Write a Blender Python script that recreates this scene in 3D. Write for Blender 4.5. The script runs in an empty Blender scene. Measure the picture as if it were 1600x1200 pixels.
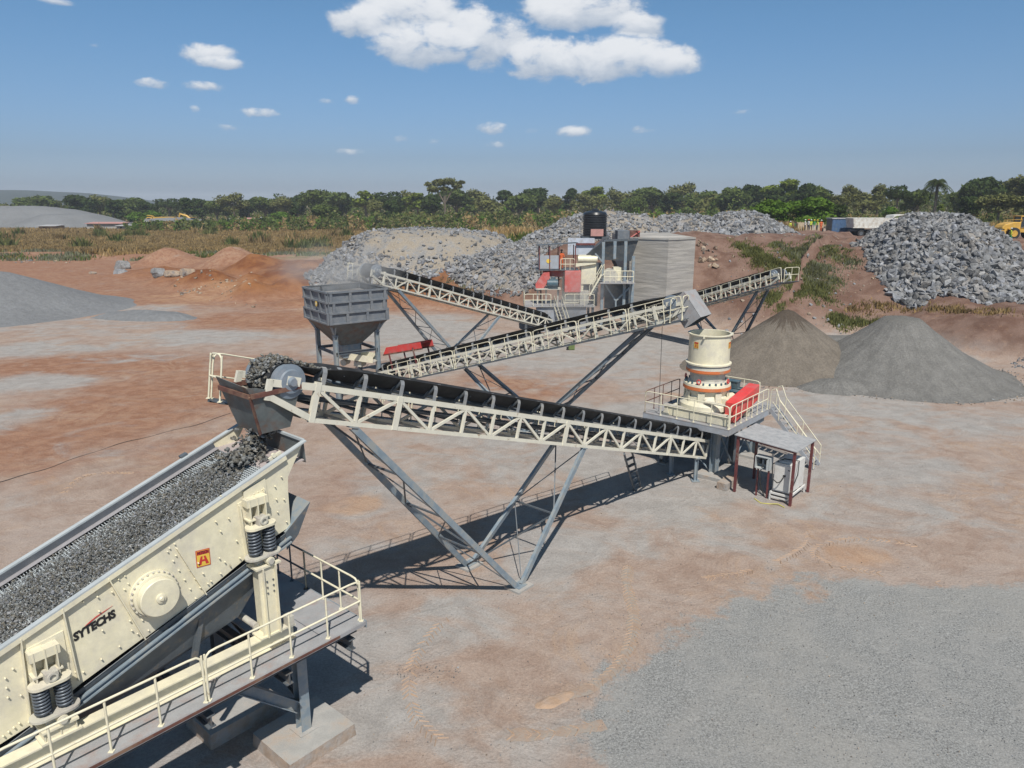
import bpy, math, random
import numpy as np
from mathutils import Vector, noise as mnoise
random.seed(7); rng = np.random.default_rng(7)
C = bpy.context.scene.collection
SC = bpy.context.scene
R = math.radians

# ------------------------------------------------------------------ camera
F_PX, PITCH, CAM_H = 1150.0, math.atan(288/1150), 12.0     # focal length for a 1600 px wide picture
cam = bpy.data.cameras.new('camera'); cam_o = bpy.data.objects.new('camera', cam); C.objects.link(cam_o)
cam.sensor_width = 36; cam.lens = 36*F_PX/1600; cam.clip_end = 9000; cam.clip_start = .1
cam_o.location = (0, 0, CAM_H); cam_o.rotation_euler = (math.pi/2-PITCH, 0, 0)
SC.camera = cam_o
SC.view_settings.view_transform = 'Standard'; SC.view_settings.look = 'None'
SC.view_settings.exposure = 0.0; SC.view_settings.gamma = 1
SUN = Vector((.10, -.56, .822)).normalized()
EXPO_SKY = .085
sun = bpy.data.lights.new('sun', 'SUN'); sun.energy = 5.0; sun.angle = R(.55); sun.color = (1, .955, .88)
sun_o = bpy.data.objects.new('sun', sun); C.objects.link(sun_o)
sun_o.rotation_euler = SUN.to_track_quat('Z', 'Y').to_euler(); sun_o.location = (0, -10, 40)

# ------------------------------------------------------------------ world: sky and clouds
w = bpy.data.worlds.new('World'); SC.world = w; w.use_nodes = True
nt = w.node_tree; nt.nodes.clear()
def N(nt, t, **k):
    n = nt.nodes.new(t)
    for a, b in k.items():
        if a == 'inp':
            for i, v in b.items(): n.inputs[i].default_value = v
        else: setattr(n, a, b)
    return n
def L(nt, a, b): nt.links.new(a, b)
def M(nt, op, a, b=None, c=None, clamp=False):
    n = nt.nodes.new('ShaderNodeMath'); n.operation = op; n.use_clamp = clamp
    for i, v in enumerate((a, b, c)):
        if v is None: continue
        if isinstance(v, (int, float)): n.inputs[i].default_value = v
        else: nt.links.new(v, n.inputs[i])
    return n.outputs[0]
def MR(nt, v, a, b, c=0., d=1., smooth=True):
    n = nt.nodes.new('ShaderNodeMapRange'); n.interpolation_type = 'SMOOTHSTEP' if smooth else 'LINEAR'
    nt.links.new(v, n.inputs[0])
    for i, q in zip((1, 2, 3, 4), (a, b, c, d)): n.inputs[i].default_value = q
    return n.outputs[0]
def MIX(nt, f, a, b, mode='MIX'):
    n = nt.nodes.new('ShaderNodeMix'); n.data_type = 'RGBA'; n.blend_type = mode
    for i, v in ((0, f), (6, a), (7, b)):
        if isinstance(v, (int, float)): n.inputs[i].default_value = v
        elif isinstance(v, (tuple, list)): n.inputs[i].default_value = (*v[:3], 1)
        else: nt.links.new(v, n.inputs[i])
    return n.outputs[2]
sky = N(nt, 'ShaderNodeTexSky', sky_type='NISHITA', sun_disc=False)
sky.sun_elevation = math.asin(SUN.z); sky.sun_rotation = math.atan2(SUN.x, SUN.y)
sky.altitude = 300; sky.air_density = 1.1; sky.dust_density = 1.6; sky.ozone_density = 2.2
tc = N(nt, 'ShaderNodeTexCoord'); sx = N(nt, 'ShaderNodeSeparateXYZ'); L(nt, tc.outputs['Generated'], sx.inputs[0])
az = M(nt, 'ARCTAN2', sx.outputs[0], sx.outputs[1]); el = M(nt, 'ARCSINE', sx.outputs[2])
cmb = N(nt, 'ShaderNodeCombineXYZ'); L(nt, az, cmb.inputs[0]); L(nt, el, cmb.inputs[1])
mp = N(nt, 'ShaderNodeMapping', inp={3: (1, 1.7, 1)}); L(nt, cmb.outputs[0], mp.inputs[0])
n1 = N(nt, 'ShaderNodeTexNoise', inp={'Scale': 15., 'Detail': 9., 'Roughness': .6, 'Distortion': .25}); L(nt, mp.outputs[0], n1.inputs[0])
n2 = N(nt, 'ShaderNodeTexNoise', inp={'Scale': 60., 'Detail': 6., 'Roughness': .65}); L(nt, mp.outputs[0], n2.inputs[0])
def ray(u, v):
    xc = (u-800)/F_PX; yc = (600-v)/F_PX; cp, sp = math.cos(PITCH), math.sin(PITCH)
    return Vector((xc, cp+yc*sp, -sp+yc*cp))
def azel(u, v):
    d = ray(u, v).normalized(); return math.atan2(d.x, d.y), math.asin(d.z)
# each cloud: centre and half size in the picture's pixels, strength -> turned to bearings and elevations on the sky
CL = [(570, 32, 70, 34, 1), (640, 20, 95, 62, 1.1), (670, 70, 110, 44, 1.1), (760, 55, 90, 62, 1), (860, 92, 85, 44, 1.1), (950, 92, 120, 44, 1.1), (1040, 100, 60, 34, .9),
      (900, 15, 120, 40, 1.1), (1000, 38, 60, 30, .8), (330, 86, 52, 24, .85), (345, 98, 48, 14, .9), (245, 130, 40, 12, .7), (320, 135, 55, 13, .75), (400, 176, 45, 11, .7),
      (350, 198, 36, 10, .6), (305, 170, 14, 9, .6), (510, 158, 24, 8, .6), (548, 155, 18, 11, .6), (770, 200, 36, 13, .72), (895, 206, 36, 12, .7), (770, 226, 28, 8, .5),
      (830, 205, 20, 9, .5), (1155, 175, 26, 8, .6), (995, 198, 20, 9, .5), (1010, 205, 30, 6, .4), (630, 215, 20, 9, .5), (683, 222, 18, 9, .5), (548, 236, 30, 7, .45), (535, 200, 14, 7, .4),
      (90, 3, 40, 9, .8), (145, 70, 16, 7, .5)]
tot = None; shade = None
for (u, v, ru, rv, s) in CL:
    a0, e0 = azel(u, v); a1, _ = azel(u+ru, v); _, e1 = azel(u, v-rv)
    dx = M(nt, 'MULTIPLY', M(nt, 'SUBTRACT', az, a0), 1/abs(a1-a0)); dy = M(nt, 'MULTIPLY', M(nt, 'SUBTRACT', el, e0), 1/abs(e1-e0))
    r2 = M(nt, 'ADD', M(nt, 'MULTIPLY', dx, dx), M(nt, 'MULTIPLY', dy, dy))
    m = M(nt, 'MULTIPLY', M(nt, 'SUBTRACT', 1.25, r2), s, clamp=True)
    sh = M(nt, 'MULTIPLY', m, M(nt, 'MULTIPLY_ADD', dy, .5, .5, clamp=True))
    tot = m if tot is None else M(nt, 'MAXIMUM', tot, m)
    shade = sh if shade is None else M(nt, 'MAXIMUM', shade, sh)
dens = M(nt, 'ADD', tot, M(nt, 'MULTIPLY', M(nt, 'SUBTRACT', n1.outputs[0], .62), 2.3))
dens = M(nt, 'ADD', dens, M(nt, 'MULTIPLY', M(nt, 'SUBTRACT', n2.outputs[0], .5), .5))
cm = M(nt, 'MULTIPLY', MR(nt, dens, .1, .66), M(nt, 'GREATER_THAN', tot, .001))
lit = MR(nt, M(nt, 'ADD', shade, M(nt, 'MULTIPLY', M(nt, 'SUBTRACT', n1.outputs[0], .5), 1.3)), .05, .75)
ccol = MIX(nt, lit, (4.9, 5.8, 7.1), (10., 10.2, 10.5))
rp = N(nt, 'ShaderNodeValToRGB'); L(nt, MR(nt, el, 0, .40, 0, 1, False), rp.inputs[0]); er = rp.color_ramp
for i, (deg, c) in enumerate([(0, (.90, 1.14, 1.74)), (1.5, (.83, 1.05, 1.60)), (3, (.70, .88, 1.30)), (8, (.71, .94, 1.22)), (12, (.69, .98, 1.21)), (20, (.64, .98, 1.13))]):
    e = er.elements[i] if i < 2 else er.elements.new(deg/22.9); e.position = R(deg)/.40; e.color = (c[0]/2, c[1]/2, c[2]/2, 1)
skyc = MIX(nt, 1., MIX(nt, 1., sky.outputs[0], rp.outputs[0], 'MULTIPLY'), (2, 2, 2), 'MULTIPLY')
zc = N(nt, 'ShaderNodeCombineColor'); [L(nt, MR(nt, el, .42, 1.1, 1, k), zc.inputs[i]) for i, k in enumerate((.58, .44, .34))]  # unseen upper sky dimmed, blue most, added to deepen and neutralise the shadows
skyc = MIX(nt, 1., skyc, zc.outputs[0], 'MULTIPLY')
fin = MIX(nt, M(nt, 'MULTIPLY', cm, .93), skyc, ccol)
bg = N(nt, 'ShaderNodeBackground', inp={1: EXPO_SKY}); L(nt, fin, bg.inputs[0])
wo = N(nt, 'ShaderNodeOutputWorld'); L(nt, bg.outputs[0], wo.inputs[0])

# ------------------------------------------------------------------ survey helpers: bearings from the camera to real positions
def W(u, v, z=0.):
    d = ray(u, v); return Vector((0, 0, CAM_H))+d*((z-CAM_H)/d.z)
def YP(u, v, Y):
    d = ray(u, v); return Vector((0, 0, CAM_H))+d*(Y/d.y)
def onplane(u, v, P, D):
    d = ray(u, v); n = Vector((-D[1], D[0], 0)); c = Vector((0, 0, CAM_H))
    return c+d*(n.dot(Vector(P)-c)/n.dot(d))

# ------------------------------------------------------------------ materials
MT = {}
def mat(name, col, rough=.6, metal=0., var=.12, vscale=3., bump=0., bscale=30., c2=None, c2amt=.5, c2scale=2., c2soft=.08, detail=6., stretch=None, spec=.5, fine=None):
    m = bpy.data.materials.new(name); m.use_nodes = True; t = m.node_tree
    b = t.nodes['Principled BSDF']; b.inputs['Roughness'].default_value = rough; b.inputs['Metallic'].default_value = metal
    b.inputs['Specular IOR Level'].default_value = spec
    tc = N(t, 'ShaderNodeNewGeometry'); src = tc.outputs['Position']
    if stretch:
        q = N(t, 'ShaderNodeMapping', inp={3: stretch}); L(t, src, q.inputs[0]); src = q.outputs[0]
    a = N(t, 'ShaderNodeTexNoise', inp={'Scale': vscale, 'Detail': detail, 'Roughness': .6}); L(t, src, a.inputs[0])
    lo = tuple(c*(1-var) for c in col); hi = tuple(min(1, c*(1+var)) for c in col)
    out = MIX(t, MR(t, a.outputs[0], .3, .7), lo, hi)
    if c2:
        e = N(t, 'ShaderNodeTexNoise', inp={'Scale': c2scale, 'Detail': 10., 'Roughness': .68}); L(t, src, e.inputs[0])
        th = .68-.36*c2amt
        out = MIX(t, MR(t, e.outputs[0], th-c2soft, th+c2soft), out, c2)
    if fine:
        e = N(t, 'ShaderNodeTexNoise', inp={'Scale': fine[0], 'Detail': 3., 'Roughness': .7}); L(t, src, e.inputs[0])
        out = MIX(t, 1., out, MIX(t, MR(t, e.outputs[0], .3, .7, 0, 1), (1-fine[1],)*3, (1+fine[1],)*3), 'MULTIPLY')
    L(t, out, b.inputs['Base Color'])
    if bump:
        e = N(t, 'ShaderNodeTexNoise', inp={'Scale': bscale, 'Detail': 5., 'Roughness': .65}); L(t, src, e.inputs[0])
        bp = N(t, 'ShaderNodeBump', inp={'Strength': bump, 'Distance': .5/bscale*4}); L(t, e.outputs[0], bp.inputs['Height']); L(t, bp.outputs[0], b.inputs['Normal'])
    MT[name] = m; return m
mat('cream', (.72, .665, .485), .42, var=.06, c2=(.56, .52, .43), c2amt=.34, c2scale=1.6, c2soft=.2, fine=(9, .04))
mat('cream_white', (.64, .61, .51), .48, var=.06, c2=(.36, .28, .2), c2amt=.1, c2scale=4., c2soft=.05)
mat('cream_dusty', (.52, .50, .42), .7, var=.1, c2=(.36, .33, .30), c2amt=.45, c2scale=3., c2soft=.12)
mat('rail_cream', (.70, .65, .49), .45, var=.06, c2=(.4, .33, .22), c2amt=.12, c2scale=7.)
mat('steel_blue', (.20, .25, .29), .5, var=.12, c2=(.27, .28, .27), c2amt=.4, c2scale=3., c2soft=.1)
mat('steel_dark', (.085, .10, .115), .55, var=.15, c2=(.16, .14, .12), c2amt=.25, c2scale=4.)
mat('bin_grey', (.135, .15, .17), .65, var=.1, c2=(.20, .205, .21), c2amt=.35, c2scale=2., c2soft=.15)
mat('rusty', (.115, .13, .13), .7, var=.2, c2=(.14, .085, .06), c2amt=.28, c2scale=2.2, c2soft=.14, bump=.1)
mat('rust_red', (.12, .05, .038), .75, var=.2, c2=(.2, .12, .08), c2amt=.3)
mat('maroon', (.13, .035, .035), .6, var=.15, c2=(.2, .15, .12), c2amt=.2)
mat('drum_grey', (.17, .205, .245), .45, var=.08, c2=(.22, .24, .27), c2amt=.3)
mat('rubber', (.018, .019, .021), .7, var=.2, c2=(.05, .05, .05), c2amt=.2, c2scale=1.5, c2soft=.2)
mat('idler_grey', (.22, .23, .24), .7, var=.15, c2=(.3, .29, .27), c2amt=.4)
mat('spring', (.10, .115, .135), .4, .3, var=.1)
mat('plate_dust', (.29, .29, .295), .85, var=.08, c2=(.30, .24, .22), c2amt=.22, c2scale=2.5, c2soft=.12, bump=.06, bscale=60, fine=(50, .08))
mat('dust_blue', (.33, .36, .40), .8, var=.08, c2=(.3, .29, .29), c2amt=.4, c2soft=.2)
mat('feed_dust', (.38, .33, .32), .9, var=.06, fine=(40, .06))
mat('liner_dark', (.085, .095, .11), .6, var=.1, c2=(.17, .17, .17), c2amt=.2, c2soft=.2)
mat('liner_light', (.33, .31, .315), .8, var=.08, fine=(40, .08))
mat('lip_grey', (.40, .43, .44), .6, var=.08)
mat('red_paint', (.62, .055, .05), .45, var=.08, c2=(.5, .13, .12), c2amt=.3, c2soft=.15)
mat('red_dusty', (.50, .10, .085), .6, var=.08, c2=(.5, .22, .2), c2amt=.35, c2soft=.15)
mat('orange_paint', (.55, .15, .045), .5, var=.1, c2=(.38, .2, .12), c2amt=.3)
mat('motor_blue', (.035, .085, .115), .5, var=.15, c2=(.13, .16, .17), c2amt=.3, c2soft=.15)
mat('concrete', (.34, .33, .31), .9, var=.1, c2=(.36, .27, .2), c2amt=.18, c2scale=1.5, c2soft=.15, bump=.12, bscale=20, fine=(30, .07))
mat('concrete_soil', (.33, .25, .19), .95, var=.15, c2=(.34, .32, .3), c2amt=.4, c2soft=.15, bump=.3, bscale=12)
mat('wall_concrete', (.38, .355, .32), .9, var=.28, vscale=1.2, c2=(.28, .265, .25), c2amt=.4, c2scale=.5, c2soft=.2, stretch=(.25, .25, 3.), bump=.15, bscale=2., detail=8)
mat('black_plastic', (.018, .02, .023), .35, var=.1)
mat('white_cabinet', (.62, .61, .58), .5, var=.04, c2=(.5, .47, .43), c2amt=.15, c2soft=.15)
mat('grey_box', (.40, .42, .42), .55, var=.06)
mat('roof_dust', (.34, .34, .345), .85, var=.1, c2=(.25, .26, .27), c2amt=.35, c2scale=5, c2soft=.1)
mat('black', (.012, .012, .013), .6)
mat('glass_dark', (.03, .04, .05), .12)
mat('yellow_paint', (.56, .33, .06), .45, var=.1, c2=(.45, .28, .1), c2amt=.2)
mat('sticker_yellow', (.72, .48, .07), .5, var=.04)
mat('sticker_red', (.50, .035, .03), .5, var=.04)
mat('truck_white', (.66, .65, .60), .5, var=.06, c2=(.45, .38, .3), c2amt=.3, c2soft=.15)
mat('container_blue', (.07, .13, .24), .5, var=.15, c2=(.12, .17, .22), c2amt=.3)
mat('tin_roof', (.40, .40, .40), .6, var=.15, c2=(.3, .22, .17), c2amt=.25)
mat('tin_pink', (.46, .24, .21), .7, var=.1, c2=(.35, .2, .17), c2amt=.3)
mat('mud_wall', (.40, .25, .15), .9, var=.15)
mat('sand_wall', (.45, .36, .25), .9, var=.12)
mat('sheet_pale', (.45, .49, .56), .6, var=.08, c2=(.36, .36, .38), c2amt=.3)
mat('rock_grey', (.205, .208, .213), .85, var=.3, vscale=1.1, c2=(.20, .18, .16), c2amt=.3, c2scale=.6, c2soft=.15, bump=.3, bscale=8, fine=(4, .25))
mat('rock_blue', (.205, .212, .23), .85, var=.32, vscale=1.3, c2=(.27, .265, .26), c2amt=.35, c2scale=1.7, c2soft=.1, bump=.3, bscale=8, fine=(5, .2))
mat('rock_tan', (.33, .25, .18), .9, var=.25, c2=(.2, .18, .17), c2amt=.4, c2scale=1., bump=.4, bscale=5)
mat('ore_dark', (.13, .132, .125), .8, var=.4, vscale=14, c2=(.26, .27, .28), c2amt=.35, c2scale=11., c2soft=.08, spec=.4)
mat('ore_brown', (.105, .095, .075), .85, var=.4, vscale=14, c2=(.2, .19, .17), c2amt=.4, c2scale=12.)
mat('gravel_fill', (.25, .22, .185), .95, var=.12, vscale=.5, c2=(.27, .265, .27), c2amt=.42, c2scale=.35, c2soft=.1, bump=.5, bscale=3, fine=(6, .2))
mat('sand_fill', (.31, .265, .21), .95, var=.12, vscale=.5, c2=(.23, .225, .22), c2amt=.45, c2scale=.5, c2soft=.1, bump=.5, bscale=3, fine=(6, .15))
mat('gravel_grey', (.245, .245, .25), .95, var=.06, vscale=.3, c2=(.27, .25, .23), c2amt=.4, c2scale=.2, c2soft=.2, bump=.5, bscale=9, fine=(9, .22))
mat('gravel_far', (.17, .174, .18), .95, var=.08, vscale=.1, bump=.3, bscale=1.5, fine=(2, .1))
mat('skin', (.10, .055, .035), .6)
mat('cloth_orange', (.55, .11, .03), .8, var=.1)
mat('cloth_vest', (.55, .62, .05), .8)
mat('cloth_dark', (.03, .035, .05), .8)
mat('cloth_white', (.55, .55, .52), .8)
mat('cloth_green', (.05, .28, .08), .8)
mat('hills_far', (.022, .035, .03), .95, var=.15, vscale=.01)
mat('cable', (.03, .03, .03), .6)
mat('olive_plastic', (.12, .16, .05), .6)
mat('hose_yellow', (.5, .45, .1), .6)

def island_tone(name, lo, hi):
    m = MT[name]; t = m.node_tree; b = t.nodes['Principled BSDF']; l = b.inputs['Base Color'].links[0].from_socket; g = N(t, 'ShaderNodeNewGeometry')
    v = MR(t, g.outputs['Random Per Island'], 0, 1, lo, hi, False); q = N(t, 'ShaderNodeCombineColor'); [L(t, v, q.inputs[i]) for i in range(3)]
    L(t, MIX(t, 1., l, q.outputs[0], 'MULTIPLY'), b.inputs['Base Color'])
for nm in ('rock_grey', 'rock_blue', 'ore_dark', 'ore_brown', 'rock_tan'): island_tone(nm, .55, 1.3)
def leafmat(name, c, tr=.25):
    m = bpy.data.materials.new(name); m.use_nodes = True; t = m.node_tree; t.nodes.clear()
    g = N(t, 'ShaderNodeNewGeometry'); a = N(t, 'ShaderNodeTexNoise', inp={'Scale': .45, 'Detail': 5.}); L(t, g.outputs['Position'], a.inputs[0])
    col = MIX(t, MR(t, a.outputs[0], .32, .68), tuple(x*.62 for x in c), tuple(x*1.45 for x in c))
    col = MIX(t, M(t, 'MULTIPLY', g.outputs['Random Per Island'], .55), col, (c[0]*1.5, c[1]*1.35, c[2]*.8))
    d = N(t, 'ShaderNodeBsdfDiffuse'); tl = N(t, 'ShaderNodeBsdfTranslucent'); mx = N(t, 'ShaderNodeMixShader', inp={0: tr}); o = N(t, 'ShaderNodeOutputMaterial')
    L(t, col, d.inputs[0]); L(t, col, tl.inputs[0]); L(t, d.outputs[0], mx.inputs[1]); L(t, tl.outputs[0], mx.inputs[2]); L(t, mx.outputs[0], o.inputs[0])
    MT[name] = m
for nm, c in dict(leaf_dark=(.048, .072, .027), leaf_mid=(.085, .115, .04), leaf_bright=(.085, .15, .028), leaf_olive=(.13, .14, .06), leaf_yellow=(.13, .17, .035),
                  leaf_dry=(.17, .13, .075), leaf_palm=(.055, .075, .035), scrub=(.165, .175, .13), grass_dry=(.30, .215, .115), grass_brown=(.245, .18, .10), grass_pale=(.40, .30, .18), grass_green=(.09, .125, .04)).items(): leafmat(nm, c)
mat('bark', (.13, .105, .08), .9, var=.3)
mat('bark_pale', (.30, .27, .24), .9, var=.2)

# ------------------------------------------------------------------ mesh builder
class MB:
    def __init__(s): s.v = []; s.f = []; s.m = []; s.mats = []; s.smooth = []
    def mi(s, m):
        if m not in s.mats: s.mats.append(m)
        return s.mats.index(m)
    def add(s, vs, fs, m, smooth=False):
        o = len(s.v); s.v += [tuple(x) for x in vs]; k = s.mi(m)
        for f in fs: s.f.append([o+i for i in f]); s.m.append(k); s.smooth.append(smooth)
        return s
    def hexa(s, p, m):    # p: 8 points, bottom 4 then top 4
        return s.add(p, [(3, 2, 1, 0), (4, 5, 6, 7), (0, 1, 5, 4), (1, 2, 6, 5), (2, 3, 7, 6), (3, 0, 4, 7)], m)
    def box(s, c, size, m, ax=None, rz=0.):
        c = Vector(c); X, Y, Z_ = ax if ax else (Vector((math.cos(rz), math.sin(rz), 0)), Vector((-math.sin(rz), math.cos(rz), 0)), Vector((0, 0, 1)))
        hx, hy, hz = size[0]/2, size[1]/2, size[2]/2
        P = [c+X*a*hx+Y*b*hy+Z_*d*hz for d in (-1, 1) for a, b in ((-1, -1), (1, -1), (1, 1), (-1, 1))]
        return s.hexa(P, m)
    def bar(s, a, b, w_, h, m, up=(0, 0, 1)):
        a, b = Vector(a), Vector(b); d = (b-a); ln = d.length
        if ln < 1e-6: return s
        d /= ln; up = Vector(up); x = d.cross(up)
        if x.length < 1e-3: x = d.cross(Vector((1, 0, 0)))
        x.normalize(); y = x.cross(d).normalized()
        return s.box((a+b)/2, (ln, w_, h), m, (d, x, y))
    def chan(s, a, b, w_, h, m, up=(0, 0, 1), th=.014, flip=1):   # channel section: web and two flanges
        a, b = Vector(a), Vector(b); d = (b-a).normalized(); up = Vector(up); x = d.cross(up).normalized()*flip; y = up-d*up.dot(d); y.normalize()
        s.bar(a+x*(w_/2-th/2), b+x*(w_/2-th/2), th, h, m, y)
        for k in (-1, 1): s.bar(a+y*k*(h/2-th/2)-x*th/2, b+y*k*(h/2-th/2)-x*th/2, w_-th, th, m, y)
        return s
    def ibeam(s, a, b, w_, h, m, up=(0, 0, 1), th=.02):
        a, b = Vector(a), Vector(b); d = (b-a).normalized(); up = Vector(up)
        x = d.cross(up)
        if x.length < 1e-3: up = Vector((1, 0, 0))
        x = d.cross(up).normalized(); y = x.cross(d).normalized()
        s.bar(a, b, th, h-2*th, m, y)
        for k in (-1, 1): s.bar(a+y*k*(h/2-th/2), b+y*k*(h/2-th/2), w_, th, m, y)
        return s
    def tube(s, pts, r, m, n=8, closed=False):
        pts = [Vector(p) for p in pts]; k = len(pts); rr = r if isinstance(r, (list, tuple)) else [r]*k
        vs = []; prev = None
        for i, p in enumerate(pts):
            if closed: d = pts[(i+1) % k]-pts[i-1]
            else: d = pts[min(i+1, k-1)]-pts[max(i-1, 0)]
            d.normalize()
            if prev is None:
                x = d.cross(Vector((0, 0, 1)))
                if x.length < .05: x = d.cross(Vector((1, 0, 0)))
            else: x = prev-d*prev.dot(d)
            x.normalize(); prev = x; y = d.cross(x)
            vs += [p+(x*math.cos(2*math.pi*j/n)+y*math.sin(2*math.pi*j/n))*rr[i] for j in range(n)]
        fs = [(i*n+j, i*n+(j+1) % n, ((i+1) % k)*n+(j+1) % n, ((i+1) % k)*n+j) for i in range(k if closed else k-1) for j in range(n)]
        s.add(vs, fs, m, True)
        if not closed: s.add(vs[:n], [tuple(range(n))[::-1]], m); s.add(vs[-n:], [tuple(range(n))], m)
        return s
    def lathe(s, o, prof, m, n=32, axis=(0, 0, 1), smooth=True, caps=True):
        o = Vector(o); z = Vector(axis).normalized(); x = z.cross(Vector((0, 0, 1)))
        if x.length < .05: x = Vector((1, 0, 0))
        x.normalize(); y = z.cross(x); vs = []
        for (r, h) in prof: vs += [o+z*h+(x*math.cos(2*math.pi*j/n)+y*math.sin(2*math.pi*j/n))*r for j in range(n)]
        k = len(prof)
        for i in range(k-1):
            s.add(vs[i*n:(i+2)*n], [(j, (j+1) % n, n+(j+1) % n, n+j) for j in range(n)], m, smooth)
        if caps:
            s.add(vs[:n], [tuple(range(n))[::-1]], m); s.add(vs[-n:], [tuple(range(n))], m)
        return s
    def cyl(s, a, b, r, m, n=20, smooth=True):
        a, b = Vector(a), Vector(b); return s.lathe(a, [(r, 0), (r, (b-a).length)], m, n, b-a, smooth)
    def prism(s, poly, off, m):    # closed polygon of 3D points, thickened by the vector off
        n = len(poly); off = Vector(off); a = [Vector(p) for p in poly]; b = [p+off for p in a]
        return s.add(a+b, [tuple(range(n))[::-1], tuple(range(n, 2*n))]+[(i, (i+1) % n, n+(i+1) % n, n+i) for i in range(n)], m)
    def sheet(s, P, m, th=.012):   # thin plate from a quad of points
        P = [Vector(p) for p in P]; nrm = (P[1]-P[0]).cross(P[2]-P[0]).normalized()*th
        return s.prism(P, nrm, m)
    def build(s, name, parent=None, flat=False):
        me = bpy.data.meshes.new(name); org = parent['_w'] if parent and '_w' in parent else (0, 0, 0)
        v = np.array(s.v, dtype=float)-np.array(org); me.from_pydata(v.tolist(), [], s.f)
        for mm in s.mats: me.materials.append(MT[mm])
        me.polygons.foreach_set('material_index', s.m)
        me.polygons.foreach_set('use_smooth', [False]*len(s.f) if flat else s.smooth)
        me.update()
        import bmesh
        bm = bmesh.new(); bm.from_mesh(me); bmesh.ops.recalc_face_normals(bm, faces=bm.faces); bm.to_mesh(me); bm.free()
        o = bpy.data.objects.new(name, me); C.objects.link(o)
        if parent: o.parent = parent
        return o
def tag(o, label=None, cat=None, group=None, kind=None):
    if label: o['label'] = label
    if cat: o['category'] = cat
    if group: o['group'] = group
    if kind: o['kind'] = kind
    return o
WORIG = {}
def thing(name, loc, label, cat, group=None):
    o = bpy.data.objects.new(name, None); o.location = loc; o.empty_display_size = .3; C.objects.link(o)
    o['_w'] = [float(x) for x in loc]; return tag(o, label, cat, group)
def sub(part, parent):           # a part that can carry sub-parts keeps the same origin
    part['_w'] = list(parent['_w']); return part
def copy_tree(o, parent=None):
    c = o.copy(); C.objects.link(c)
    if parent: c.parent = parent
    for ch in [x for x in o.children if x.name in C.objects]: copy_tree(ch, c)
    return c
def fast_mesh(name, V, Fq, mats, midx=None, nper=3, smooth=False):
    me = bpy.data.meshes.new(name); V = np.asarray(V, dtype=np.float32); Fq = np.asarray(Fq, dtype=np.int32)
    me.vertices.add(len(V)); me.vertices.foreach_set('co', V.ravel())
    me.loops.add(Fq.size); me.loops.foreach_set('vertex_index', Fq.ravel())
    me.polygons.add(len(Fq)); me.polygons.foreach_set('loop_start', np.arange(0, Fq.size, nper, dtype=np.int32)); me.polygons.foreach_set('loop_total', np.full(len(Fq), nper, dtype=np.int32))
    for mm in mats: me.materials.append(MT[mm])
    if midx is not None: me.polygons.foreach_set('material_index', np.asarray(midx, dtype=np.int32))
    me.polygons.foreach_set('use_smooth', np.full(len(Fq), smooth))
    me.update(calc_edges=True); me.validate()
    return me
def link_mesh(name, me, parent=None):
    o = bpy.data.objects.new(name, me); C.objects.link(o)
    if parent: o.parent = parent
    return o
def handrail(mb, pts, h=1.0, m='rail_cream', r=.022, mid=.5, post=None, curve0=True, curve1=True, spacing=.9, up=(0, 0, 1)):
    """posts on the base polyline pts, a bent top rail and a mid rail"""
    pts = [Vector(p) for p in pts]; up = Vector(up)
    def rail(hh, cr):
        top = [p+up*hh for p in pts]; out = []
        if cr:
            d = (top[1]-top[0]).normalized(); k = min(.25, hh*.5)
            out += [pts[0], pts[0]+up*(hh-k), pts[0]+up*(hh-k*.3)+d*k*.1, pts[0]+up*(hh-k*.05)+d*k*.4, top[0]+d*k] if curve0 else [top[0]]
        else: out += [top[0]]
        out += top[1:-1]
        if cr and curve1:
            d = (top[-2]-top[-1]).normalized(); k = min(.25, hh*.5)
            out += [top[-1]+d*k, pts[-1]+up*(hh-k*.05)+d*k*.4, pts[-1]+up*(hh-k*.3)+d*k*.1, pts[-1]+up*(hh-k), pts[-1]]
        else: out += [top[-1]]
        mb.tube(out, r, m, 6)
    rail(h, True)
    if mid: rail(h*mid, False)
    for a, b in zip(pts[:-1], pts[1:]):
        n = max(1, round((b-a).length/spacing))
        for i in range(n+1):
            p = a.lerp(b, i/n)
            mb.tube([p, p+up*(h-.02)], r*.9, m, 6)
            mb.box(p+up*.01, (.09, .09, .014), m)
    return mb
def arch(pts, k=6, w_=.4): return pts

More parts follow.
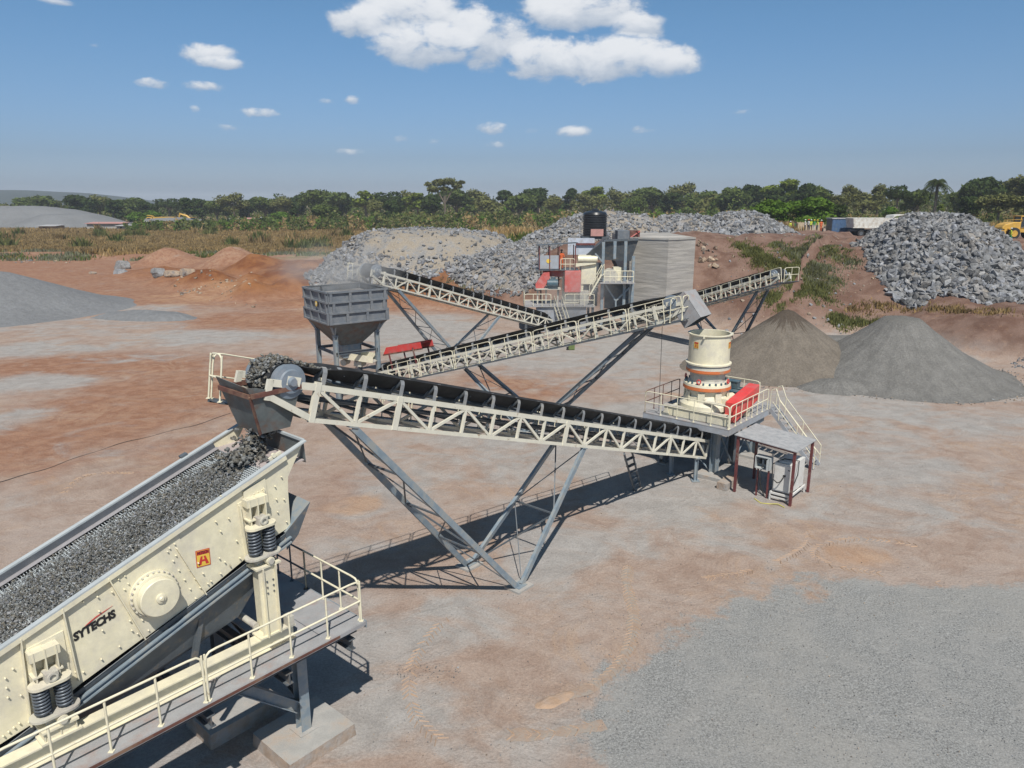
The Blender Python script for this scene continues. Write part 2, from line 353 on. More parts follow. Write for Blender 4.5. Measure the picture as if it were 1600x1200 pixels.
# ------------------------------------------------------------------ terrain
_g = np.random.default_rng(3).random((256, 256))
def vn(x, y):
    xi = np.floor(x).astype(int); yi = np.floor(y).astype(int); fx = x-xi; fy = y-yi; fx = fx*fx*(3-2*fx); fy = fy*fy*(3-2*fy)
    a = _g[xi % 256, yi % 256]; b = _g[(xi+1) % 256, yi % 256]; c = _g[xi % 256, (yi+1) % 256]; d = _g[(xi+1) % 256, (yi+1) % 256]
    return (a*(1-fx)+b*fx)*(1-fy)+(c*(1-fx)+d*fx)*fy
def fbm(x, y, o=4):
    s = 0; a = .5
    for i in range(o): s = s+a*vn(x+17.3*i, y+5.1*i); x = x*2.03; y = y*2.03; a *= .5
    return s/(1-.5**o)
KN = np.array([0, 4, 9, 18, 35, 90, 400.])
BASE = [((-260, 190), (0, .1, .2, .1, 0, 0, 0)), ((-70, 150), (0, .4, .6, .3, 0, 0, .8)), ((-38, 108), (0, 1.7, 2.5, 2.6, 1.4, .6, 2.5)), ((-24, 92), (0, 1.8, 3, 3, 3, 3, 4.5)),
        ((-10, 84), (0, 2, 3.8, 4, 4.2, 5, 6)), ((0, 80), (0, 2.5, 5, 5.2, 5.4, 6, 6)), ((6, 79), (0, 4, 7, 7.2, 7, 6.5, 6)), ((12, 76), (0, 6, 8.2, 8, 7.5, 6.5, 6)),
        ((18.5, 72), (0, 3, 6, 8, 7.4, 6.2, 6)), ((22, 66.5), (0, 1.6, 3.6, 7.2, 7.4, 6.1, 6)), ((31, 64.6), (0, 1.3, 3.0, 6.4, 6.9, 6, 6)), ((35.3, 57.2), (0, 2.4, 3.0, 4.0, 6.2, 6, 6)), ((39.5, 53.2), (0, 2.7, 3.1, 3.4, 6.0, 6, 6)),
        ((62, 40), (0, 2.7, 3.1, 3.3, 5.6, 6, 6)), ((140, 12), (0, 2.7, 3.1, 3.3, 5.6, 6, 6))]
def terrain(x, y):
    x = np.asarray(x, float); y = np.asarray(y, float)
    best = np.full(x.shape, 1e9); z = np.zeros(x.shape)
    xw = x+(fbm(x*.12, y*.12, 3)-.5)*3; yw = y+(fbm(x*.12+9, y*.12+4, 3)-.5)*3
    for i in range(len(BASE)-1):
        (ax, ay), pa = BASE[i]; (bx, by), pb = BASE[i+1]; dx, dy = bx-ax, by-ay; l2 = dx*dx+dy*dy
        t = np.clip(((xw-ax)*dx+(yw-ay)*dy)/l2, 0, 1); px_, py_ = ax+dx*t, ay+dy*t
        d = np.hypot(xw-px_, yw-py_); side = (dx*(yw-ay)-dy*(xw-ax))
        za = np.interp(d, KN, pa); zb = np.interp(d, KN, pb); zz = np.where(side > 0, za*(1-t)+zb*t, 0)
        q = d < best; z = np.where(q, zz, z); best = np.minimum(best, d)
    def bump(cx, cy, rx, ry, h, p=2.):
        r = np.hypot((x-cx)/rx, (y-cy)/ry); return h*np.exp(-r**p)
    z = z+bump(3, 150, 17, 16, 4.2)+bump(-9, 165, 16, 16, 2.)+bump(20, 175, 20, 16, 2.)
    # loose red spoil on the left
    for (cx, cy, rr, h) in [(-51, 136, 6.5, 3.), (-66, 143, 6, 2.9), (-42, 122, 7, 2.6), (-34, 106, 6, 1.6), (-48, 112, 7, 1.6), (-29, 97, 4.5, 2.1), (-33, 93, 4, 2.), (-43, 104, 5, 2.4), (-36, 101, 4, 2.1), (-58, 122, 8, 1.2), (-38, 99, 6, 1.1), (-24, 87, 4, .9)]:
        z = np.maximum(z, z*.4+h*np.clip(1.15-np.hypot(x-cx, (y-cy))/rr, 0, 1)**1.1*1.05)
    rough = np.clip(z/1.2, 0, 1)
    z = z+rough*(fbm(x*.35, y*.35, 5)-.5)*1.5+(fbm(x*.9, y*.9, 3)-.5)*.05
    far = np.clip((np.hypot(x, y)-600)/2500, 0, 1)
    return z-far*3
def axis_pts(a, b, segs):
    out = [a]
    while out[-1] < b:
        st = next(s for (lo, hi, s) in segs if lo <= out[-1] < hi); out.append(out[-1]+st)
    return np.array(out)
GX = axis_pts(-5200, 5200, [(-5200, -1000, 600), (-1000, -200, 60), (-200, -80, 6), (-80, -20, 1.), (-20, 28, .33), (28, 75, .8), (75, 200, 6), (200, 1000, 60), (1000, 5200, 600)])
GY = axis_pts(-300, 7000, [(-300, -40, 30), (-40, 6, 3), (6, 42, .33), (42, 115, .8), (115, 200, 2.2), (200, 500, 12), (500, 1000, 80), (1000, 7000, 700)])
XX, YY = np.meshgrid(GX, GY); ZZ = terrain(XX, YY)
nx, ny = len(GX), len(GY)
V = np.stack([XX.ravel(), YY.ravel(), ZZ.ravel()], 1)
ii = (np.arange(ny-1)[:, None]*nx+np.arange(nx-1)[None, :]).ravel()
Fq = np.stack([ii, ii+1, ii+nx+1, ii+nx], 1)
# where each kind of soil lies: (u, v, half width, half height in the survey picture, amount)
def patch(lst, x, y):
    out = np.zeros(x.shape)
    for (u, v, ru, rv, a) in lst:
        c = W(u, v); e = W(u+ru, v); f0 = W(u, v+rv*.5).y; f1 = W(u, max(v-rv*.5, 330)).y
        rx = abs(e.x-c.x); ry = max(abs(f1-f0), .3); r = np.hypot((x-c.x)/rx, (y-(f0+f1)/2)/ry)
        out = np.maximum(out, a*np.clip(1.6-r*1.1, 0, 1))
    return out
DUST = [(130, 508, 170, 18, .55), (60, 545, 130, 14, .8), (320, 527, 110, 13, .9), (60, 597, 90, 14, .9), (20, 655, 60, 18, .8), (230, 483, 70, 8, .7), (640, 515, 110, 26, 1), (720, 550, 120, 30, .9),
        (900, 560, 150, 40, .8), (1010, 545, 110, 34, .9), (760, 700, 120, 60, .62), (900, 700, 160, 70, .72), (1040, 760, 160, 60, .95), (960, 650, 120, 40, .8), (1180, 740, 170, 60, .95), (1100, 620, 200, 36, .55), (1330, 640, 180, 40, .75),
        (1330, 720, 180, 60, .8), (1420, 800, 200, 50, .6), (1060, 840, 170, 60, .55), (860, 850, 130, 80, .62), (620, 740, 90, 60, .55), (480, 1000, 160, 120, .8), (520, 1120, 150, 90, .75), (700, 980, 120, 60, .62), (760, 1120, 200, 80, .6),
        (150, 700, 90, 20, .4), (230, 560, 90, 10, .5), (60, 780, 60, 16, .5), (560, 860, 80, 30, .5), (1560, 610, 90, 20, .8), (1500, 660, 150, 20, .6), (330, 1180, 200, 80, .8), (560, 800, 60, 26, .6), (700, 620, 120, 26, .5), (500, 560, 60, 20, .5), (1200, 560, 200, 26, 1), (1350, 545, 150, 22, 1)]
ORANGE = [(330, 462, 110, 14, .7), (440, 440, 100, 12, .35), (1480, 470, 140, 16, .6), (820, 640, 110, 26, .5), (540, 790, 60, 18, .7), (1330, 870, 90, 26, .45), (1150, 800, 70, 22, .55), (1080, 620, 90, 14, .5), (100, 760, 90, 24, .35), (880, 1085, 60, 20, .4), (700, 1150, 50, 18, .55),
          (1500, 700, 60, 14, .3), (960, 1010, 40, 50, .4), (1250, 640, 70, 12, .4), (1230, 830, 80, 16, .5), (700, 1040, 60, 30, .3), (1590, 395, 60, 12, 1), (1290, 378, 80, 6, .6)]
RED = [(600, 458, 260, 22, 1.4), (350, 440, 200, 30, 1.3), (120, 400, 200, 20, 1.2), (420, 580, 120, 30, .7), (150, 420, 260, 30, 1), (400, 430, 180, 40, 1), (150, 570, 220, 22, .8), (260, 620, 200, 60, .75), (100, 680, 180, 60, .7), (300, 700, 120, 60, .45), (560, 450, 160, 20, .9), (760, 470, 120, 18, 1), (820, 600, 120, 30, .7), (1400, 760, 150, 26, .3), (560, 760, 80, 60, .35), (430, 500, 160, 16, .9)]
GRAVEL = [(1150, 1120, 170, 120, 1.2), (1330, 1060, 240, 160, 1.3), (1500, 1080, 260, 190, 1.3), (1560, 980, 120, 60, 1.1), (1020, 1180, 100, 60, 1)]
dust = patch(DUST, XX, YY); orange = patch(ORANGE, XX, YY); red = patch(RED, XX, YY); grav = patch(GRAVEL, XX, YY)
wob = fbm(XX*.55, YY*.55, 4)
gl = [W(*q) for q in ((800, 1420), (895, 1210), (925, 1120), (985, 1010), (1085, 942), (1300, 908), (1700, 902))]
gd = np.full(XX.shape, 1e9); gs = np.zeros(XX.shape)
for p, q in zip(gl[:-1], gl[1:]):
    dx, dy = q.x-p.x, q.y-p.y; tt_ = np.clip(((XX-p.x)*dx+(YY-p.y)*dy)/(dx*dx+dy*dy), 0, 1); d = np.hypot(XX-p.x-dx*tt_, YY-p.y-dy*tt_); sd = -(dx*(YY-p.y)-dy*(XX-p.x)); k_ = d < gd; gs = np.where(k_, np.sign(sd), gs); gd = np.minimum(gd, d)
grav = np.clip(gd*gs*.42+.40+(wob-.5)*1.9, 0, 1)*(YY > -5)*(XX < 60)
bank = np.clip(ZZ/1.5, 0, 1)
# dry grass beyond the yard, bare red haul road on the plateau
yv = YY; gr = np.clip((YY-165-(wob-.5)*20)/10, 0, 1)*np.clip((XX < -12), 0, 1)
gr = np.maximum(gr, np.clip((YY-128-(wob-.5)*16)/10, 0, 1)*(XX > -45)*(XX < 34))
gr = np.maximum(gr, np.clip((YY-152-(wob-.5)*20)/10, 0, 1)*(XX >= 30))
me = fast_mesh('ground', V, Fq, [], nper=4, smooth=True)
def set_attr(me, name, arrs):
    a = me.attributes.new(name, 'FLOAT_COLOR', 'POINT'); q = np.stack([x.ravel() for x in arrs]+[np.ones(arrs[0].size)], 1).astype(np.float32); a.data.foreach_set('color', q.ravel())
set_attr(me, 'soil', [np.clip(dust, 0, 1), np.clip(orange, 0, 1), np.clip(red, 0, 1)]); set_attr(me, 'cover', [np.clip(grav, 0, 1), np.clip(gr, 0, 1), np.clip(bank*(YY < 130), 0, 1)])
m = bpy.data.materials.new('ground'); m.use_nodes = True; t = m.node_tree; b = t.nodes['Principled BSDF']; b.inputs['Roughness'].default_value = .95; b.inputs['Specular IOR Level'].default_value = .2
g = N(t, 'ShaderNodeNewGeometry'); P = g.outputs['Position']
def noise(t, P, s, d=6., r=.6, st=None, dist=0.):
    if st:
        q = N(t, 'ShaderNodeMapping', inp={3: st}); L(t, P, q.inputs[0]); P = q.outputs[0]
    n = N(t, 'ShaderNodeTexNoise', inp={'Scale': s, 'Detail': d, 'Roughness': r, 'Distortion': dist}); L(t, P, n.inputs[0]); return n.outputs[0]
a1 = N(t, 'ShaderNodeAttribute', attribute_name='soil'); a2 = N(t, 'ShaderNodeAttribute', attribute_name='cover')
s1 = N(t, 'ShaderNodeSeparateColor'); s2 = N(t, 'ShaderNodeSeparateColor'); L(t, a1.outputs[0], s1.inputs[0]); L(t, a2.outputs[0], s2.inputs[0])
big = noise(t, P, .28, 9., .62, dist=.6); mid = noise(t, P, 1.1, 9., .68, None, .4); fine = noise(t, P, 14., 5., .7); grit = noise(t, P, 45., 3., .7)
streak = noise(t, P, .34, 11., .66, (.75, 1.0, 1), .7)
dirt = MIX(t, MR(t, mid, .32, .68), (.27, .195, .155), (.345, .27, .225))
dirt = MIX(t, MR(t, streak, .42, .66, 0, .6), dirt, (.36, .315, .285))
redc = MIX(t, MR(t, mid, .3, .7), (.205, .085, .043), (.30, .155, .088))
orc = MIX(t, MR(t, mid, .3, .7), (.33, .185, .10), (.40, .255, .16))
dusc = MIX(t, MR(t, mid, .3, .7), (.27, .257, .243), (.345, .33, .315))
def soft(mask, nz, amp, lo, hi):
    return MR(t, M(t, 'ADD', mask, M(t, 'MULTIPLY', M(t, 'SUBTRACT', nz, .5), amp)), lo, hi)
rfac = soft(s1.outputs[2], streak, 1.9, .05, .8)
col = MIX(t, M(t, 'MULTIPLY', rfac, .82), dirt, redc)
swn = noise(t, P, .30, 7., .6, (1, .9, 1), 2.6); sw = M(t, 'SUBTRACT', 1., M(t, 'MULTIPLY', M(t, 'ABSOLUTE', M(t, 'SUBTRACT', swn, .5)), 16.), clamp=True)
col = MIX(t, M(t, 'MULTIPLY', sw, MR(t, noise(t, P, .16, 4., .6), .45, .62, 0, .42)), col, (.38, .26, .175))
col = MIX(t, M(t, 'MULTIPLY', soft(s1.outputs[0], streak, 2.6, .18, .9), .88), col, dusc)
col = MIX(t, M(t, 'MULTIPLY', soft(s1.outputs[1], streak, 2.8, .35, .95), .7), col, orc)
bankc = MIX(t, MR(t, noise(t, P, .5, 8., .62), .38, .62), (.135, .078, .058), (.20, .13, .102)); bankc = MIX(t, MR(t, noise(t, P, 2.2, 8., .7), .56, .7, 0, .8), bankc, (.27, .17, .11))
bankl = MIX(t, MR(t, noise(t, P, .35, 8., .62), .38, .62), (.155, .058, .025), (.25, .11, .045))
gx = N(t, 'ShaderNodeSeparateXYZ'); L(t, P, gx.inputs[0])
bankc = MIX(t, MR(t, gx.outputs[0], -12, 0), bankl, bankc)
col = MIX(t, s2.outputs[2], col, MIX(t, M(t, 'MULTIPLY', soft(s1.outputs[1], big, 1.6, .35, .9), .7), bankc, orc))
gravc = MIX(t, MR(t, noise(t, P, 22., 5., .75), .35, .65), (.155, .156, .153), (.33, .33, .322)); gravc = MIX(t, MR(t, noise(t, P, .9, 8., .65), .45, .62, 0, .65), gravc, (.285, .28, .27)); gravc = MIX(t, MR(t, noise(t, P, .22, 7., .7), .45, .66, 0, .6), gravc, (.29, .28, .262))
col = MIX(t, MR(t, M(t, 'ADD', s2.outputs[0], M(t, 'MULTIPLY', M(t, 'SUBTRACT', noise(t, P, 2.5, 9., .75), .5), 1.3)), .3, .62), col, gravc)
grc = MIX(t, MR(t, noise(t, P, .05, 6., .6), .4, .6), (.20, .125, .062), (.17, .135, .06))
col = MIX(t, s2.outputs[1], col, MIX(t, MR(t, noise(t, P, .4, 5., .6), .42, .62), grc, (.30, .215, .12)))
col = MIX(t, 1., col, MIX(t, MR(t, fine, .3, .7), (.86, .86, .86), (1.13, 1.13, 1.13)), 'MULTIPLY')
col = MIX(t, 1., col, MIX(t, MR(t, grit, .3, .7), (.90, .90, .90), (1.1, 1.1, 1.1)), 'MULTIPLY')
L(t, col, b.inputs['Base Color'])
hsum = M(t, 'ADD', M(t, 'MULTIPLY', mid, 1.6), M(t, 'ADD', M(t, 'MULTIPLY', fine, .35), M(t, 'MULTIPLY', grit, .12)))
hsum = M(t, 'ADD', hsum, M(t, 'MULTIPLY', sw, .25)); hsum = M(t, 'ADD', hsum, M(t, 'MULTIPLY', noise(t, P, 30., 4., .8), M(t, 'MULTIPLY', s2.outputs[0], .35)))
bp = N(t, 'ShaderNodeBump', inp={'Strength': .55, 'Distance': .09}); L(t, hsum, bp.inputs['Height']); L(t, bp.outputs[0], b.inputs['Normal'])
MT['ground'] = m; me.materials.append(m)
ground = link_mesh('ground', me); tag(ground, kind='structure')
from bisect import bisect_right
_gx, _gy, _zz = GX.tolist(), GY.tolist(), ZZ.tolist()
def tz(x, y):
    i = min(max(bisect_right(_gx, x)-1, 0), nx-2); j = min(max(bisect_right(_gy, y)-1, 0), ny-2)
    a = min(max((x-_gx[i])/(_gx[i+1]-_gx[i]), 0), 1); b = min(max((y-_gy[j])/(_gy[j+1]-_gy[j]), 0), 1)
    return (_zz[j][i]*(1-a)+_zz[j][i+1]*a)*(1-b)+(_zz[j+1][i]*(1-a)+_zz[j+1][i+1]*a)*b

# distant hills on the horizon
hv = []; hf = []
def hill(x0, x1, Y, H, n=60, depth=700):
    global hv, hf
    for row, (dy, k) in enumerate([(0, 0), (depth*.45, .8), (depth, 1.), (depth*2, 0)]):
        for i in range(n+1):
            x = x0+(x1-x0)*i/n; e = math.sin(math.pi*i/n)**.7
            hv.append((x, Y+dy, -8+(H+8)*k*e*(.75+.5*float(fbm(np.array([x*.002+Y]), np.array([row*.3]), 4)[0]))))
    o = len(hv)-4*(n+1)
    for r in range(3):
        for i in range(n): a = o+r*(n+1)+i; hf.append((a, a+1, a+n+2, a+n+1))
hill(-1750, -760, 1500, 34, depth=300); hill(-2500, -1150, 2100, 44, depth=400)
mb = MB(); mb.add(hv, hf, 'hills_far', True); tag(mb.build('hills'), kind='structure')

# ------------------------------------------------------------------ belt conveyors
UPZ = Vector((0, 0, 1))
class Frame:
    """s metres uphill along the belt line from the trestle feet, n metres towards the viewer's side, w metres above the bottom chord"""
    def __init__(s, P, U, z0, m):
        s.P = Vector((P[0], P[1], 0)); s.U = Vector((U[0], U[1], 0)).normalized(); s.z0 = z0; s.m = m
        s.N = Vector((s.U.y, -s.U.x, 0)); k = math.hypot(1, m); s.T = (s.U+UPZ*m)/k; s.V = (UPZ-s.U*m)/k
        s.k = k
    def __call__(s, t, n, w_=0.): return s.P+UPZ*s.z0+s.T*(t*s.k)+s.N*n+s.V*w_
def wall_profile(hw):   # belt cross-section (n, w above the top chord)
    return [(-hw, .5), (-hw*.45, .19), (hw*.45, .19), (hw, .5)]
def conveyor(fr, s0, s1, label, ns=1, hw=.62, depth=.75, bay=1.2, idler=1.15, walk=None, legs=(), beh=.58, leg_mat='steel_blue', detail=True, rail=True, drum_r=.36, tail_drum=True, load=0, chord=.13, dirty='cream_white', group='belt conveyors of the crushing plant', feet_pad=True, nose=1.15):
    base = fr(legs[0]['foot_s'] if legs else s0, 0); base.z = 0
    root = thing('belt_conveyor', base, label, 'conveyor', group)
    F = lambda t, n, w_=0.: fr(t, n*ns, w_)
    # side trusses: chords, posts and alternating diagonals
    nb = max(2, round((s1-nose-s0)/bay)); st = [s0+(s1-nose-s0)*i/nb for i in range(nb+1)]; top = depth
    for sd in (1, -1):
        b = MB(); n = hw*sd
        nn = fr.N*(ns*sd)
        b.bar(F(s0, n, 0), F(s1-nose, n, 0), .07, .10, dirty, fr.V); b.bar(F(s0, n, top), F(s1-nose, n, top), .07, chord, dirty, fr.V)
        for i, s in enumerate(st):
            b.bar(F(s, n, .05), F(s, n, top-.06), .07, .075, dirty, fr.T)
            if detail and i % 6 == 3:       # bolted splice
                b.bar(F(s, n+.045*sd, -.04), F(s, n+.045*sd, top+.05), .02, .17, dirty, fr.T)
            if i < nb:
                a, c = (0, 1) if i % 2 == 0 else (1, 0)
                b.bar(F(st[i]+.06, n, .05 if a == 0 else top-.06), F(st[i+1]-.06, n, .05 if c == 0 else top-.06), .055, .075, dirty, fr.V)
        # nose frame carrying the head drum
        s = s1-nose
        b.bar(F(s, n, top), F(s1, n, top-.04), .08, chord*1.2, dirty, fr.V); b.bar(F(s, n, .03), F(s1, n, top-.32), .08, .14, dirty, fr.V)
        b.bar(F(s1, n, top+.03), F(s1, n, top-.42), .08, .13, dirty, fr.T); b.bar(F(s, n, -.05), F(s, n, top+.12), .10, .14, dirty, fr.T)
        b.box(F(s1-.52, n, top+.06), (.34, .1, .2), dirty, (fr.T, fr.N, fr.V))
        b.build('side_truss', root)
    b = MB()
    for i, s in enumerate(st):
        b.bar(F(s, -hw, 0), F(s, hw, 0), .06, .06, 'cream_dusty', fr.V)
        if i < nb: b.bar(F(st[i], -hw if i % 2 else hw, 0), F(st[i+1], hw if i % 2 else -hw, 0), .05, .05, 'cream_dusty', fr.V)
    b.build('cross_bracing', root)
    # belt: troughed carrying strand, return strand below, wrapped round the drums
    b = MB(); w0 = depth; prof = wall_profile(beh); n_s = 40; rows = []
    dz = drum_r*.92
    for i in range(n_s+1):
        t_ = i/n_s; s = s0+.25+(s1-.35-s0-.25)*t_; flat = max(0, 1-(s1-.35-s)/1.6); flat = min(1, flat); fl0 = max(0, 1-(s-s0-.25)/1.); k = max(flat, fl0)
        row = []
        for (n, ww) in prof: row.append(F(s, n*(1-.26*flat**2), w0+ww*(1-k)+k*(.19+(dz-.12)*flat)))
        rows.append(row)
    hs, hwv = s1-.48, w0+.19+dz-.12-drum_r   # head drum axis
    for q in range(1, 9):
        an = math.pi*q/8; rows.append([F(hs+math.sin(an)*drum_r*1.02, n*.74, hwv+math.cos(an)*drum_r*1.02) for n, _ in prof])
    ts, tw = s0+.25, w0+.19-drum_r*.8
    rows.append([F(hs-.8, n, w0-.32) for n, _ in prof]); rows.append([F(ts+.4, n, w0-.36) for n, _ in prof])
    for q in range(0, 9):
        an = -math.pi*q/8; rows.append([F(ts+math.sin(an)*drum_r*.8, n, tw-math.cos(an)*drum_r*.8) for n, _ in prof])
    m = len(prof); vs = [p for r in rows for p in r]; b.add(vs, [(i*m+j, i*m+j+1, ((i+1) % len(rows))*m+j+1, ((i+1) % len(rows))*m+j) for i in range(len(rows)) for j in range(m-1)], 'rubber')
    bo = b.build('belt', root); md = bo.modifiers.new('thick', 'SOLIDIFY'); md.thickness = .022; md.offset = 0
    # drums
    b = MB(); a0 = F(hs, -beh-.06, hwv); a1 = F(hs, beh+.06, hwv); r = drum_r
    b.lathe(a0, [(r*.3, -.10), (r*.3, -.02), (r*.62, 0), (r*.99, .02), (r*.99, .05), (r*.94, .06), (r*.94, 2*beh+.06), (r*.99, 2*beh+.07), (r*.99, 2*beh+.1), (r*.72, 2*beh+.12), (r*.66, 2*beh+.16), (r*.3, 2*beh+.17), (r*.22, 2*beh+.24)], 'drum_grey', 32, a1-a0)
    b.build('head_drum', root)
    b = MB(); a0 = F(ts, -beh, tw); a1 = F(ts, beh, tw); b.cyl(a0, a1, drum_r*.76, 'steel_dark', 20); b.cyl(F(ts, -hw-.1, tw), F(ts, hw+.1, tw), .05, 'steel_dark', 10)
    b.build('tail_drum', root)
    # idlers
    cnt = int((s1-nose-.3-s0-.5)/idler)
    first = None
    for i in range(cnt+1):
        s = s0+.75+i*idler
        if first is None:
            b = MB(); g = lambda n, ww: F(s, n, depth+ww)
            pl = [(hw-.02, .05), (hw-.02, .34), (hw-.05, .43), (hw-.11, .46), (hw-.19, .43), (beh*.42, .10), (-beh*.42, .10), (-hw+.19, .43), (-hw+.11, .46), (-hw+.05, .43), (-hw+.02, .34), (-hw+.02, .05)]
            pts = [g(*q) for q in pl]
            for p, q in zip(pts[:-1], pts[1:]): b.bar(p, q, .11, .02, 'idler_grey', (q-p).cross(fr.T))
            b.bar(g(-hw, .07), g(hw, .07), .08, .05, 'idler_grey', fr.V)
            for (p, q) in (((-beh*.43, .14), (beh*.43, .14)), ((beh*.48, .16), (beh*.97, .42)), ((-beh*.48, .16), (-beh*.97, .42))): b.cyl(g(*p), g(*q), .05, 'steel_dark', 10)
            b.cyl(F(s, -beh, depth-.42), F(s, beh, depth-.42), .045, 'steel_dark', 8)
            first = b.build('idler', root); org = F(s, 0, 0)
        else:
            c = first.copy(); C.objects.link(c); c.parent = root; c.location = F(s, 0, 0)-org
    # trestles: a pair of beams each side meeting at one foot, laced together
    for lg in legs:
        fs = lg['foot_s']
        for tp in lg['tops']:
            lgw = lg.get('w', .19)
            ends = []
            for sd, fn in ((1, lg['nn']), (-1, lg['nf'])):
                f = F(fs, fn, 0); f.z = .06; tpn = F(tp, (hw-.02)*sd, -.07); d = (tpn-f).normalized()
                f = f+(fr.U*(.12 if tp > fs else -.12))
                b = MB(); b.chan(f, tpn, lgw*.6, lgw, leg_mat, fr.U.cross(d) if False else fr.U-d*fr.U.dot(d), flip=1); b.box(tpn, (.24, .16, .03), leg_mat, (fr.T, fr.N, fr.V))
                b.build('leg', root); ends.append((f, tpn))
            b = MB(); k = max(2, round((ends[0][1]-ends[0][0]).length/2.1)); (fa, ta), (fb, tb) = ends
            for i in range(k):
                p0, p1 = i/k, (i+1)/k
                if i: b.bar(fa.lerp(ta, p0), fb.lerp(tb, p0), .05, .05, 'steel_dark')
                b.bar(fa.lerp(ta, p0 if i % 2 else p1), fb.lerp(tb, p1 if i % 2 else p0), .045, .045, 'steel_dark')
                b.bar(fa.lerp(ta, p1 if i % 2 else p0), fb.lerp(tb, p0 if i % 2 else p1), .03, .03, 'steel_dark')
            b.build('leg_bracing', root)
        if feet_pad:
            for fn in (lg['nn'], lg['nf']):
                f = F(fs, fn, 0); f.z = .03; b = MB(); b.box(f, (.75, .6, .07), 'concrete', (fr.U, fr.N, UPZ)); b.box(f+UPZ*.045, (.42, .34, .02), 'steel_blue', (fr.U, fr.N, UPZ)); b.build('foot_pad', root)
    if walk:
        sd = walk['side']; n0, n1 = hw*sd+.05*sd, (hw+walk.get('w', .62))*sd; wz = walk.get('wz', .02); e0, e1 = walk['s']
        b = MB(); P = [F(e0, n0, wz), F(e1, n0, wz), F(e1, n1, wz), F(e0, n1, wz)]; b.prism(P, -fr.V*.035, 'steel_dark'); b.bar(F(e0, n1, wz-.03), F(e1, n1, wz-.03), .05, .10, 'steel_dark', fr.V)
        for i in range(int((e1-e0)/1.2)+1):
            s = e0+i*1.2; b.bar(F(s, n0, wz-.05), F(s, n1, wz-.05), .05, .05, 'steel_dark', fr.V); b.bar(F(s, hw*sd, -.35) if False else F(s, n0, wz-.06), F(s, n1, wz-.06), .04, .04, 'steel_dark', fr.V)
        b.build('walkway', root)
        secs = walk.get('secs', 4); gap = .06
        for i in range(secs):
            a = e0+(e1-e0)*i/secs+gap; c = e0+(e1-e0)*(i+1)/secs-gap; b = MB()
            handrail(b, [F(a, n1, wz), F(c, n1, wz)], 1.05, r=walk.get('r', .022), up=(fr.V+UPZ).normalized(), spacing=walk.get('sp', 1.1)); b.build('handrail', root)
        if walk.get('end'):
            b = MB(); handrail(b, [F(e1, n1, wz), F(e1, n0*.4 if False else n0+.05*sd, wz)], 1.05, up=(fr.V+UPZ).normalized(), spacing=.6); b.build('handrail', root)
    return root, F, (hs, hwv)

def stones(name, pts, sizes, mats, mi, label=None, cat=None, kind=None, flat=.6, group=None, parent=None, tmpl=5):
    """one mesh of many broken stones: jittered low polyhedra"""
    import bmesh
    T = []
    for k in range(tmpl):
        bm = bmesh.new(); bmesh.ops.create_icosphere(bm, subdivisions=1, radius=1)
        v = np.array([q.co for q in bm.verts]); bm.faces.ensure_lookup_table(); f = np.array([[x.index for x in q.verts] for q in bm.faces]); bm.free()
        v = v*(1+(rng.random((len(v), 1))-.5)*.75)
        for _ in range(4):   # chip flat faces
            n_ = rng.normal(size=3); n_ /= np.linalg.norm(n_); d = v@n_; lim = rng.uniform(.45, .8); v = v-np.clip(d-lim, 0, None)[:, None]*n_
        T.append((v, f))
    pts = np.asarray(pts, float); n = len(pts); sizes = np.asarray(sizes, float)
    k = len(T[0][0]); kf = len(T[0][1]); tv = np.stack([a for a, _ in T])[rng.integers(0, tmpl, n)]
    sc = np.stack([np.ones(n), rng.uniform(.6, 1., n), rng.uniform(flat*.7, flat*1.3, n)], 1)*sizes[:, None]
    tv = tv*sc[:, None, :]
    q = rng.normal(size=(n, 4)); q[:, 1:3] *= .6; q /= np.linalg.norm(q, axis=1)[:, None]; a, b_, c, d = q[:, 3], q[:, 1], q[:, 2], q[:, 0]
    Rm = np.stack([1-2*(c*c+d*d), 2*(b_*c-a*d), 2*(b_*d+a*c), 2*(b_*c+a*d), 1-2*(b_*b_+d*d), 2*(c*d-a*b_), 2*(b_*d-a*c), 2*(c*d+a*b_), 1-2*(b_*b_+c*c)], 1).reshape(n, 3, 3)
    tv = np.einsum('nij,nkj->nki', Rm, tv)+pts[:, None, :]
    org = np.array(parent['_w']) if parent else np.zeros(3)
    Fc = T[0][1][None]+(np.arange(n)*k)[:, None, None]
    me = fast_mesh(name, tv.reshape(-1, 3)-org, Fc.reshape(-1, 3), mats, np.repeat(mi, kf))
    o = link_mesh(name, me, parent); tag(o, label, cat, group, kind); return o

# conveyor over the yard to the screen
A_, B_ = Vector((-.653, -.757, 0)), Vector((.757, -.653, 0))      # the plant's grid: along the screen, and across it towards the viewer
F1 = Frame(Vector((.20, 21.24, 0))-B_*.62, A_, 4.93, .317)
c1, FF1, h1 = conveyor(F1, -12.9, 8.35, 'long cream belt conveyor nearest the camera, rising from the cone crusher to the screen', ns=-1, hw=.62, bay=1.2, idler=1.13, beh=.56, drum_r=.385,
                       legs=[dict(foot_s=0, nn=.66, nf=-1.55, tops=(6.05, -3.5), w=.175)], walk=dict(side=-1, w=.6, s=(-9, 8.6), secs=6, end=True, r=.02))
c1.name = 'belt_conveyor'
b = MB(); p = FF1(-12.05, .6, 0); b.ibeam((p.x, p.y, .03), (p.x, p.y, p.z-.05), .15, .15, 'steel_blue'); b.box((p.x, p.y, .02), (.34, .34, .03), 'steel_blue'); b.box((p.x, p.y, p.z-.04), (.26, .26, .03), 'steel_blue'); b.build('tail_leg', c1)
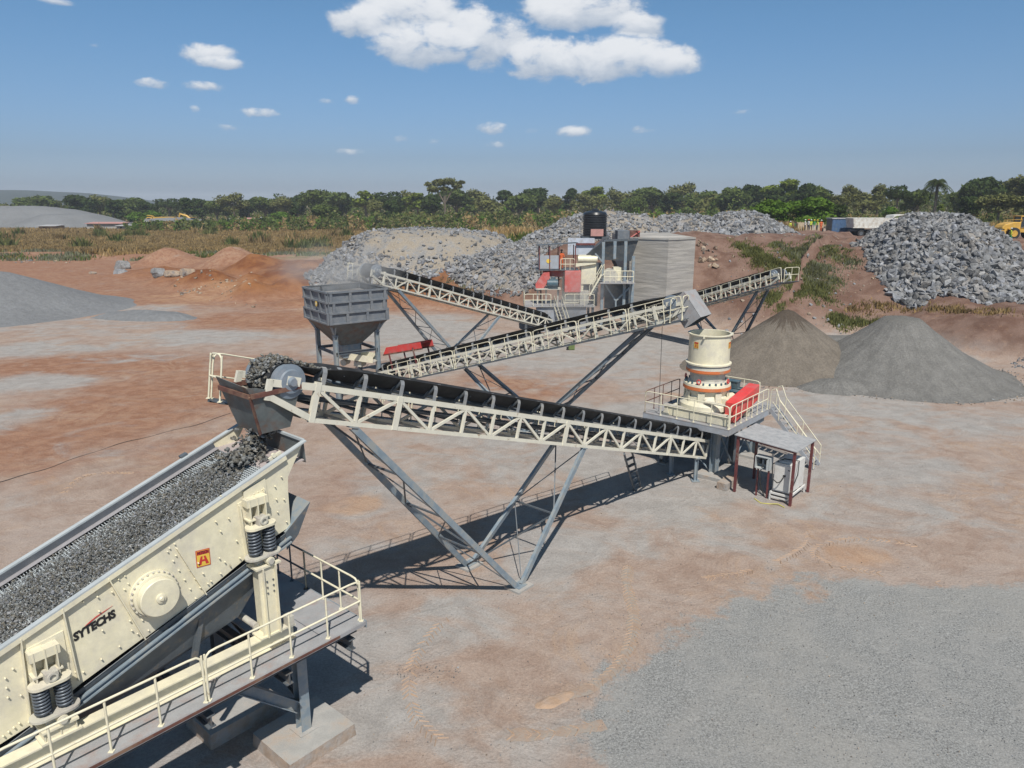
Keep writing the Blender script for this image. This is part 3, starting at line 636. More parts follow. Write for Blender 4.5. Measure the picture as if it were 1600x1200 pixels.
b = MB(); p = FF1(-12.05, -.6, 0); b.ibeam((p.x, p.y, .03), (p.x, p.y, p.z-.05), .15, .15, 'steel_blue'); b.box((p.x, p.y, .02), (.34, .34, .03), 'steel_blue'); b.build('tail_leg', c1)
# steep ladder from the ground up to the walkway
b = MB(); l0 = W(996, 763); l1 = onplane(981, 706, FF1(0, .62, 0), A_)
for k in (-.26, .26): b.bar(l0+A_*k, l1+A_*k, .05, .10, 'steel_dark')
for i in range(1, 6): c = l0.lerp(l1, i/6); b.bar(c-A_*.26, c+A_*.26, .16, .03, 'steel_dark')
b.build('ladder', c1)
# discharge chute under the head drum: flared rim over a tapered box
b = MB(); T_, N_ = F1.U, -F1.N
hc = FF1(h1[0], 0, h1[1]); o_ = hc+T_*.62
def chp(a, n, z): return Vector((o_.x, o_.y, 0))+T_*a+N_*n+UPZ*z
zr = hc.z-.14; zb = hc.z-1.05
lo = [chp(-.62, -.46, zb), chp(-.62, .46, zb), chp(.10, .46, zb), chp(.10, -.46, zb)]; hi_ = [chp(-.85, -.62, zr), chp(-.85, .62, zr), chp(.36, .62, zr), chp(.36, -.62, zr)]
for i in range(4):
    j = (i+1) % 4; b.sheet([lo[i], lo[j], hi_[j], hi_[i]], 'rusty', .014)
b.build('chute', c1)
b = MB(); up_ = .05
for i in (1, 2, 3):
    j = (i+1) % 4
    if i == 3: pass
    b.bar(hi_[i]+UPZ*.0, hi_[j], .09, .10, 'rust_red')
b.build('chute_rim', c1)
b = MB(); hh = [chp(.36, .60, zr+.05), chp(.36, -.60, zr+.05), chp(.44, -.60, zr+.26), chp(.44, .60, zr+.20)]; b.sheet(hh, 'rusty', .014)
b.sheet([chp(-.1, .62, zr+.05), chp(.36, .62, zr+.05), chp(.44, .64, zr+.20), chp(.2, .64, zr+.16)], 'rusty', .014)
b.bar(lo[2], hi_[2], .03, .09, 'rust_red'); b.build('splash_plate', c1)
b = MB(); b.sheet([chp(-.1, -.25, zb-.25), chp(-.1, .3, zb-.25), chp(-.1, .3, zb+.05), chp(-.1, -.25, zb+.05)], 'rubber', .02); b.build('rubber_flap', c1)

# middle conveyor, from under the storage bin up to the cone crusher
U2 = Vector((.80, -.60, 0)); n2_ = Vector((U2.y, -U2.x, 0))
F2 = Frame(Vector((.68, 37.40, 0))+Vector((.6, .8, 0))*.6, U2, 4.25, .304)
c2, FF2, h2 = conveyor(F2, -11.2, 8.7, 'cream belt conveyor with handrails climbing from the storage bin to the cone crusher', ns=1, hw=.62, bay=1.05, idler=1.2, beh=.56, drum_r=.40,
                       legs=[dict(foot_s=0, nn=.62, nf=-1.5, tops=(6.5, -4.15), w=.2)], walk=dict(side=1, w=.55, s=(-9.6, 8.9), secs=7, sp=.95, r=.022), nose=1.3)
b = MB(); hc2 = FF2(h2[0], 0, h2[1]); T2, N2 = F2.U, F2.N
dd = (T2*.62-UPZ*.78).normalized(); q0 = hc2+T2*.15+UPZ*.25; ww = dd.cross(N2).normalized()
if ww.z < 0: ww = -ww
P8 = [q0+N2*sx_*.62+ww*wy+dd*lz for lz in (0, 1.35) for sx_, wy in ((-1, -.35), (1, -.35), (1, .55), (-1, .55))]
for i in range(4):
    j = (i+1) % 4; b.sheet([P8[i], P8[j], P8[4+j], P8[4+i]], 'plate_dust' if i in (1, 2) else 'rusty', .014)
b.build('chute', c2)
b = MB(); p = FF2(-10.3, .6, 0)
for n in (.6, -.6):
    p = FF2(-10.3, n, 0); b.ibeam((p.x, p.y, .02), (p.x, p.y, p.z), .13, .13, 'steel_blue')
b.build('tail_frame', c2)
b = MB()
for k in (0, .55):
    p = FF2(8.25+k, .95, 0); handrail(b, [p-N2*.35, p+N2*.25], 1.05, mid=.5, up=UPZ, spacing=.6)
b.build('handrail', c2)

# far left conveyor, jaw crusher to bin
U3 = Vector((-.55, -.835, 0)).normalized()
F3 = Frame(Vector((-3.72, 54.96, 0))-Vector((U3.y, -U3.x, 0))*(-1)*(-.6), U3, 4.30, .275)
if F3.N.x < 0: pass
ns3 = 1 if F3.N.dot(Vector((.835, -.55, 0))) > 0 else -1
F3.P = Vector((-3.72, 54.96, 0))-F3.N*ns3*.6
c3, FF3, h3 = conveyor(F3, -13.2, 9.6, 'cream belt conveyor running from the jaw crusher to the storage bin, dusty at its head', ns=ns3, hw=.6, bay=1.15, idler=1.25, beh=.54, drum_r=.42,
                       legs=[dict(foot_s=0, nn=.6, nf=-1.4, tops=(7.0, -5.0), w=.2)], walk=dict(side=-1, w=.55, s=(5, 9.9), secs=2, end=True))
# far right conveyor that drops onto the brown pile
U4 = Vector((.455, -.89, 0)).normalized(); P4 = Vector((19.6, 53, 0))-U4*6.5
F4 = Frame(P4, U4, 6.15-6.5*.315, .315)
ns4 = 1 if F4.N.y < 0 else -1
c4, FF4, h4 = conveyor(F4, -12.0, 6.5, 'cream belt conveyor in front of the red bank, ending above the brown gravel pile', ns=ns4, hw=.55, bay=1.0, idler=1.3, beh=.48, drum_r=.36,
                       legs=[dict(foot_s=.9, nn=.55, nf=-1.2, tops=(4.4, -3.2), w=.2)], walk=dict(side=1, w=.5, s=(-10.5, 7.2), secs=6, sp=1.1, r=.024))
b = MB(); p0 = FF4(6.7, -.4, .1)
handrail(b, [FF4(7.2, .9, .0), FF4(7.2, -.5, .0)], 1.0, spacing=.7); b.prism([FF4(6.4, .9, -.02), FF4(7.25, .9, -.02), FF4(7.25, -.6, -.02), FF4(6.4, -.6, -.02)], UPZ*.04, 'steel_dark'); b.build('head_platform', c4)

# ------------------------------------------------------------------ the inclined screen
OS = Vector((-3.28, 14.67, 0)); PZ = 2.87
def G(a, b_, z): return OS+A_*a+B_*b_+UPZ*z
BN, BF = -1.05, -3.35                # planes of the near and far side plates
def pl(u, v, B): return onplane(u, v, G(0, B, 0), A_)
def ab(P): d = P-OS; return d.dot(A_), d.dot(B_), P.z
near_px = [(475, 687), (450, 745), (450, 765), (454, 822), (430, 838), (387, 870), (321, 925), (225, 996), (129, 1066), (51, 1131), (0, 1163)]
NP = [ab(pl(u, v, BN)) for u, v in near_px]; TOP0 = ab(pl(0, 1010, BN))
sl = (TOP0[2]-NP[0][2])/(TOP0[0]-NP[0][0]); print('screen tip', NP[0], 'slope', sl, 'end', NP[3], NP[-1])
a_tip, z_tip = NP[0][0], NP[0][2]; AEND = 9.4
def top_z(a): return z_tip+sl*(a-a_tip)
bs = (NP[-1][2]-NP[4][2])/(NP[-1][0]-NP[4][0])
sT = (A_+UPZ*sl).normalized(); sV = (UPZ-A_*sl).normalized()
def SP(s, B, w_=0.): return G(a_tip, B, z_tip)+sT*s+sV*w_       # s metres down the screen from its upper tip, w above the lip
screen = thing('vibrating_screen', G(4, BN, 0), 'large cream inclined vibrating screen heaped with grey stone, at the left of the yard', 'screen')
def side_plate(B, th, nm):
    poly = [G(a, B, z) for a, _, z in NP]+[G(AEND, B, NP[-1][2]+bs*(AEND-NP[-1][0])), G(AEND+.3, B, top_z(AEND+.3)-.9), G(AEND+.1, B, top_z(AEND+.1))]
    b = MB(); b.prism(poly, B_*(-th), 'cream'); return b, sub(b.build(nm, screen), screen)
_, sp_near = side_plate(BN, .03, 'side_plate'); _, sp_far = side_plate(BF, .03, 'side_plate')
LS = ((AEND+.2)-a_tip)*math.hypot(1, sl)
def s_of(u, v): P = pl(u, v, BN+.03); return (P-G(a_tip, BN+.03, z_tip)).dot(sT), (P-G(a_tip, BN+.03, z_tip)).dot(sV)
for B in (BN, BF):
    b = MB(); k = 1 if B == BN else -1
    b.bar(SP(0, B+.025*k, -.01), SP(LS, B+.025*k, -.01), .11, .03, 'lip_grey', sV); b.bar(SP(.55, B+.07*k, -.06), SP(LS, B+.07*k, -.06), .02, .11, 'cream', sV); b.build('lip_flange', screen)
# stiffening ribs standing on the near plate
def rib(u0, v0, u1, v1, wd=.09, ht=.02):
    s0_, w0_ = s_of(u0, v0); s1_, w1_ = s_of(u1, v1); b = MB(); p, q = SP(s0_, BN+wd/2, w0_), SP(s1_, BN+wd/2, w1_); b.bar(p, q, wd, ht, 'cream', (q-p).cross(B_)); return b.build('rib', screen)
for q in [(275, 856, 321, 928), (168, 903, 226, 998), (96, 950, 122, 1062), (31, 997, 48, 1134), (373, 790, 386, 872), (411, 762, 420, 846)]: rib(*q)
# doubler plates
def plate_px(P, th=.014, m='cream', off=0., nm='doubler_plate', par=None):
    q = [SP(*((s_of(u, v)[0], BN+off, s_of(u, v)[1]))) for u, v in P]; b = MB(); b.prism(q, B_*th, m); return b.build(nm, par or screen)
plate_px([(168, 903), (277, 832), (321, 928), (226, 998)], .016)
plate_px([(31, 997), (97, 951), (124, 1062), (48, 1133)], .02); plate_px([(372, 788), (412, 762), (420, 846), (386, 872)], .02)
# bolt heads in their real rows
def bolts(P, k, r=.016):
    b = MB()
    for (u0, v0), (u1, v1) in P:
        for i in range(k):
            t_ = i/(k-1); u = u0+(u1-u0)*t_; v = v0+(v1-v0)*t_; s, w_ = s_of(u, v); b.lathe(SP(s, BN+.012, w_), [(r, 0), (r, .03), (r*.5, .042)], 'cream', 6, B_, False)
    return b
b = bolts([((262, 862), (306, 935)), ((273, 850), (313, 918)), ((185, 905), (232, 985)), ((195, 900), (222, 960))], 6)
for part in [bolts([((150, 925), (160, 985)), ((105, 985), (118, 1050)), ((20, 1045), (45, 1128)), ((255, 845), (275, 868)), ((345, 775), (370, 845)), ((330, 800), (345, 830)), ((440, 745), (448, 815)), ((430, 760), (434, 800)), ((343, 872), (360, 884)), ((200, 955), (206, 985)), ((310, 880), (325, 912)), ((130, 940), (175, 925)), ((8, 1060), (12, 1090))], 3), bolts([((330, 908), (375, 872)), ((130, 1050), (215, 990)), ((5, 1150), (30, 1130)), ((390, 775), (409, 765)), ((55, 985), (85, 965))], 4)]:
    o = len(b.v); b.v += part.v; b.f += [[i+o for i in f] for f in part.f]; b.m += part.m; b.smooth += part.smooth
rb = b.build('bolt_heads', screen); rb['kind'] = 'stuff'
# exciter housing with its ring of bolts
s, w_ = s_of(240, 926); c = SP(s, BN+.02, w_)
b = MB(); b.lathe(c, [(.44, 0), (.44, .05), (.40, .06), (.40, .13), (.36, .14)], 'cream', 40, B_); b.build('bearing_flange', screen)
b = MB(); b.lathe(c+B_*.14, [(.345, 0), (.36, .01), (.36, .15), (.345, .165), (.09, .17), (.09, .20), (.05, .21), (.03, .235)], 'cream', 40, B_); b.build('flywheel_cover', screen)
b = MB()
for i in range(26):
    an = 2*math.pi*i/26; b.lathe(c+B_*.05+(sT*math.cos(an)+sV*math.sin(an))*.42, [(.02, 0), (.02, .03), (.012, .04)], 'cream_dusty', 6, B_, False)
b.build('flange_bolts', screen)
# support brackets with their twin coil springs, and the cross plates above
def coil(b, c, r, h, turns, wr, m):
    pts = []; k = 12*turns
    for i in range(k+1): an = 2*math.pi*i/12; pts.append(c+Vector((math.cos(an)*r, math.sin(an)*r, h*i/k)))
    b.tube(pts, wr, m, 6)
def stadium(c, half, r, n=10):
    out = []
    for k, sg in ((0, 1), (1, -1)):
        for i in range(n+1): an = -math.pi/2+math.pi*i/n+k*math.pi; out.append(c+A_*(sg*half+math.cos(an)*r)+B_*(math.sin(an)*r))
    return out
spring_bases = []
for (ut, vt, ub, vb, br) in ((407, 822, 407, 862, [(380, 768), (414, 748), (424, 815), (385, 832)]), (78, 1066, 78, 1108, [(36, 1017), (98, 985), (112, 1062), (52, 1092)])):
    Bc = BN+.26; p = onplane(ut, vt, G(0, Bc, 0), A_); q = onplane(ub, vb, G(0, Bc, 0), A_); ac = ab(p)[0]; zt, zb_ = p.z, q.z-.05
    b = MB(); b.prism([SP(s_of(u, v)[0], BN+.02, s_of(u, v)[1]) for u, v in br], B_*.02, 'cream')
    for off in (-.17, 0, .17): b.box(G(ac+off, BN+.13, zt+.30), (.02, .22, .62), 'cream', (A_, B_, UPZ))
    b.box(G(ac, BN+.14, zt+.16), (.46, .22, .03), 'cream', (A_, B_, UPZ)); b.box(G(ac, BN+.13, zt+.52), (.46, .20, .16), 'cream', (A_, B_, UPZ))
    b.build('spring_bracket', screen)
    b = MB(); b.prism(stadium(G(ac, Bc, zt), .16, .165), UPZ*.05, 'cream'); b.box(G(ac-.02, Bc, zt+.13), (.2, .2, .16), 'cream_dusty', (A_, B_, UPZ)); b.lathe(G(ac-.02, Bc+.08, zt+.14), [(.08, 0), (.08, .06), (.05, .06), (.05, .02)], 'cream_dusty', 16, B_); b.build('spring_cap', screen)
    for k in (-1, 1):
        b = MB(); coil(b, G(ac+.165*k, Bc, zb_+.03), .115, zt-zb_-.04, 8, .023, 'spring'); b.lathe(G(ac+.165*k, Bc, zb_), [(.075, 0), (.075, zt-zb_-.01)], 'steel_dark', 12); b.build('coil_spring', screen)
    b = MB(); b.prism(stadium(G(ac, Bc, zb_-.04), .20, .185), UPZ*.04, 'cream_dusty'); b.cyl(G(ac-.05, Bc-.05, zb_-.13), G(ac-.05, Bc+.2, zb_-.13), .085, 'cream', 18); b.cyl(G(ac-.05, Bc+.2, zb_-.13), G(ac-.05, Bc+.23, zb_-.13), .06, 'cream_dusty', 14); b.build('spring_seat', screen)
    spring_bases.append((ac, Bc, zb_-.04))
# deck: wire mesh as real wires over a dusty tray, liners along both sides, feed plate and back wall
DW = -.20
b = MB(); b.sheet([SP(.95, BN-.04, DW-.06), SP(LS, BN-.04, DW-.06), SP(LS, BF+.02, DW-.06), SP(.95, BF+.02, DW-.06)], 'liner_dark', .01)
b.build('deck_tray', screen)
b = MB(); n = int((LS-.95)/.055)
for i in range(n): s = .95+i*.055; b.bar(SP(s, BN-.06, DW), SP(s, BF+.06, DW), .016, .016, 'lip_grey', sV)
for i in range(27): B = BF+.26+i*.075; b.bar(SP(.95, B, DW-.018), SP(LS, B, DW-.018), .016, .016, 'lip_grey', sV)
b.build('screen_mesh', screen)
b = MB()
for B, k in ((BF, 1), (BN-.03, -1)):
    b.bar(SP(.95, B+.035*k, DW+.11), SP(LS, B+.035*k, DW+.11), .03, .13, 'liner_dark', sV); b.bar(SP(.95, B+.10*k, DW+.04), SP(LS, B+.10*k, DW+.04), .17, .05, 'liner_light', (sV+B_*k*-.35).normalized())
b.build('side_liner', screen)
b = MB(); b.sheet([SP(.16, BN-.03, -.42), SP(.95, BN-.03, DW+.02), SP(.95, BF, DW+.02), SP(.16, BF, -.42)], 'feed_dust', .02); b.build('feed_plate', screen)
b = MB(); b.sheet([SP(.16, BN-.03, -.5), SP(.16, BF, -.5), SP(.02, BF, .02), SP(.02, BN-.03, .0)], 'rusty', .02); b.bar(SP(.02, BF, .02), SP(.02, BN, .0), .06, .05, 'lip_grey'); b.build('back_wall', screen)
b = MB(); b.box(SP(.7, BN-.08, -.02), (.3, .04, .16), 'cream', (sT, B_, sV)); b.cyl(SP(.72, BN-.1, .06), SP(.72, BN-.04, .06), .05, 'cream', 12); b.build('lifting_lug', screen); b = MB(); b.box(SP(1.6, BF-.1, -.05), (.16, .12, .2), 'steel_dark', (sT, B_, sV)); b.build('lifting_lug', screen)
# cross tubes between the side plates
b = MB()
for s in (1.5, 3., 5.4, 7.6): b.cyl(SP(s, BN-.03, -1.2), SP(s, BF, -1.2), .09, 'steel_dark', 12)
b.build('cross_tube', screen)
# lettering and badge on the near plate
def text_mesh(txt, name, size, place, m, parent, shear=0., ext=.004, bold=0., sx=1.):
    cu = bpy.data.curves.new('lettering', 'FONT'); cu.body = txt; cu.size = size; cu.extrude = ext; cu.offset = bold; cu.shear = shear; cu.align_x = 'LEFT'; cu.resolution_u = 3
    o = bpy.data.objects.new('tmp', cu); C.objects.link(o); dg = bpy.context.evaluated_depsgraph_get(); me = bpy.data.meshes.new_from_object(o.evaluated_get(dg)); bpy.data.objects.remove(o)
    O_, X_, Y_, Z_ = place; org = Vector(parent['_w'])
    for v in me.vertices: v.co = O_+X_*v.co.x*sx+Y_*v.co.y+Z_*v.co.z-org
    me.materials.clear(); me.materials.append(MT[m]); me.name = name
    if X_.cross(Y_).dot(Z_) < 0: me.flip_normals()
    return link_mesh(name, me, parent)
def on_plate(u, v, off=0.): s, w_ = s_of(u, v); return SP(s, BN+off, w_)
p0, p1 = on_plate(117, 1003, .006), on_plate(186, 961, .006); X_ = (p1-p0).normalized(); Y_ = (-X_).cross(B_); Y_ = Y_ if Y_.z > 0 else -Y_; Lw = (p1-p0).length
t0 = text_mesh('SYTECHS', 'lettering', Lw*.262, (p0, X_, Y_, B_), 'black', screen, shear=.22, ext=.003, bold=.011, sx=.88)
wx = max(v.co.x for v in t0.data.vertices)-min(v.co.x for v in t0.data.vertices)
b = MB()
u0 = Lw*.30; pts = [(u0, .155), (u0+.10, .185), (u0+.22, .21), (Lw*.97, .225), (Lw*.78, .205), (u0+.2, .185), (u0+.09, .16)]
b.prism([p0+X_*x+Y_*y for x, y in pts], B_*.004, 'sticker_red'); b.build('swoosh', screen)
q = [on_plate(306, 862, .006), on_plate(328, 856.5, .006), on_plate(330, 882.5, .006), on_plate(308.5, 888, .006)]
cc = sum(q, Vector())/4; X_ = (q[1]-q[0]).normalized(); Y_ = (q[0]-q[3]).normalized(); ww_, hh_ = (q[1]-q[0]).length, (q[0]-q[3]).length
b = MB(); E = lambda x, y, z=0.: q[3]+X_*x*ww_+Y_*y*hh_+B_*z
b.prism([E(0, 0), E(1, 0), E(1, 1), E(0, 1)], B_*.004, 'sticker_red'); b.prism([E(.05, .04, .004), E(.95, .04, .004), E(.95, .96, .004), E(.05, .96, .004)], B_*.002, 'sticker_yellow'); badge = sub(b.build('badge', screen), screen)
b = MB(); z = .0065
b.prism([E(.07, .72, z), E(.93, .72, z), E(.93, .94, z), E(.07, .94, z)], B_*.001, 'sticker_red')
for P in ([(.12, .12), (.34, .12), (.47, .62), (.33, .62)], [(.88, .12), (.66, .12), (.53, .62), (.67, .62)], [(.38, .30), (.62, .30), (.57, .42), (.43, .42)]): b.prism([E(x, y, z) for x, y in P], B_*.001, 'sticker_red')
b.build('emblem', badge)
text_mesh('HITECH', 'lettering', hh_*.25, (E(.1, .755, z+.0015), X_, Y_, B_), 'black', badge, ext=.001, bold=.002, sx=.98*ww_/(hh_)*.95)

# stone on the deck and the stream falling out of the chute
n = 21000; s = rng.uniform(.95, LS, n); f = np.clip(rng.normal(.42, .24, n), .0, .98); f = np.where(rng.random(n) < .6, rng.uniform(.0, .95, n), f)
prof = np.exp(-((f-.42)/.3)**2); spread = np.clip((s-.6)/1.3, .3, 1)
Bv = (BN-.12)+(BF+.20-BN)*(.50+(f-.50)*spread*1.0)
h = DW+.02+rng.random(n)*.065*prof*np.clip(1.5-s/9, .5, 1.2)
keep = ~((rng.random(n) < .6) & (f > .8))
pts = [tuple(SP(a, b_, c)) for a, b_, c in zip(s[keep], Bv[keep], h[keep])]
sz = rng.uniform(.011, .034, keep.sum())*np.where(rng.random(keep.sum()) < .06, 1.5, 1)
stones('crushed_stone', pts, sz, ['ore_dark', 'ore_brown', 'rock_blue'], rng.choice([0, 0, 0, 1, 1, 2], len(pts)), 'layer of broken dark grey stone spread over the deck of the screen', 'crushed stone', 'stuff', .45)
n = 420; tt = rng.random(n); top = chp(-.35, -.05, zb+.15); bot = SP(.9, -2.1, DW+.05)
pts = [tuple(top.lerp(bot, a**.9)+Vector(rng.normal(0, .10+.08*a, 3))) for a in tt]
g = [tuple(bot+A_*rng.normal(.1, .22)+B_*rng.normal(0, .22)+UPZ*abs(rng.normal(0, .07))) for _ in range(330)]
stones('falling_stone', pts+g, rng.uniform(.03, .075, len(pts)+len(g)), ['ore_dark', 'ore_brown'], rng.integers(0, 2, len(pts)+len(g)), 'stream of dark stone dropping from the rusty chute onto the screen', 'falling stone', 'stuff', .5)
# stone riding on the belts
def belt_load(FF, s0, s1, depth, n, beh, label, head=None, cs=1.):
    pts = []
    for _ in range(n):
        s = random.uniform(s0, s1); x = random.gauss(0, .35); k = max(0, min(1, 1-(s1+.1-s)/1.6)) if head else 0
        x = max(-.8, min(.8, x)); y = depth+.22+.19*k+.10*(1-abs(x)/.8)+abs(x)**1.5*.14*(1-k)+random.random()*.06
        pts.append(tuple(FF(s, x*beh*.85, y)))
    if head:
        hs_, hw_ = head
        for _ in range(420):
            an = random.uniform(-.2, 1.9); r = .385+random.uniform(0, .11)
            pts.append(tuple(FF(hs_+math.sin(an)*r, random.gauss(0, .17), hw_+math.cos(an)*r-(max(0, an-1.4))**2*.4)))
    stones('belt_stone', pts, rng.uniform(.03, .072, len(pts))*cs, ['ore_dark', 'ore_brown'], rng.integers(0, 2, len(pts)), label, 'crushed stone', 'stuff', .5)
belt_load(FF1, -11.5, h1[0], .75, 2300, .56, 'dark broken stone riding on the belt of the nearest conveyor and over its drum', h1)
belt_load(FF2, -8.5, h2[0]-.2, .75, 1300, .56, 'grey stone riding on the belt of the middle conveyor')

# underside hopper of the screen
hop = thing('screen_hopper', G(4, -2, 0), 'dark blue grey steel hopper slung under the inclined screen', 'hopper')
b = MB()
def HZ(a, d=0): return NP[4][2]+bs*(a-NP[4][0])-d
tp = [G(1.1, BN+.05, HZ(1.1, .06)), G(AEND, BN+.05, HZ(AEND, .06)), G(AEND, BF-.05, HZ(AEND, .06)), G(1.1, BF-.05, HZ(1.1, .06))]
bt = [G(2.3, BN-.2, HZ(2.3, 1.25)), G(AEND, BN-.35, HZ(AEND, .55)), G(AEND, BF+.35, HZ(AEND, .55)), G(2.3, BF+.3, HZ(2.3, 1.25))]
b.sheet([tp[0], tp[1], bt[1], bt[0]], 'steel_dark', .012); b.sheet([tp[2], tp[3], bt[3], bt[2]], 'steel_dark', .012); b.sheet([tp[3], tp[0], bt[0], bt[3]], 'steel_dark', .012); b.sheet([bt[0], bt[1], bt[2], bt[3]], 'steel_dark', .012)
b.build('hopper_body', hop)
for B, k in ((BN+.06, 1), (BF-.06, -1)):
    b = MB()
    for d_ in (.20, .31): b.bar(G(1.1, B+.03*k, HZ(1.1, d_)), G(AEND, B+.03*k, HZ(AEND, d_)), .07, .03, 'steel_blue')
    b.bar(G(1.1, B, HZ(1.1, .25)), G(AEND, B, HZ(AEND, .25)), .012, .10, 'steel_blue'); b.build('hopper_rail', hop)
for a, z1 in ((3.1, 1.0), (5.6, .9)):
    for B in (BN-.1, BF+.1): b = MB(); b.bar(G(a, B, HZ(a, .5)), G(a+.3, B, 2.9), .10, .10, 'steel_dark'); b.build('hopper_strut', hop)
b = MB(); lip = [G(.55, BN+.05, HZ(.55, -.22)), G(1.2, BN+.05, HZ(1.2, .05)), G(1.2, BF, HZ(1.2, .05)), G(.55, BF, HZ(.55, -.22))]; b.sheet(lip, 'steel_blue', .014); b.sheet([lip[0], lip[1], G(1.2, BN+.05, HZ(1.2, .45)), G(.9, BN+.05, HZ(.9, .3))], 'steel_dark', .014)
b.build('hopper_lip', hop)

# ------------------------------------------------------------------ the screen's platform
plat = thing('screen_platform', G(.62, -.3, 0), 'dusty grey steel platform with cream handrails carrying the inclined screen', 'platform')
b = MB(); AE = 10.5
b.prism([G(0, 0, PZ), G(AE, 0, PZ), G(AE, -.62, PZ), G(1.95, -.62, PZ), G(1.95, -4.1, PZ), G(0, -4.1, PZ)], -UPZ*.03, 'plate_dust')
b.bar(G(1.0, -.3, PZ+.003), G(1.0, -4.1, PZ+.003), .012, .008, 'steel_dark'); b.build('deck', plat)
b = MB(); b.bar(G(0, .012, PZ-.05), G(AE, .012, PZ-.05), .02, .09, 'plate_dust'); b.bar(G(.7, .024, PZ-.045), G(AE, .024, PZ-.045), .008, .06, 'rust_red'); b.bar(G(-.012, .02, PZ-.08), G(-.012, -4.1, PZ-.08), .02, .17, 'steel_blue'); b.build('edge_beam', plat)
b = MB()
for B in (-.35, -3.9): b.ibeam(G(.05, B, PZ-.2), G(AE, B, PZ-.2), .18, .3, 'steel_dark')
for a in (.3, 1.9, 3.6, 5.6, 7.6, 9.6): b.ibeam(G(a, -.1, PZ-.5), G(a, -4.05, PZ-.5), .16, .26, 'steel_dark')
b.build('floor_beams', plat)
# cream bearing beams the screen stands on
for B in (-.76, -3.64):
    b = MB(); b.ibeam(G(1.35, B, PZ+.14), G(AE, B, PZ+.14), .26, .34, 'cream', th=.03)
    b.build('bearing_beam', plat)
for (ac, Bc, zz) in spring_bases:
    for B in (Bc, BF-.26):
        b = MB(); w_ = .22
        z0 = PZ+.31; b.box(G(ac, B, z0+.02), (.62, .36, .04), 'cream', (A_, B_, UPZ))
        hgt = zz-.20-z0
        if hgt > .5:
            b.ibeam(G(ac, B, z0), G(ac, B, zz-.2), .44, .30, 'cream', up=A_, th=.02); b.box(G(ac+.02, B+.135, (z0+zz-.2)/2), (.40, .02, zz-.2-z0), 'cream', (A_, B_, UPZ))
            for i in range(3):
                for k in (-.09, .05): b.lathe(G(ac+k, B+.145, z0+hgt*.62+i*.13), [(.02, 0), (.02, .02)], 'steel_dark', 6, B_, False)
        else:
            b.box(G(ac, B+.12, z0+hgt/2), (.50, .02, max(.1, hgt)), 'cream', (A_, B_, UPZ))
            for k in (-.24, 0, .24): b.box(G(ac+k, B, z0+hgt/2), (.02, .3, max(.1, hgt)), 'cream', (A_, B_, UPZ))
        b.box(G(ac, B, zz-.19), (.56, .38, .04), 'cream', (A_, B_, UPZ)); b.box(G(ac, B-.05, zz-.10), (.34, .14, .18), 'cream_dusty', (A_, B_, UPZ))
        b.build('support_column', plat)
b = MB(); b.cyl(G(2.1, -.9, PZ+.5), G(2.1, -3.2, PZ+.5), .07, 'cream_dusty', 12); b.build('tie_tube', plat)
b = MB(); b.box(G(1.45, -.72, PZ+.42), (.14, .2, .22), 'cream_dusty', (A_, B_, UPZ)); b.build('end_bracket', plat)
# steel legs on their concrete blocks
def hleg(a, B, z0, z1, par, sz=.24, m='steel_blue'):
    b = MB(); b.ibeam(G(a, B, z0), G(a, B, z1), sz, sz, m, up=B_, th=.02); b.box(G(a, B, z0+.01), (.46, .46, .025), 'concrete', (A_, B_, UPZ)); return b.build('leg', par)
lg0 = ab(Vector(tuple(W(475, 1138, .3)))); aL, bL = lg0[0], lg0[1]; print('leg at', aL, bL)
hleg(aL, bL, .3, PZ-.35, plat); hleg(aL+.2, bL-3.4, .3, PZ-.35, plat, m='steel_dark'); hleg(5.6, bL, .3, PZ-.35, plat); hleg(5.6, bL-3.4, .3, PZ-.35, plat); hleg(9.4, bL, .3, PZ-.35, plat)
b = MB(); b.ibeam(G(aL+.12, bL, .95), G(aL+1.75, bL, PZ-.4), .2, .24, 'steel_blue', up=B_.cross(A_)); b.build('knee_brace', plat)
b = MB(); b.ibeam(G(aL, bL-.15, 1.2), G(aL+.2, bL-3.2, PZ-.4), .16, .16, 'steel_dark'); b.build('knee_brace', plat)
def foundation(poly, z, z0=-.2):
    b = MB(); q = [Vector((p.x, p.y, z0)) for p in poly]; cen = sum(q, Vector())/len(q); lo_ = [cen+(p-cen)*1.05 for p in q]; hi_ = [Vector((p.x, p.y, z)) for p in poly]
    n = len(poly); b.add(lo_+hi_, [tuple(range(n, 2*n))], 'concrete'); b.add(lo_+hi_, [(i, (i+1) % n, n+(i+1) % n, n+i) for i in range(n)]+[tuple(range(n))[::-1]], 'concrete_soil'); return b
pd = [ab(W(u, v, .3)) for u, v in ((506, 1102), (556, 1134), (459, 1194), (403, 1159))]
a0_, a1_ = min(p[0] for p in pd), max(p[0] for p in pd); b0_, b1_ = min(p[1] for p in pd), max(p[1] for p in pd)
def fblock(a0, a1, b0, b1, z, lab, name='foundation_block'):
    o = foundation([G(a0, b0, 0), G(a1, b0, 0), G(a1, b1, 0), G(a0, b1, 0)], z).build(name); tag(o, lab, 'foundation', 'concrete foundations under the screen platform'); md = o.modifiers.new('b', 'BEVEL'); md.width = .03; md.segments = 2; return o
fblock(aL-.85, aL+.85, bL-.75, bL+.75, .3, 'concrete foundation block under the near front leg of the screen platform')
q = ab(W(380, 1115, .55)); fblock(q[0]-.9, q[0]+.75, q[1]-1.3, q[1]-.1, .38, 'taller concrete block in the shade behind the near front leg')
fblock(5., 6.3, bL-.7, bL+.7, .3, 'concrete block under the second leg row, lower left corner'); fblock(5., 6.3, bL-4., bL-2.8, .3, 'concrete block under the far leg of the second row of the screen platform')
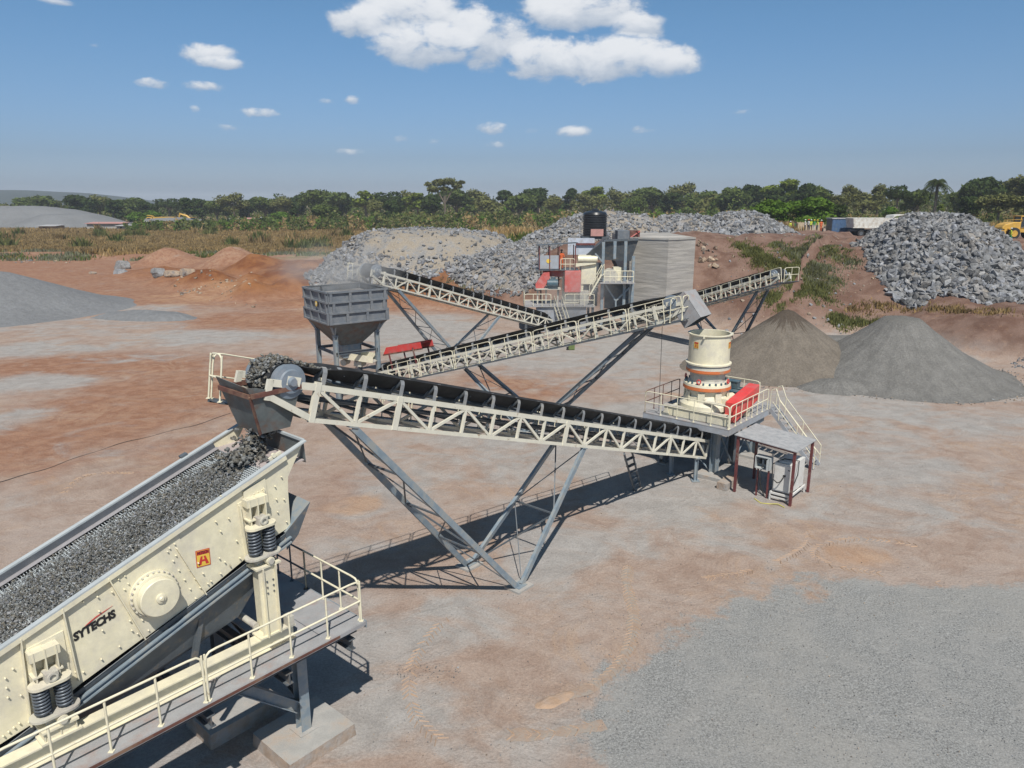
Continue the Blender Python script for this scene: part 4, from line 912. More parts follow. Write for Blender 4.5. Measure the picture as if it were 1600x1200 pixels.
fblock(8.8, 10, bL-.7, bL+.7, .3, 'concrete block below the lowest part of the screen platform')
# handrails of the platform
def ga(u, v): return ab(W(u, v, PZ))[0]
splitA = ga(319, 1091)
b = MB(); handrail(b, [G(.06, -.06, PZ), G(splitA-.03, -.06, PZ)], 1.0, spacing=.84, r=.024); b.build('handrail', plat)
b = MB(); handrail(b, [G(splitA+.03, -.06, PZ), G(splitA+3.4, -.06, PZ)], 1.0, spacing=.84, r=.024); b.build('handrail', plat)
b = MB(); handrail(b, [G(splitA+3.5, -.06, PZ), G(AE, -.06, PZ)], 1.0, spacing=.84, r=.024); b.build('handrail', plat)
b = MB(); handrail(b, [G(.05, -.12, PZ), G(.05, -2.2, PZ)], 1.0, spacing=.75, r=.024, curve1=False); b.build('handrail', plat)
b = MB(); handrail(b, [G(.05, -2.2, PZ), G(.05, -4.0, PZ), G(1.9, -4.0, PZ)], 1.0, spacing=.6, r=.024, curve0=False, m='steel_dark'); b.build('handrail', plat)

# ------------------------------------------------------------------ cone crusher on its platform
O2 = Vector((9.22, 29.87, 0)); PH = 2.5
def K(a, b_, z): return O2-A_*a-B_*b_+UPZ*z
AX = (-A_, -B_, UPZ)
cp = thing('crusher_platform', K(2.5, 2, 0), 'dusty steel platform with cream railings and stairs under the cone crusher', 'platform')
b = MB(); b.prism([K(0, 0, PH), K(5.3, 0, PH), K(5.3, 4.2, PH), K(0, 4.2, PH)], -UPZ*.04, 'plate_dust'); b.build('deck', cp)
b = MB()
for q in ((K(0, .02, PH-.17), K(5.3, .02, PH-.17)), (K(0.02, 0, PH-.17), K(.02, 4.2, PH-.17)), (K(5.28, 0, PH-.17), K(5.28, 4.2, PH-.17)), (K(0, 4.18, PH-.17), K(5.3, 4.18, PH-.17))): b.bar(*q, .04, .24, 'dust_blue')
for a in (1., 2.2, 3.4, 4.6): b.ibeam(K(a, .05, PH-.2), K(a, 4.15, PH-.2), .16, .28, 'steel_dark')
b.build('floor_beams', cp)
for i, (a, bb) in enumerate(((.75, .9), (.75, 3.4), (2.6, .9), (2.6, 3.4), (4.6, .7), (4.6, 3.4))):
    b = MB(); b.ibeam(K(a, bb, .0), K(a, bb, PH-.3), .34, .3, 'steel_blue' if i in (0, 4) else 'steel_dark', up=B_, th=.025); b.box(K(a, bb, .02), (.5, .5, .04), 'concrete', AX); b.build('column', cp)
for (p, q) in (((.9, .9), (2.5, .9)), ((2.5, .9), (.9, .9)), ((2.7, .8), (4.5, .8)), ((4.5, .8), (2.7, .8)), ((.75, 1.1), (.75, 3.2)), ((.75, 3.2), (.75, 1.1))):
    b = MB(); b.bar(K(*p, .2), K(*q, PH-.4), .09, .03, 'steel_blue'); b.build('cross_brace', cp)
b = MB(); b.prism([K(.1, .12, 0), K(1.3, .12, 0), K(1.3, 1.5, 0), K(.1, 1.5, 0)], UPZ*.16, 'concrete'); b.build('footing', cp); b = MB(); b.prism([K(3.9, -.1, 0), K(5.2, -.1, 0), K(5.2, 1.4, 0), K(3.9, 1.4, 0)], UPZ*.12, 'concrete'); b.build('footing', cp); b = MB(); b.prism([K(-.6, -.35, 0), K(.6, -.35, 0), K(.6, .1, 0), K(-.6, .1, 0)], UPZ*.3, 'concrete_soil'); b.build('footing', cp)
b = MB(); q = [K(.95, 1.2, PH-.35), K(2.3, 1.2, PH-.35), K(2.3, 2.9, PH-.35), K(.95, 2.9, PH-.35)]; r_ = [K(1.2, 1.4, 1.5), K(2., 1.4, 1.5), K(2., 2.5, 1.5), K(1.2, 2.5, 1.5)]
for i in range(4): b.sheet([r_[i], r_[(i+1) % 4], q[(i+1) % 4], q[i]], 'steel_dark', .015)
b.build('discharge_hopper', cp)
b = MB(); b.box(K(4.75, 1.2, 1.9), (.5, .9, .9), 'steel_blue', AX); b.box(K(3.6, .2, 2.1), (1.2, .1, .4), 'steel_blue', AX); b.build('oil_tank', cp)
b = MB(); handrail(b, [K(.06, .06, PH), K(.06, 4.14, PH)], 1.0, spacing=.82, r=.022); b.build('handrail', cp)
b = MB(); handrail(b, [K(.16, .06, PH), K(4.2, .06, PH)], 1.0, spacing=.62, r=.022); b.build('handrail', cp)
b = MB(); handrail(b, [K(.06, 4.14, PH), K(3.3, 4.14, PH)], 1.0, spacing=.8, r=.022, m='rust_red'); b.build('handrail', cp)
b = MB(); handrail(b, [K(5.24, .9, PH), K(5.24, 4.1, PH)], 1.0, spacing=.8, r=.022); b.build('handrail', cp)
# stairs down to the yard
b = MB(); st0, st1 = K(4.75, 0, PH), K(4.75, -2.25, .05)
for k in (-.36, .36): b.bar(st0-A_*k, st1-A_*k, .04, .18, 'dust_blue')
for i in range(1, 11): c = st0.lerp(st1, i/11); b.box(c+UPZ*.03, (.70, .24, .03), 'plate_dust', AX)
b.build('stairs', cp)
for k in (-.38, .38):
    b = MB(); a0, a1 = st0-A_*k, st1-A_*k; pts = [a0+B_*.0, a0+UPZ*.85, a0+UPZ*.98+B_*.12, a0+B_*.35+UPZ*.78]; b.tube([a0, a0+UPZ*.75, a0+UPZ*.93+B_*.05, a0+UPZ*1.+B_*.22]+[a0.lerp(a1, .2)+UPZ*.95, a1+UPZ*.95], .021, 'rail_cream', 6); b.tube([a0.lerp(a1, .05)+UPZ*.48, a1+UPZ*.48], .018, 'rail_cream', 6)
    for i in (1, 3, 5): p = a0.lerp(a1, i/5); b.tube([p, p+UPZ*.95], .02, 'rail_cream', 6)
    b.build('stair_handrail', cp)

cc_ = thing('cone_crusher', K(1.5, 1.85, PH), 'cream cone crusher with tall round feed hopper and two orange rings', 'crusher')
ctr = K(1.5, 1.85, 0)
b = MB(); b.lathe(ctr, [(.90, 4.98), (.90, 6.22), (.97, 6.24), (.97, 6.28), (.90, 6.29), (.86, 6.28), (.86, 5.0)], 'cream', 48, caps=False); b.lathe(ctr, [(.97, 4.9), (1.0, 4.92), (1.0, 4.98), (.90, 5.0)], 'cream', 48, caps=False); b.lathe(ctr+UPZ*5.0, [(.86, 0), (.3, .02)], 'ore_brown', 32, caps=False)
for an in (.1, 2.1, 4.2): b.box(ctr+Vector((math.cos(an)*1.0, math.sin(an)*1.0, 6.22)), (.12, .06, .1), 'cream', rz=an)
b.build('feed_hopper', cc_)
b = MB(); b.lathe(ctr, [(.93, 4.90), (.95, 4.76), (.96, 4.72)], 'cream_dusty', 48, caps=False); b.lathe(ctr, [(.96, 4.72), (.97, 4.60), (.90, 4.56)], 'orange_paint', 48, caps=False); b.lathe(ctr, [(.90, 4.56), (.78, 4.50), (.76, 4.2), (.82, 4.08)], 'cream_dusty', 48, caps=False); b.build('adjustment_ring', cc_)
b = MB(); b.lathe(ctr, [(.80, 4.12), (1.02, 4.06), (1.04, 3.96)], 'cream', 48, caps=False); b.lathe(ctr, [(1.04, 3.96), (1.06, 3.82), (.98, 3.78)], 'orange_paint', 48, caps=False); b.build('clamping_ring', cc_)
b = MB()
for i in range(22): an = 2*math.pi*i/22; b.lathe(ctr+Vector((math.cos(an)*.95, math.sin(an)*.95, 4.06)), [(.045, 0), (.045, .10), (.02, .12)], 'motor_blue', 8)
b.build('clamping_bolts', cc_)
for an in (-2.2, -.75, 2.6):
    b = MB(); c = ctr+Vector((math.cos(an)*1.0, math.sin(an)*1.0, 4.22)); b.tube([c+Vector((math.cos(q)*.09*math.sin(an), -math.cos(q)*.09*math.cos(an), math.sin(q)*.09)) for q in [2*math.pi*i/14 for i in range(14)]], .025, 'red_paint', 6, closed=True); b.build('lifting_ring', cc_)
b = MB(); b.lathe(ctr, [(.96, 3.78), (.88, 3.55), (1.0, 3.28), (1.16, 3.12), (1.18, 2.92)], 'cream', 40, caps=False)
for k in range(8): an = 2*math.pi*k/8+.3; d = Vector((math.cos(an), math.sin(an), 0)); b.bar(ctr+d*1.0+UPZ*3.0, ctr+d*.95+UPZ*3.7, .30, .05, 'cream', d)
b.box(K(1.5-.0, .82, 3.2), (.75, .35, .55), 'cream', AX); b.box(K(.75, 1.85, 3.2), (.4, .8, .55), 'cream', AX); b.cyl(K(2.6, 1.1, 3.2), K(1.6, 1.5, 3.2), .25, 'cream', 20); b.box(K(.6, 1.0, 3.35), (.2, .9, .06), 'cream_dusty', AX)
b.build('main_frame', cc_)
b = MB()
for a in (.45, 2.5): b.box(K(a, 1.75, PH+.22), (.22, 3.1, .40), 'cream', AX); b.box(K(a, 1.75, PH+.44), (.32, 3.2, .035), 'cream_dusty', AX)
for bb in (.6, 3.1): b.box(K(1.5, bb, PH+.2), (2.0, .2, .34), 'cream', AX)
b.prism([K(.28, 3.0, PH+.02), K(.28, 3.1, PH+.38), K(.28, 3.4, PH+.02)], A_*.03, 'cream'); b.build('base_frame', cc_)
for (u, v, B2) in ((1082, 536, 0), (1135, 540, 0)):
    d = Vector((math.cos(0), 0, 0)); p = YP(u, v, 31.6); an = math.atan2(p.y-ctr.y, p.x-ctr.x); an = -2.5 if u < 1100 else -.62
    d = Vector((math.cos(an), math.sin(an), 0)); tq = Vector((-math.sin(an), math.cos(an), 0)); c = ctr+d*.905+UPZ*5.82; b = MB()
    b.prism([c+tq*x+UPZ*y for x, y in ((-.12, -.14), (.12, -.14), (.12, .14), (-.12, .14))], d*.006, 'sticker_yellow')
    b.prism([c+d*.007+tq*x+UPZ*y for x, y in ((-.10, .06), (.10, .06), (.10, .13), (-.10, .13))], d*.002, 'sticker_red')
    for sg in (-1, 1): b.prism([c+d*.007+tq*sg*x+UPZ*y for x, y in ((.03, -.11), (.09, -.11), (.05, .04), (.015, .04))], d*.002, 'sticker_red')
    b.build('badge', cc_)
# drive: guard and motor
b = MB(); g0, g1 = K(.95, .42, PH+.05), K(3.35, .42, PH+.62)
P8 = [g0+B_*.26, g1+B_*.26, g1-B_*.26, g0-B_*.26]; P8 += [P8[0]+UPZ*.88, P8[1]+UPZ*.72, P8[2]+UPZ*.72, P8[3]+UPZ*.88]; b.hexa(P8, 'red_paint'); go = b.build('belt_guard', cc_); md = go.modifiers.new('b', 'BEVEL'); md.width = .03; md.segments = 2
mt = thing('drive_motor', K(3.1, 1.5, PH), 'dark blue electric motor behind the red belt guard of the cone crusher', 'motor')
b = MB(); b.cyl(K(3.1, .75, PH+.75), K(3.1, 1.95, PH+.75), .34, 'motor_blue', 24); b.cyl(K(3.1, 1.9, PH+.75), K(3.1, 2.1, PH+.75), .27, 'motor_blue', 20)
for i in range(12): an = 2*math.pi*i/12; o_ = (-A_*math.cos(an)+UPZ*math.sin(an))*.36; b.bar(K(3.1, .85, PH+.75)+o_, K(3.1, 1.85, PH+.75)+o_, .02, .05, 'motor_blue', o_)
b.build('motor_body', mt)
b = MB(); b.box(K(3.1, 1.3, PH+1.22), (.34, .5, .28), 'motor_blue', AX); b.box(K(3.1, 1.3, PH+1.38), (.4, .56, .05), 'motor_blue', AX); b.build('terminal_box', mt)
b = MB(); b.box(K(3.1, 1.3, PH+.2), (.8, 1.3, .4), 'steel_dark', AX); b.build('motor_stand', mt)
# cabinet shelter beside it
S0 = Vector((11.21, 27.61, 0))
def Q(a, b_, z): return S0-A_*a-B_*b_+UPZ*z
sh = thing('cabinet_shelter', Q(1, 1.2, 0), 'small open shelter with grey dusty sheet roof on maroon posts beside the crusher stairs', 'shelter')
b = MB(); b.prism([Q(-.12, -.12, 2.33), Q(2.1, -.12, 2.30), Q(2.1, 2.5, 2.48), Q(-.12, 2.5, 2.51)], UPZ*.03, 'roof_dust'); b.build('roof', sh)
for a, bb, h in ((0, 0, 2.33), (2., 0, 2.3), (0, 2.36, 2.5), (2., 2.36, 2.47)): b = MB(); b.box(Q(a, bb, h/2), (.10, .10, h), 'maroon', AX); b.build('post', sh)
b = MB(); b.bar(Q(0, 0, 2.28), Q(0, 2.36, 2.45), .05, .08, 'maroon'); b.bar(Q(0, 0, 2.28), Q(2, 0, 2.26), .05, .08, 'maroon'); b.build('roof_frame', sh)
cbx = thing('electric_cabinet', Q(.8, .4, 0), 'white electric cabinet on a low rack under the dusty shelter roof', 'cabinet')
b = MB(); b.box(Q(1.0, .50, 1.0), (1.45, .72, 1.2), 'white_cabinet', AX); b.box(Q(1.0, .50, 1.63), (1.1, .5, .06), 'white_cabinet', AX); b.build('cabinet_body', cbx)
b = MB(); b.box(Q(.265, .50, 1.0), (.02, .66, 1.1), 'white_cabinet', AX); b.box(Q(.25, .42, 1.12), (.02, .1, .07), 'black', AX); b.box(Q(.25, .25, 1.38), (.02, .08, .03), 'black', AX); b.build('door', cbx)
b = MB(); b.box(Q(1., .9, .32), (1.7, .06, .08), 'white_cabinet', AX); b.box(Q(1., .1, .32), (1.7, .06, .08), 'white_cabinet', AX); b.box(Q(.15, .5, .32), (.06, .8, .08), 'white_cabinet', AX); b.box(Q(.15, .5, .16), (.06, .8, .06), 'white_cabinet', AX)
for a in (.15, 1.85):
    for bb in (.1, .9): b.box(Q(a, bb, .15), (.06, .06, .3), 'white_cabinet', AX)
b.build('rack', cbx)
b = MB(); b.tube([Q(.22, .42, 1.1), Q(.1, .5, .9), Q(.08, .62, .82), Q(.1, .85, .95), Q(.3, .95, 1.5), Q(.6, .6, 1.72), Q(.9, .1, 1.66), Q(.5, -.02, 1.2), Q(.2, .1, .5)], .025, 'cable', 6); b.build('hose', cbx)
jb = thing('switch_box', Q(.15, 1.28, 0), 'open light grey switch box on a thin stand left of the white cabinet', 'switch box')
b = MB()
for q in ((( .2, 1.28, 1.77), (.34, .62, .03)), ((.2, 1.28, 1.27), (.34, .62, .03)), ((.2, .98, 1.52), (.34, .03, .5)), ((.2, 1.58, 1.52), (.34, .03, .5)), ((.37, 1.28, 1.52), (.02, .62, .5)), ((-.06, 1.02, 1.52), (.26, .02, .48))): b.box(Q(*q[0]), q[1], 'grey_box', AX)
b.build('box_shell', jb)
b = MB(); [b.box(Q(.3, 1.1+.12*i, 1.5), (.08, .08, .2), 'black' if i % 2 else 'steel_blue', AX) for i in range(4)]; b.tube([Q(.2, 1.3, 1.4), Q(.0, 1.35, 1.1), Q(.1, 1.3, .5), Q(.3, 1.2, .03)], .025, 'cable', 6); b.build('contactors', jb)
for k in (1.05, 1.5): b = MB(); b.box(Q(.2, k, .63), (.06, .06, 1.26), 'maroon', AX); b.build('stand_leg', jb)
b = MB(); b.tube([Q(-.3, .1, .02), Q(-.2, .4, .05), Q(-.35, .7, .02), Q(-.5, 1.0, .02), Q(-.2, 1.4, .02)], .02, 'hose_yellow', 5); tag(b.build('yellow_hose'), 'short yellow hose lying on the ground in front of the white cabinet', 'hose')

# ------------------------------------------------------------------ storage bin with its feeder
BC = Vector((-10.15, 44.7, 0)); f_ = Vector((-.4, -2.6, 0)); r_ = Vector((2.6, -.4, 0))
ex = (r_-f_).normalized(); ey = (-f_-r_).normalized()*1.0   # bin axes: ex runs along the right hand face, ey away on the left face
ey = Vector((-ex.y, ex.x, 0)); HS = 1.86
def Bn(x, y, z): return BC+ex*x+ey*y+UPZ*z
bn = thing('storage_bin', BC, 'square dark grey ribbed storage bin on steel legs with dust at its top', 'bin')
z0, z1 = 4.95, 6.85
cs = [(-1, -1), (1, -1), (1, 1), (-1, 1)]
for i in range(4):
    (xa, ya), (xb, yb) = cs[i], cs[(i+1) % 4]; b = MB(); p, q = Bn(xa*HS, ya*HS, 0), Bn(xb*HS, yb*HS, 0); d = (q-p).normalized(); n_ = Vector((d.y, -d.x, 0))
    b.sheet([p+UPZ*z0, q+UPZ*z0, q+UPZ*z1, p+UPZ*z1], 'bin_grey', .01)
    for zz in (z0+.04, z0+.65, z0+1.28, z1-.04): b.bar(p+n_*.06+UPZ*zz, q+n_*.06+UPZ*zz, .12, .10 if zz > z0+.1 else .08, 'bin_grey')
    for row in range(3):
        za = z0+.08+row*.62; offs = [.08, .35, .72, .94] if row == 1 else [.02, .30, .64, .98] if row == 0 else [.04, .36, .7, .96]
        for o_ in offs: c = p.lerp(q, o_)+n_*.055; b.box(c+UPZ*(za+.28), (.16, .11, .56), 'bin_grey', (d, n_, UPZ))
    b.build('bin_wall', bn)
b = MB()
for i in range(4):
    (xa, ya), (xb, yb) = cs[i], cs[(i+1) % 4]; b.sheet([Bn(xa*.55, ya*.55, 3.35), Bn(xb*.55, yb*.55, 3.35), Bn(xb*HS, yb*HS, z0), Bn(xa*HS, ya*HS, z0)], 'rusty', .012)
b.build('bin_cone', bn)
b = MB(); b.box(Bn(0, 0, 3.0), (1.15, 1.15, .75), 'steel_blue', (ex, ey, UPZ)); b.box(Bn(0, 0, 3.4), (1.3, 1.3, .06), 'steel_blue', (ex, ey, UPZ)); b.build('outlet', bn)
for (x, y) in cs:
    b = MB(); xx, yy = x*1.35, y*1.35; b.ibeam(Bn(xx, yy, 0), Bn(xx, yy, 4.2), .24, .24, 'steel_blue', up=ex, th=.02); b.box(Bn(xx, yy, .03), (.5, .5, .06), 'concrete', (ex, ey, UPZ))
    b.bar(Bn(xx, yy, 4.15), Bn(x*1.75, y*1.75, 4.95), .12, .12, 'steel_blue'); b.bar(Bn(xx, yy, 4.15), Bn(x*1.45, y*1.75, 4.95), .1, .1, 'steel_blue'); b.box(Bn(xx, yy, 4.2), (.3, .3, .04), 'steel_blue', (ex, ey, UPZ)); b.build('leg', bn)
for i in range(4):
    (xa, ya), (xb, yb) = cs[i], cs[(i+1) % 4]
    for zz in (1.2, 3.1): b = MB(); b.ibeam(Bn(xa*1.35, ya*1.35, zz), Bn(xb*1.35, yb*1.35, zz), .14, .16, 'steel_dark'); b.build('cross_beam', bn)
b = MB(); p = Bn(-HS, -.35, 6.05)-ex*.13; b.lathe(p, [(.16, 0), (.16, .01)], 'sticker_yellow', 20, -ex); b.lathe(p-ex*.012, [(.08, 0), (.08, .005)], 'cream_white', 16, -ex); b.build('badge', bn)
b = MB(); b.prism([Bn(-1.8, -1.8, z1-.55), Bn(1.8, -1.8, z1-.5), Bn(1.8, 1.8, z1-.35), Bn(-1.8, 1.8, z1-.45)], UPZ*.02, 'gravel_grey'); tag(b.build('bin_fill'), 'grey crushed stone filling the square storage bin', 'crushed stone', kind='stuff')
fd = thing('vibrating_feeder', Bn(.6, -.3, 2.2), 'cream feeder trough hanging under the grey storage bin', 'feeder')
tl = FF2(-9.6, 0, .9); p0 = Bn(0, 0, 2.5); d = (Vector((tl.x, tl.y, 2.25))-p0).normalized(); sd_ = Vector((d.y, -d.x, 0)).normalized(); u_ = sd_.cross(d).normalized()
if u_.z < 0: u_ = -u_
b = MB(); a, c = p0-d*.6, p0+d*1.9; b.sheet([a-sd_*.5, a+sd_*.5, c+sd_*.5, c-sd_*.5], 'cream_dusty', .03)
for k in (-.5, .5): b.sheet([a+sd_*k, c+sd_*k, c+sd_*k+u_*.4, a+sd_*k+u_*.4], 'cream', .03)
b.build('trough', fd); b = MB(); b.cyl(p0-d*.2-sd_*.3-u_*.3, p0-d*.2+sd_*.3-u_*.3, .2, 'cream_dusty', 16); b.box(p0+d*.8-u_*.25, (.5, .7, .3), 'cream_dusty', (d, sd_, u_)); b.build('exciter', fd)
# red skirt board over the tail of the middle conveyor
sk = thing('skirt_board', FF2(-8.4, 0, 1), 'red skirt board over the low end of the middle conveyor, beside the bin', 'skirt board')
for k in (-.5, .5):
    b = MB(); P = [FF2(-10.2, k, 1.75), FF2(-7.0, k, 1.55), FF2(-7.0, k, 1.95), FF2(-9.8, k, 2.15)]; b.prism(P, F2.N*.03, 'red_paint'); b.bar(P[0], P[1], .09, .09, 'rust_red'); b.build('side_board', sk)
b = MB()
for s in (-9.4, -8., -7.2): b.bar(FF2(s, -.5, 1.9), FF2(s, .5, 1.9), .08, .05, 'red_paint')
b.prism([FF2(-8.6, -.5, 2.05), FF2(-7.0, -.5, 1.96), FF2(-7.0, .5, 1.96), FF2(-8.6, .5, 2.05)], UPZ*.02, 'maroon'); b.build('cover_plate', sk)
for s in (-9.6, -7.6):
    for k in (-.62, .62): b = MB(); b.bar(FF2(s, k, .75), FF2(s, k, 1.75), .07, .07, 'maroon'); b.build('post', sk)
# tail guards of the middle conveyor
tg = thing('tail_pulley_guard', FF2(-11.1, 0, 0), 'cream hooped guard frame around the tail of the middle conveyor near the bin', 'guard')
b = MB()
for k in (-.9, -.3, .3, .9):
    c = FF2(-11.0, .75, .2)+F2.U*k*.6; c = Vector((c.x, c.y, 0)); b.tube([c, c+UPZ*1.2, c+UPZ*1.5+F2.N*-.1, c+UPZ*1.6+F2.N*-.35, c+UPZ*1.4+F2.N*-.6, c+F2.N*-.7], .03, 'rail_cream', 6)
for zz in (.5, 1.1): c = FF2(-11., .75, .2); c = Vector((c.x, c.y, zz)); b.tube([c-F2.U*.54, c+F2.U*.54], .025, 'rail_cream', 6)
b.build('hoops', tg)

# ------------------------------------------------------------------ jaw crusher station at the feed wall
JY = 68.
def J(u, v, Y=JY): return YP(u, v, Y)
def jb_(b, u0, u1, v0, v1, Y, dep, m):   # block whose front face spans these bearings at distance Y
    p, q = J(u0, v1, Y), J(u1, v0, Y); b.box(((p.x+q.x)/2, Y+dep/2, (p.z+q.z)/2), (abs(q.x-p.x), dep, abs(q.z-p.z)), m); return b
fw = thing('feed_wall', (14.5, 74, 0), 'tall board marked concrete retaining wall beside the jaw crusher', 'retaining wall')
zt = 8.42; pts = [J(985, 372, 73.6), J(1045, 372, 71.2), J(1087, 372, 73.4)]
b = MB(); P = [Vector((p.x, p.y, -.2)) for p in pts]+[Vector((17.4, 84, -.2)), Vector((11.2, 84, -.2))]; b.prism(P, UPZ*(zt+.2), 'wall_concrete'); b.build('wall_body', fw)
b = MB()
for p, q in ((P[0], P[1]), (P[1], P[2])): b.bar(Vector((p.x, p.y-.02, zt-.08)), Vector((q.x, q.y-.02, zt-.08)), .1, .16, 'concrete')
b.build('coping', fw)
js = thing('jaw_crusher_platform', (4, 69, 0), 'low steel platform with cream railings round the red and cream jaw crusher', 'platform')
pz = J(850, 478).z
b = MB(); b.box((4.4, JY+2, pz-.05), (6.6, 4.4, .10), 'plate_dust'); b.build('deck', js)
b = MB(); b.box((4.6, JY+1.2, pz/2-.1), (4.6, 2.4, pz-.2), 'dust_blue'); b.build('skirt', js)
for x in (1.3, 4.4, 7.5):
    for y in (JY+.1, JY+4): b = MB(); b.box((x, y, pz/2-.05), (.22, .22, pz-.1), 'steel_dark'); b.build('column', js)
for (a, c) in (((1.15, JY-.1), (3.6, JY-.1)), ((4.9, JY-.1), (7.6, JY-.1)), ((1.15, JY-.1), (1.15, JY+4))): b = MB(); handrail(b, [(*a, pz), (*c, pz)], 1.1, spacing=.8, r=.035); b.build('handrail', js)
b = MB()
for k in (-.35, .35): b.bar((4.25+k+.8, JY-1.5, 0), (4.25+k, JY-.1, pz), .06, .12, 'rail_cream'); b.tube([(4.25+k+.8, JY-1.5, .9), (4.25+k, JY-.1, pz+.95), (4.25+k, JY-.1, pz)], .035, 'rail_cream', 6)
for i in range(1, 9): t_ = i/9; b.box((4.25+.8*(1-t_), JY-1.5+1.4*t_, pz*t_), (.7, .2, .03), 'plate_dust')
b.build('stairs', js)
jc = thing('jaw_crusher', (5.5, JY+2, pz), 'cream jaw crusher with a square red flywheel cover and blue motor', 'crusher')
b = MB(); jb_(b, 880, 912, 425, 474, JY+1.4, 2., 'cream'); jb_(b, 908, 932, 412, 444, JY+1.3, 2., 'cream'); jb_(b, 905, 925, 400, 416, JY+1.4, 1.8, 'cream'); jb_(b, 925, 934, 440, 478, JY+2, 1.6, 'steel_dark'); jb_(b, 906, 920, 455, 478, JY+1., 2., 'cream_dusty')
p = J(918, 405, JY+1.2); b.cyl(p-Vector((.9, 0, 0)), p+Vector((.9, 0, 0)), .32, 'cream', 16); p = J(912, 418, JY+1.2); b.bar(p-Vector((.9, 0, -.2)), p+Vector((1.1, 0, .5)), .3, .3, 'cream'); b.build('crusher_body', jc)
b = MB(); jb_(b, 882, 908, 423, 457, JY+.7, .6, 'red_dusty'); o_ = b.build('flywheel_cover', jc); md = o_.modifiers.new('b', 'BEVEL'); md.width = .05; md.segments = 2
b = MB(); jb_(b, 848, 882, 421, 432, JY+1.6, .8, 'red_dusty'); b.build('rear_cover', jc)
b = MB(); p, q = J(840, 446, JY+.9), J(855, 431, JY+.9); b.prism([p+Vector((-.15, 0, -.25)), p+Vector((.55, 0, -.3)), q+Vector((.25, 0, -.2)), q+Vector((.2, 0, .35)), q+Vector((-.35, 0, .3)), p+Vector((-.2, 0, .1))], Vector((0, .5, 0)), 'red_dusty'); b.build('belt_guard', jc)
b = MB(); p = J(864, 443, JY+1.1); b.cyl(p-Vector((.55, 0, 0)), p+Vector((.45, 0, 0)), .42, 'motor_blue', 20); b.box(p+Vector((0, 0, .45)), (.4, .35, .25), 'motor_blue'); b.box(p+Vector((0, 0, -.42)), (.9, .8, .1), 'motor_blue'); b.build('motor', jc)
b = MB(); p = J(857, 451, JY+.8); b.box((p.x, JY+1.6, p.z-.04), (2.3, 1.8, .12), 'cream_dusty')
for x in (-1, -.2, .9): b.box((p.x+x, JY+1.2, (p.z+pz)/2-.05), (.14, .2, p.z-pz-.1), 'cream_dusty')
b.build('motor_stand', jc)
cb = thing('control_cabin', (4, JY+2, J(850, 421, JY+1).z), 'small open control cabin with grey panels and flat roof above the jaw crusher motor', 'cabin')
fz = J(850, 421, JY+1).z; rz_ = J(850, 384, JY+1).z
b = MB(); jb_(b, 842, 873, 399, 420, JY+.8, .06, 'dust_blue'); p = J(842, 399, JY+.8); b.box((p.x+.03, JY+1.8, (p.z+fz)/2), (.05, 2., p.z-fz), 'dust_blue'); b.build('panel', cb)
b = MB(); b.box((4.2, JY+1.9, fz-.04), (4.0, 2.2, .10), 'steel_dark'); b.build('floor', cb)
b = MB(); q0, q1 = J(840, 384, JY+.6), J(903, 380, JY+.6); b.prism([q0, q1, q1+Vector((0, 2.6, -.1)), q0+Vector((0, 2.6, -.1))], UPZ*.07, 'steel_dark'); b.build('roof', cb)
for u in (843, 859, 874, 899):
    for Y in (JY+.8, JY+2.9): p = J(u, 400, JY+.8); b = MB(); b.box((p.x, Y, (fz+rz_)/2), (.09, .09, rz_-fz), 'maroon'); b.build('post', cb)
b = MB(); p = J(858, 405, JY+.76); p = J(857, 408, JY+.78); b.lathe(p, [(.2, 0), (.2, .015)], 'sticker_yellow', 20, (0, -1, 0)); b.build('badge', cb)
b = MB(); handrail(b, [(J(876, 420, JY+.8).x, JY+.8, fz), (J(898, 420, JY+.8).x, JY+.8, fz)], 1.0, spacing=.5, r=.03); b.build('handrail', cb)
for u in (846, 874, 900): p = J(u, 420, JY+1.2); b = MB(); b.box((p.x, JY+2.2, (fz+pz)/2-.05), (.14, .14, fz-pz-.1), 'maroon'); b.build('support', cb)
# feed hopper carried on blue grey columns
fh = thing('feed_hopper', (9, JY+3, 0), 'dark steel feed hopper on blue grey columns between crusher and concrete wall', 'hopper')
b = MB(); tz_ = J(945, 376, JY+2).z
P = [J(943, 376, JY+2), J(997, 374, JY+2.4), J(985, 408, JY+3), J(958, 404, JY+3.2), J(910, 404, JY+2.6)]; b.prism([P[0], P[1], P[2], P[4]], Vector((0, .05, 0)), 'steel_dark'); b.prism([P[0], P[4], P[4]+Vector((.6, 3.5, 0)), P[0]+Vector((.4, 4, 0))], Vector((0, 0, .05)), 'steel_dark')
b.prism([P[1], P[1]+Vector((0, 4, 0)), P[2]+Vector((0, 3, 0)), P[2]], Vector((.05, 0, 0)), 'steel_dark'); b.bar(P[0], P[1], .15, .2, 'steel_dark'); b.build('hopper_body', fh)
for u, v0, v1 in ((943, 378, 478), (978, 377, 478), (961, 377, 402), (990, 400, 478)):
    p, q = J(u, v1, JY+1.2), J(u, v0, JY+1.2); z0_ = 0 if v1 > 450 else q.z-1.6; b = MB(); b.ibeam((q.x, JY+1.2, z0_), (q.x, JY+1.2, q.z), .26, .26, 'steel_blue', up=(0, 1, 0), th=.03); b.build('column', fh)
pf = J(960, 441, JY+.3); b = MB(); b.box(((J(938, 441).x+J(992, 441).x)/2, JY+1.5, pf.z-.06), (J(992, 441).x-J(938, 441).x, 3., .12), 'plate_dust'); b.build('floor', fh)
b = MB(); xa, xb = J(944, 441).x, J(990, 441).x; handrail(b, [(xa, JY+.1, pf.z), (xb, JY+.1, pf.z)], 1.05, spacing=.55, r=.035); b.build('handrail', fh)
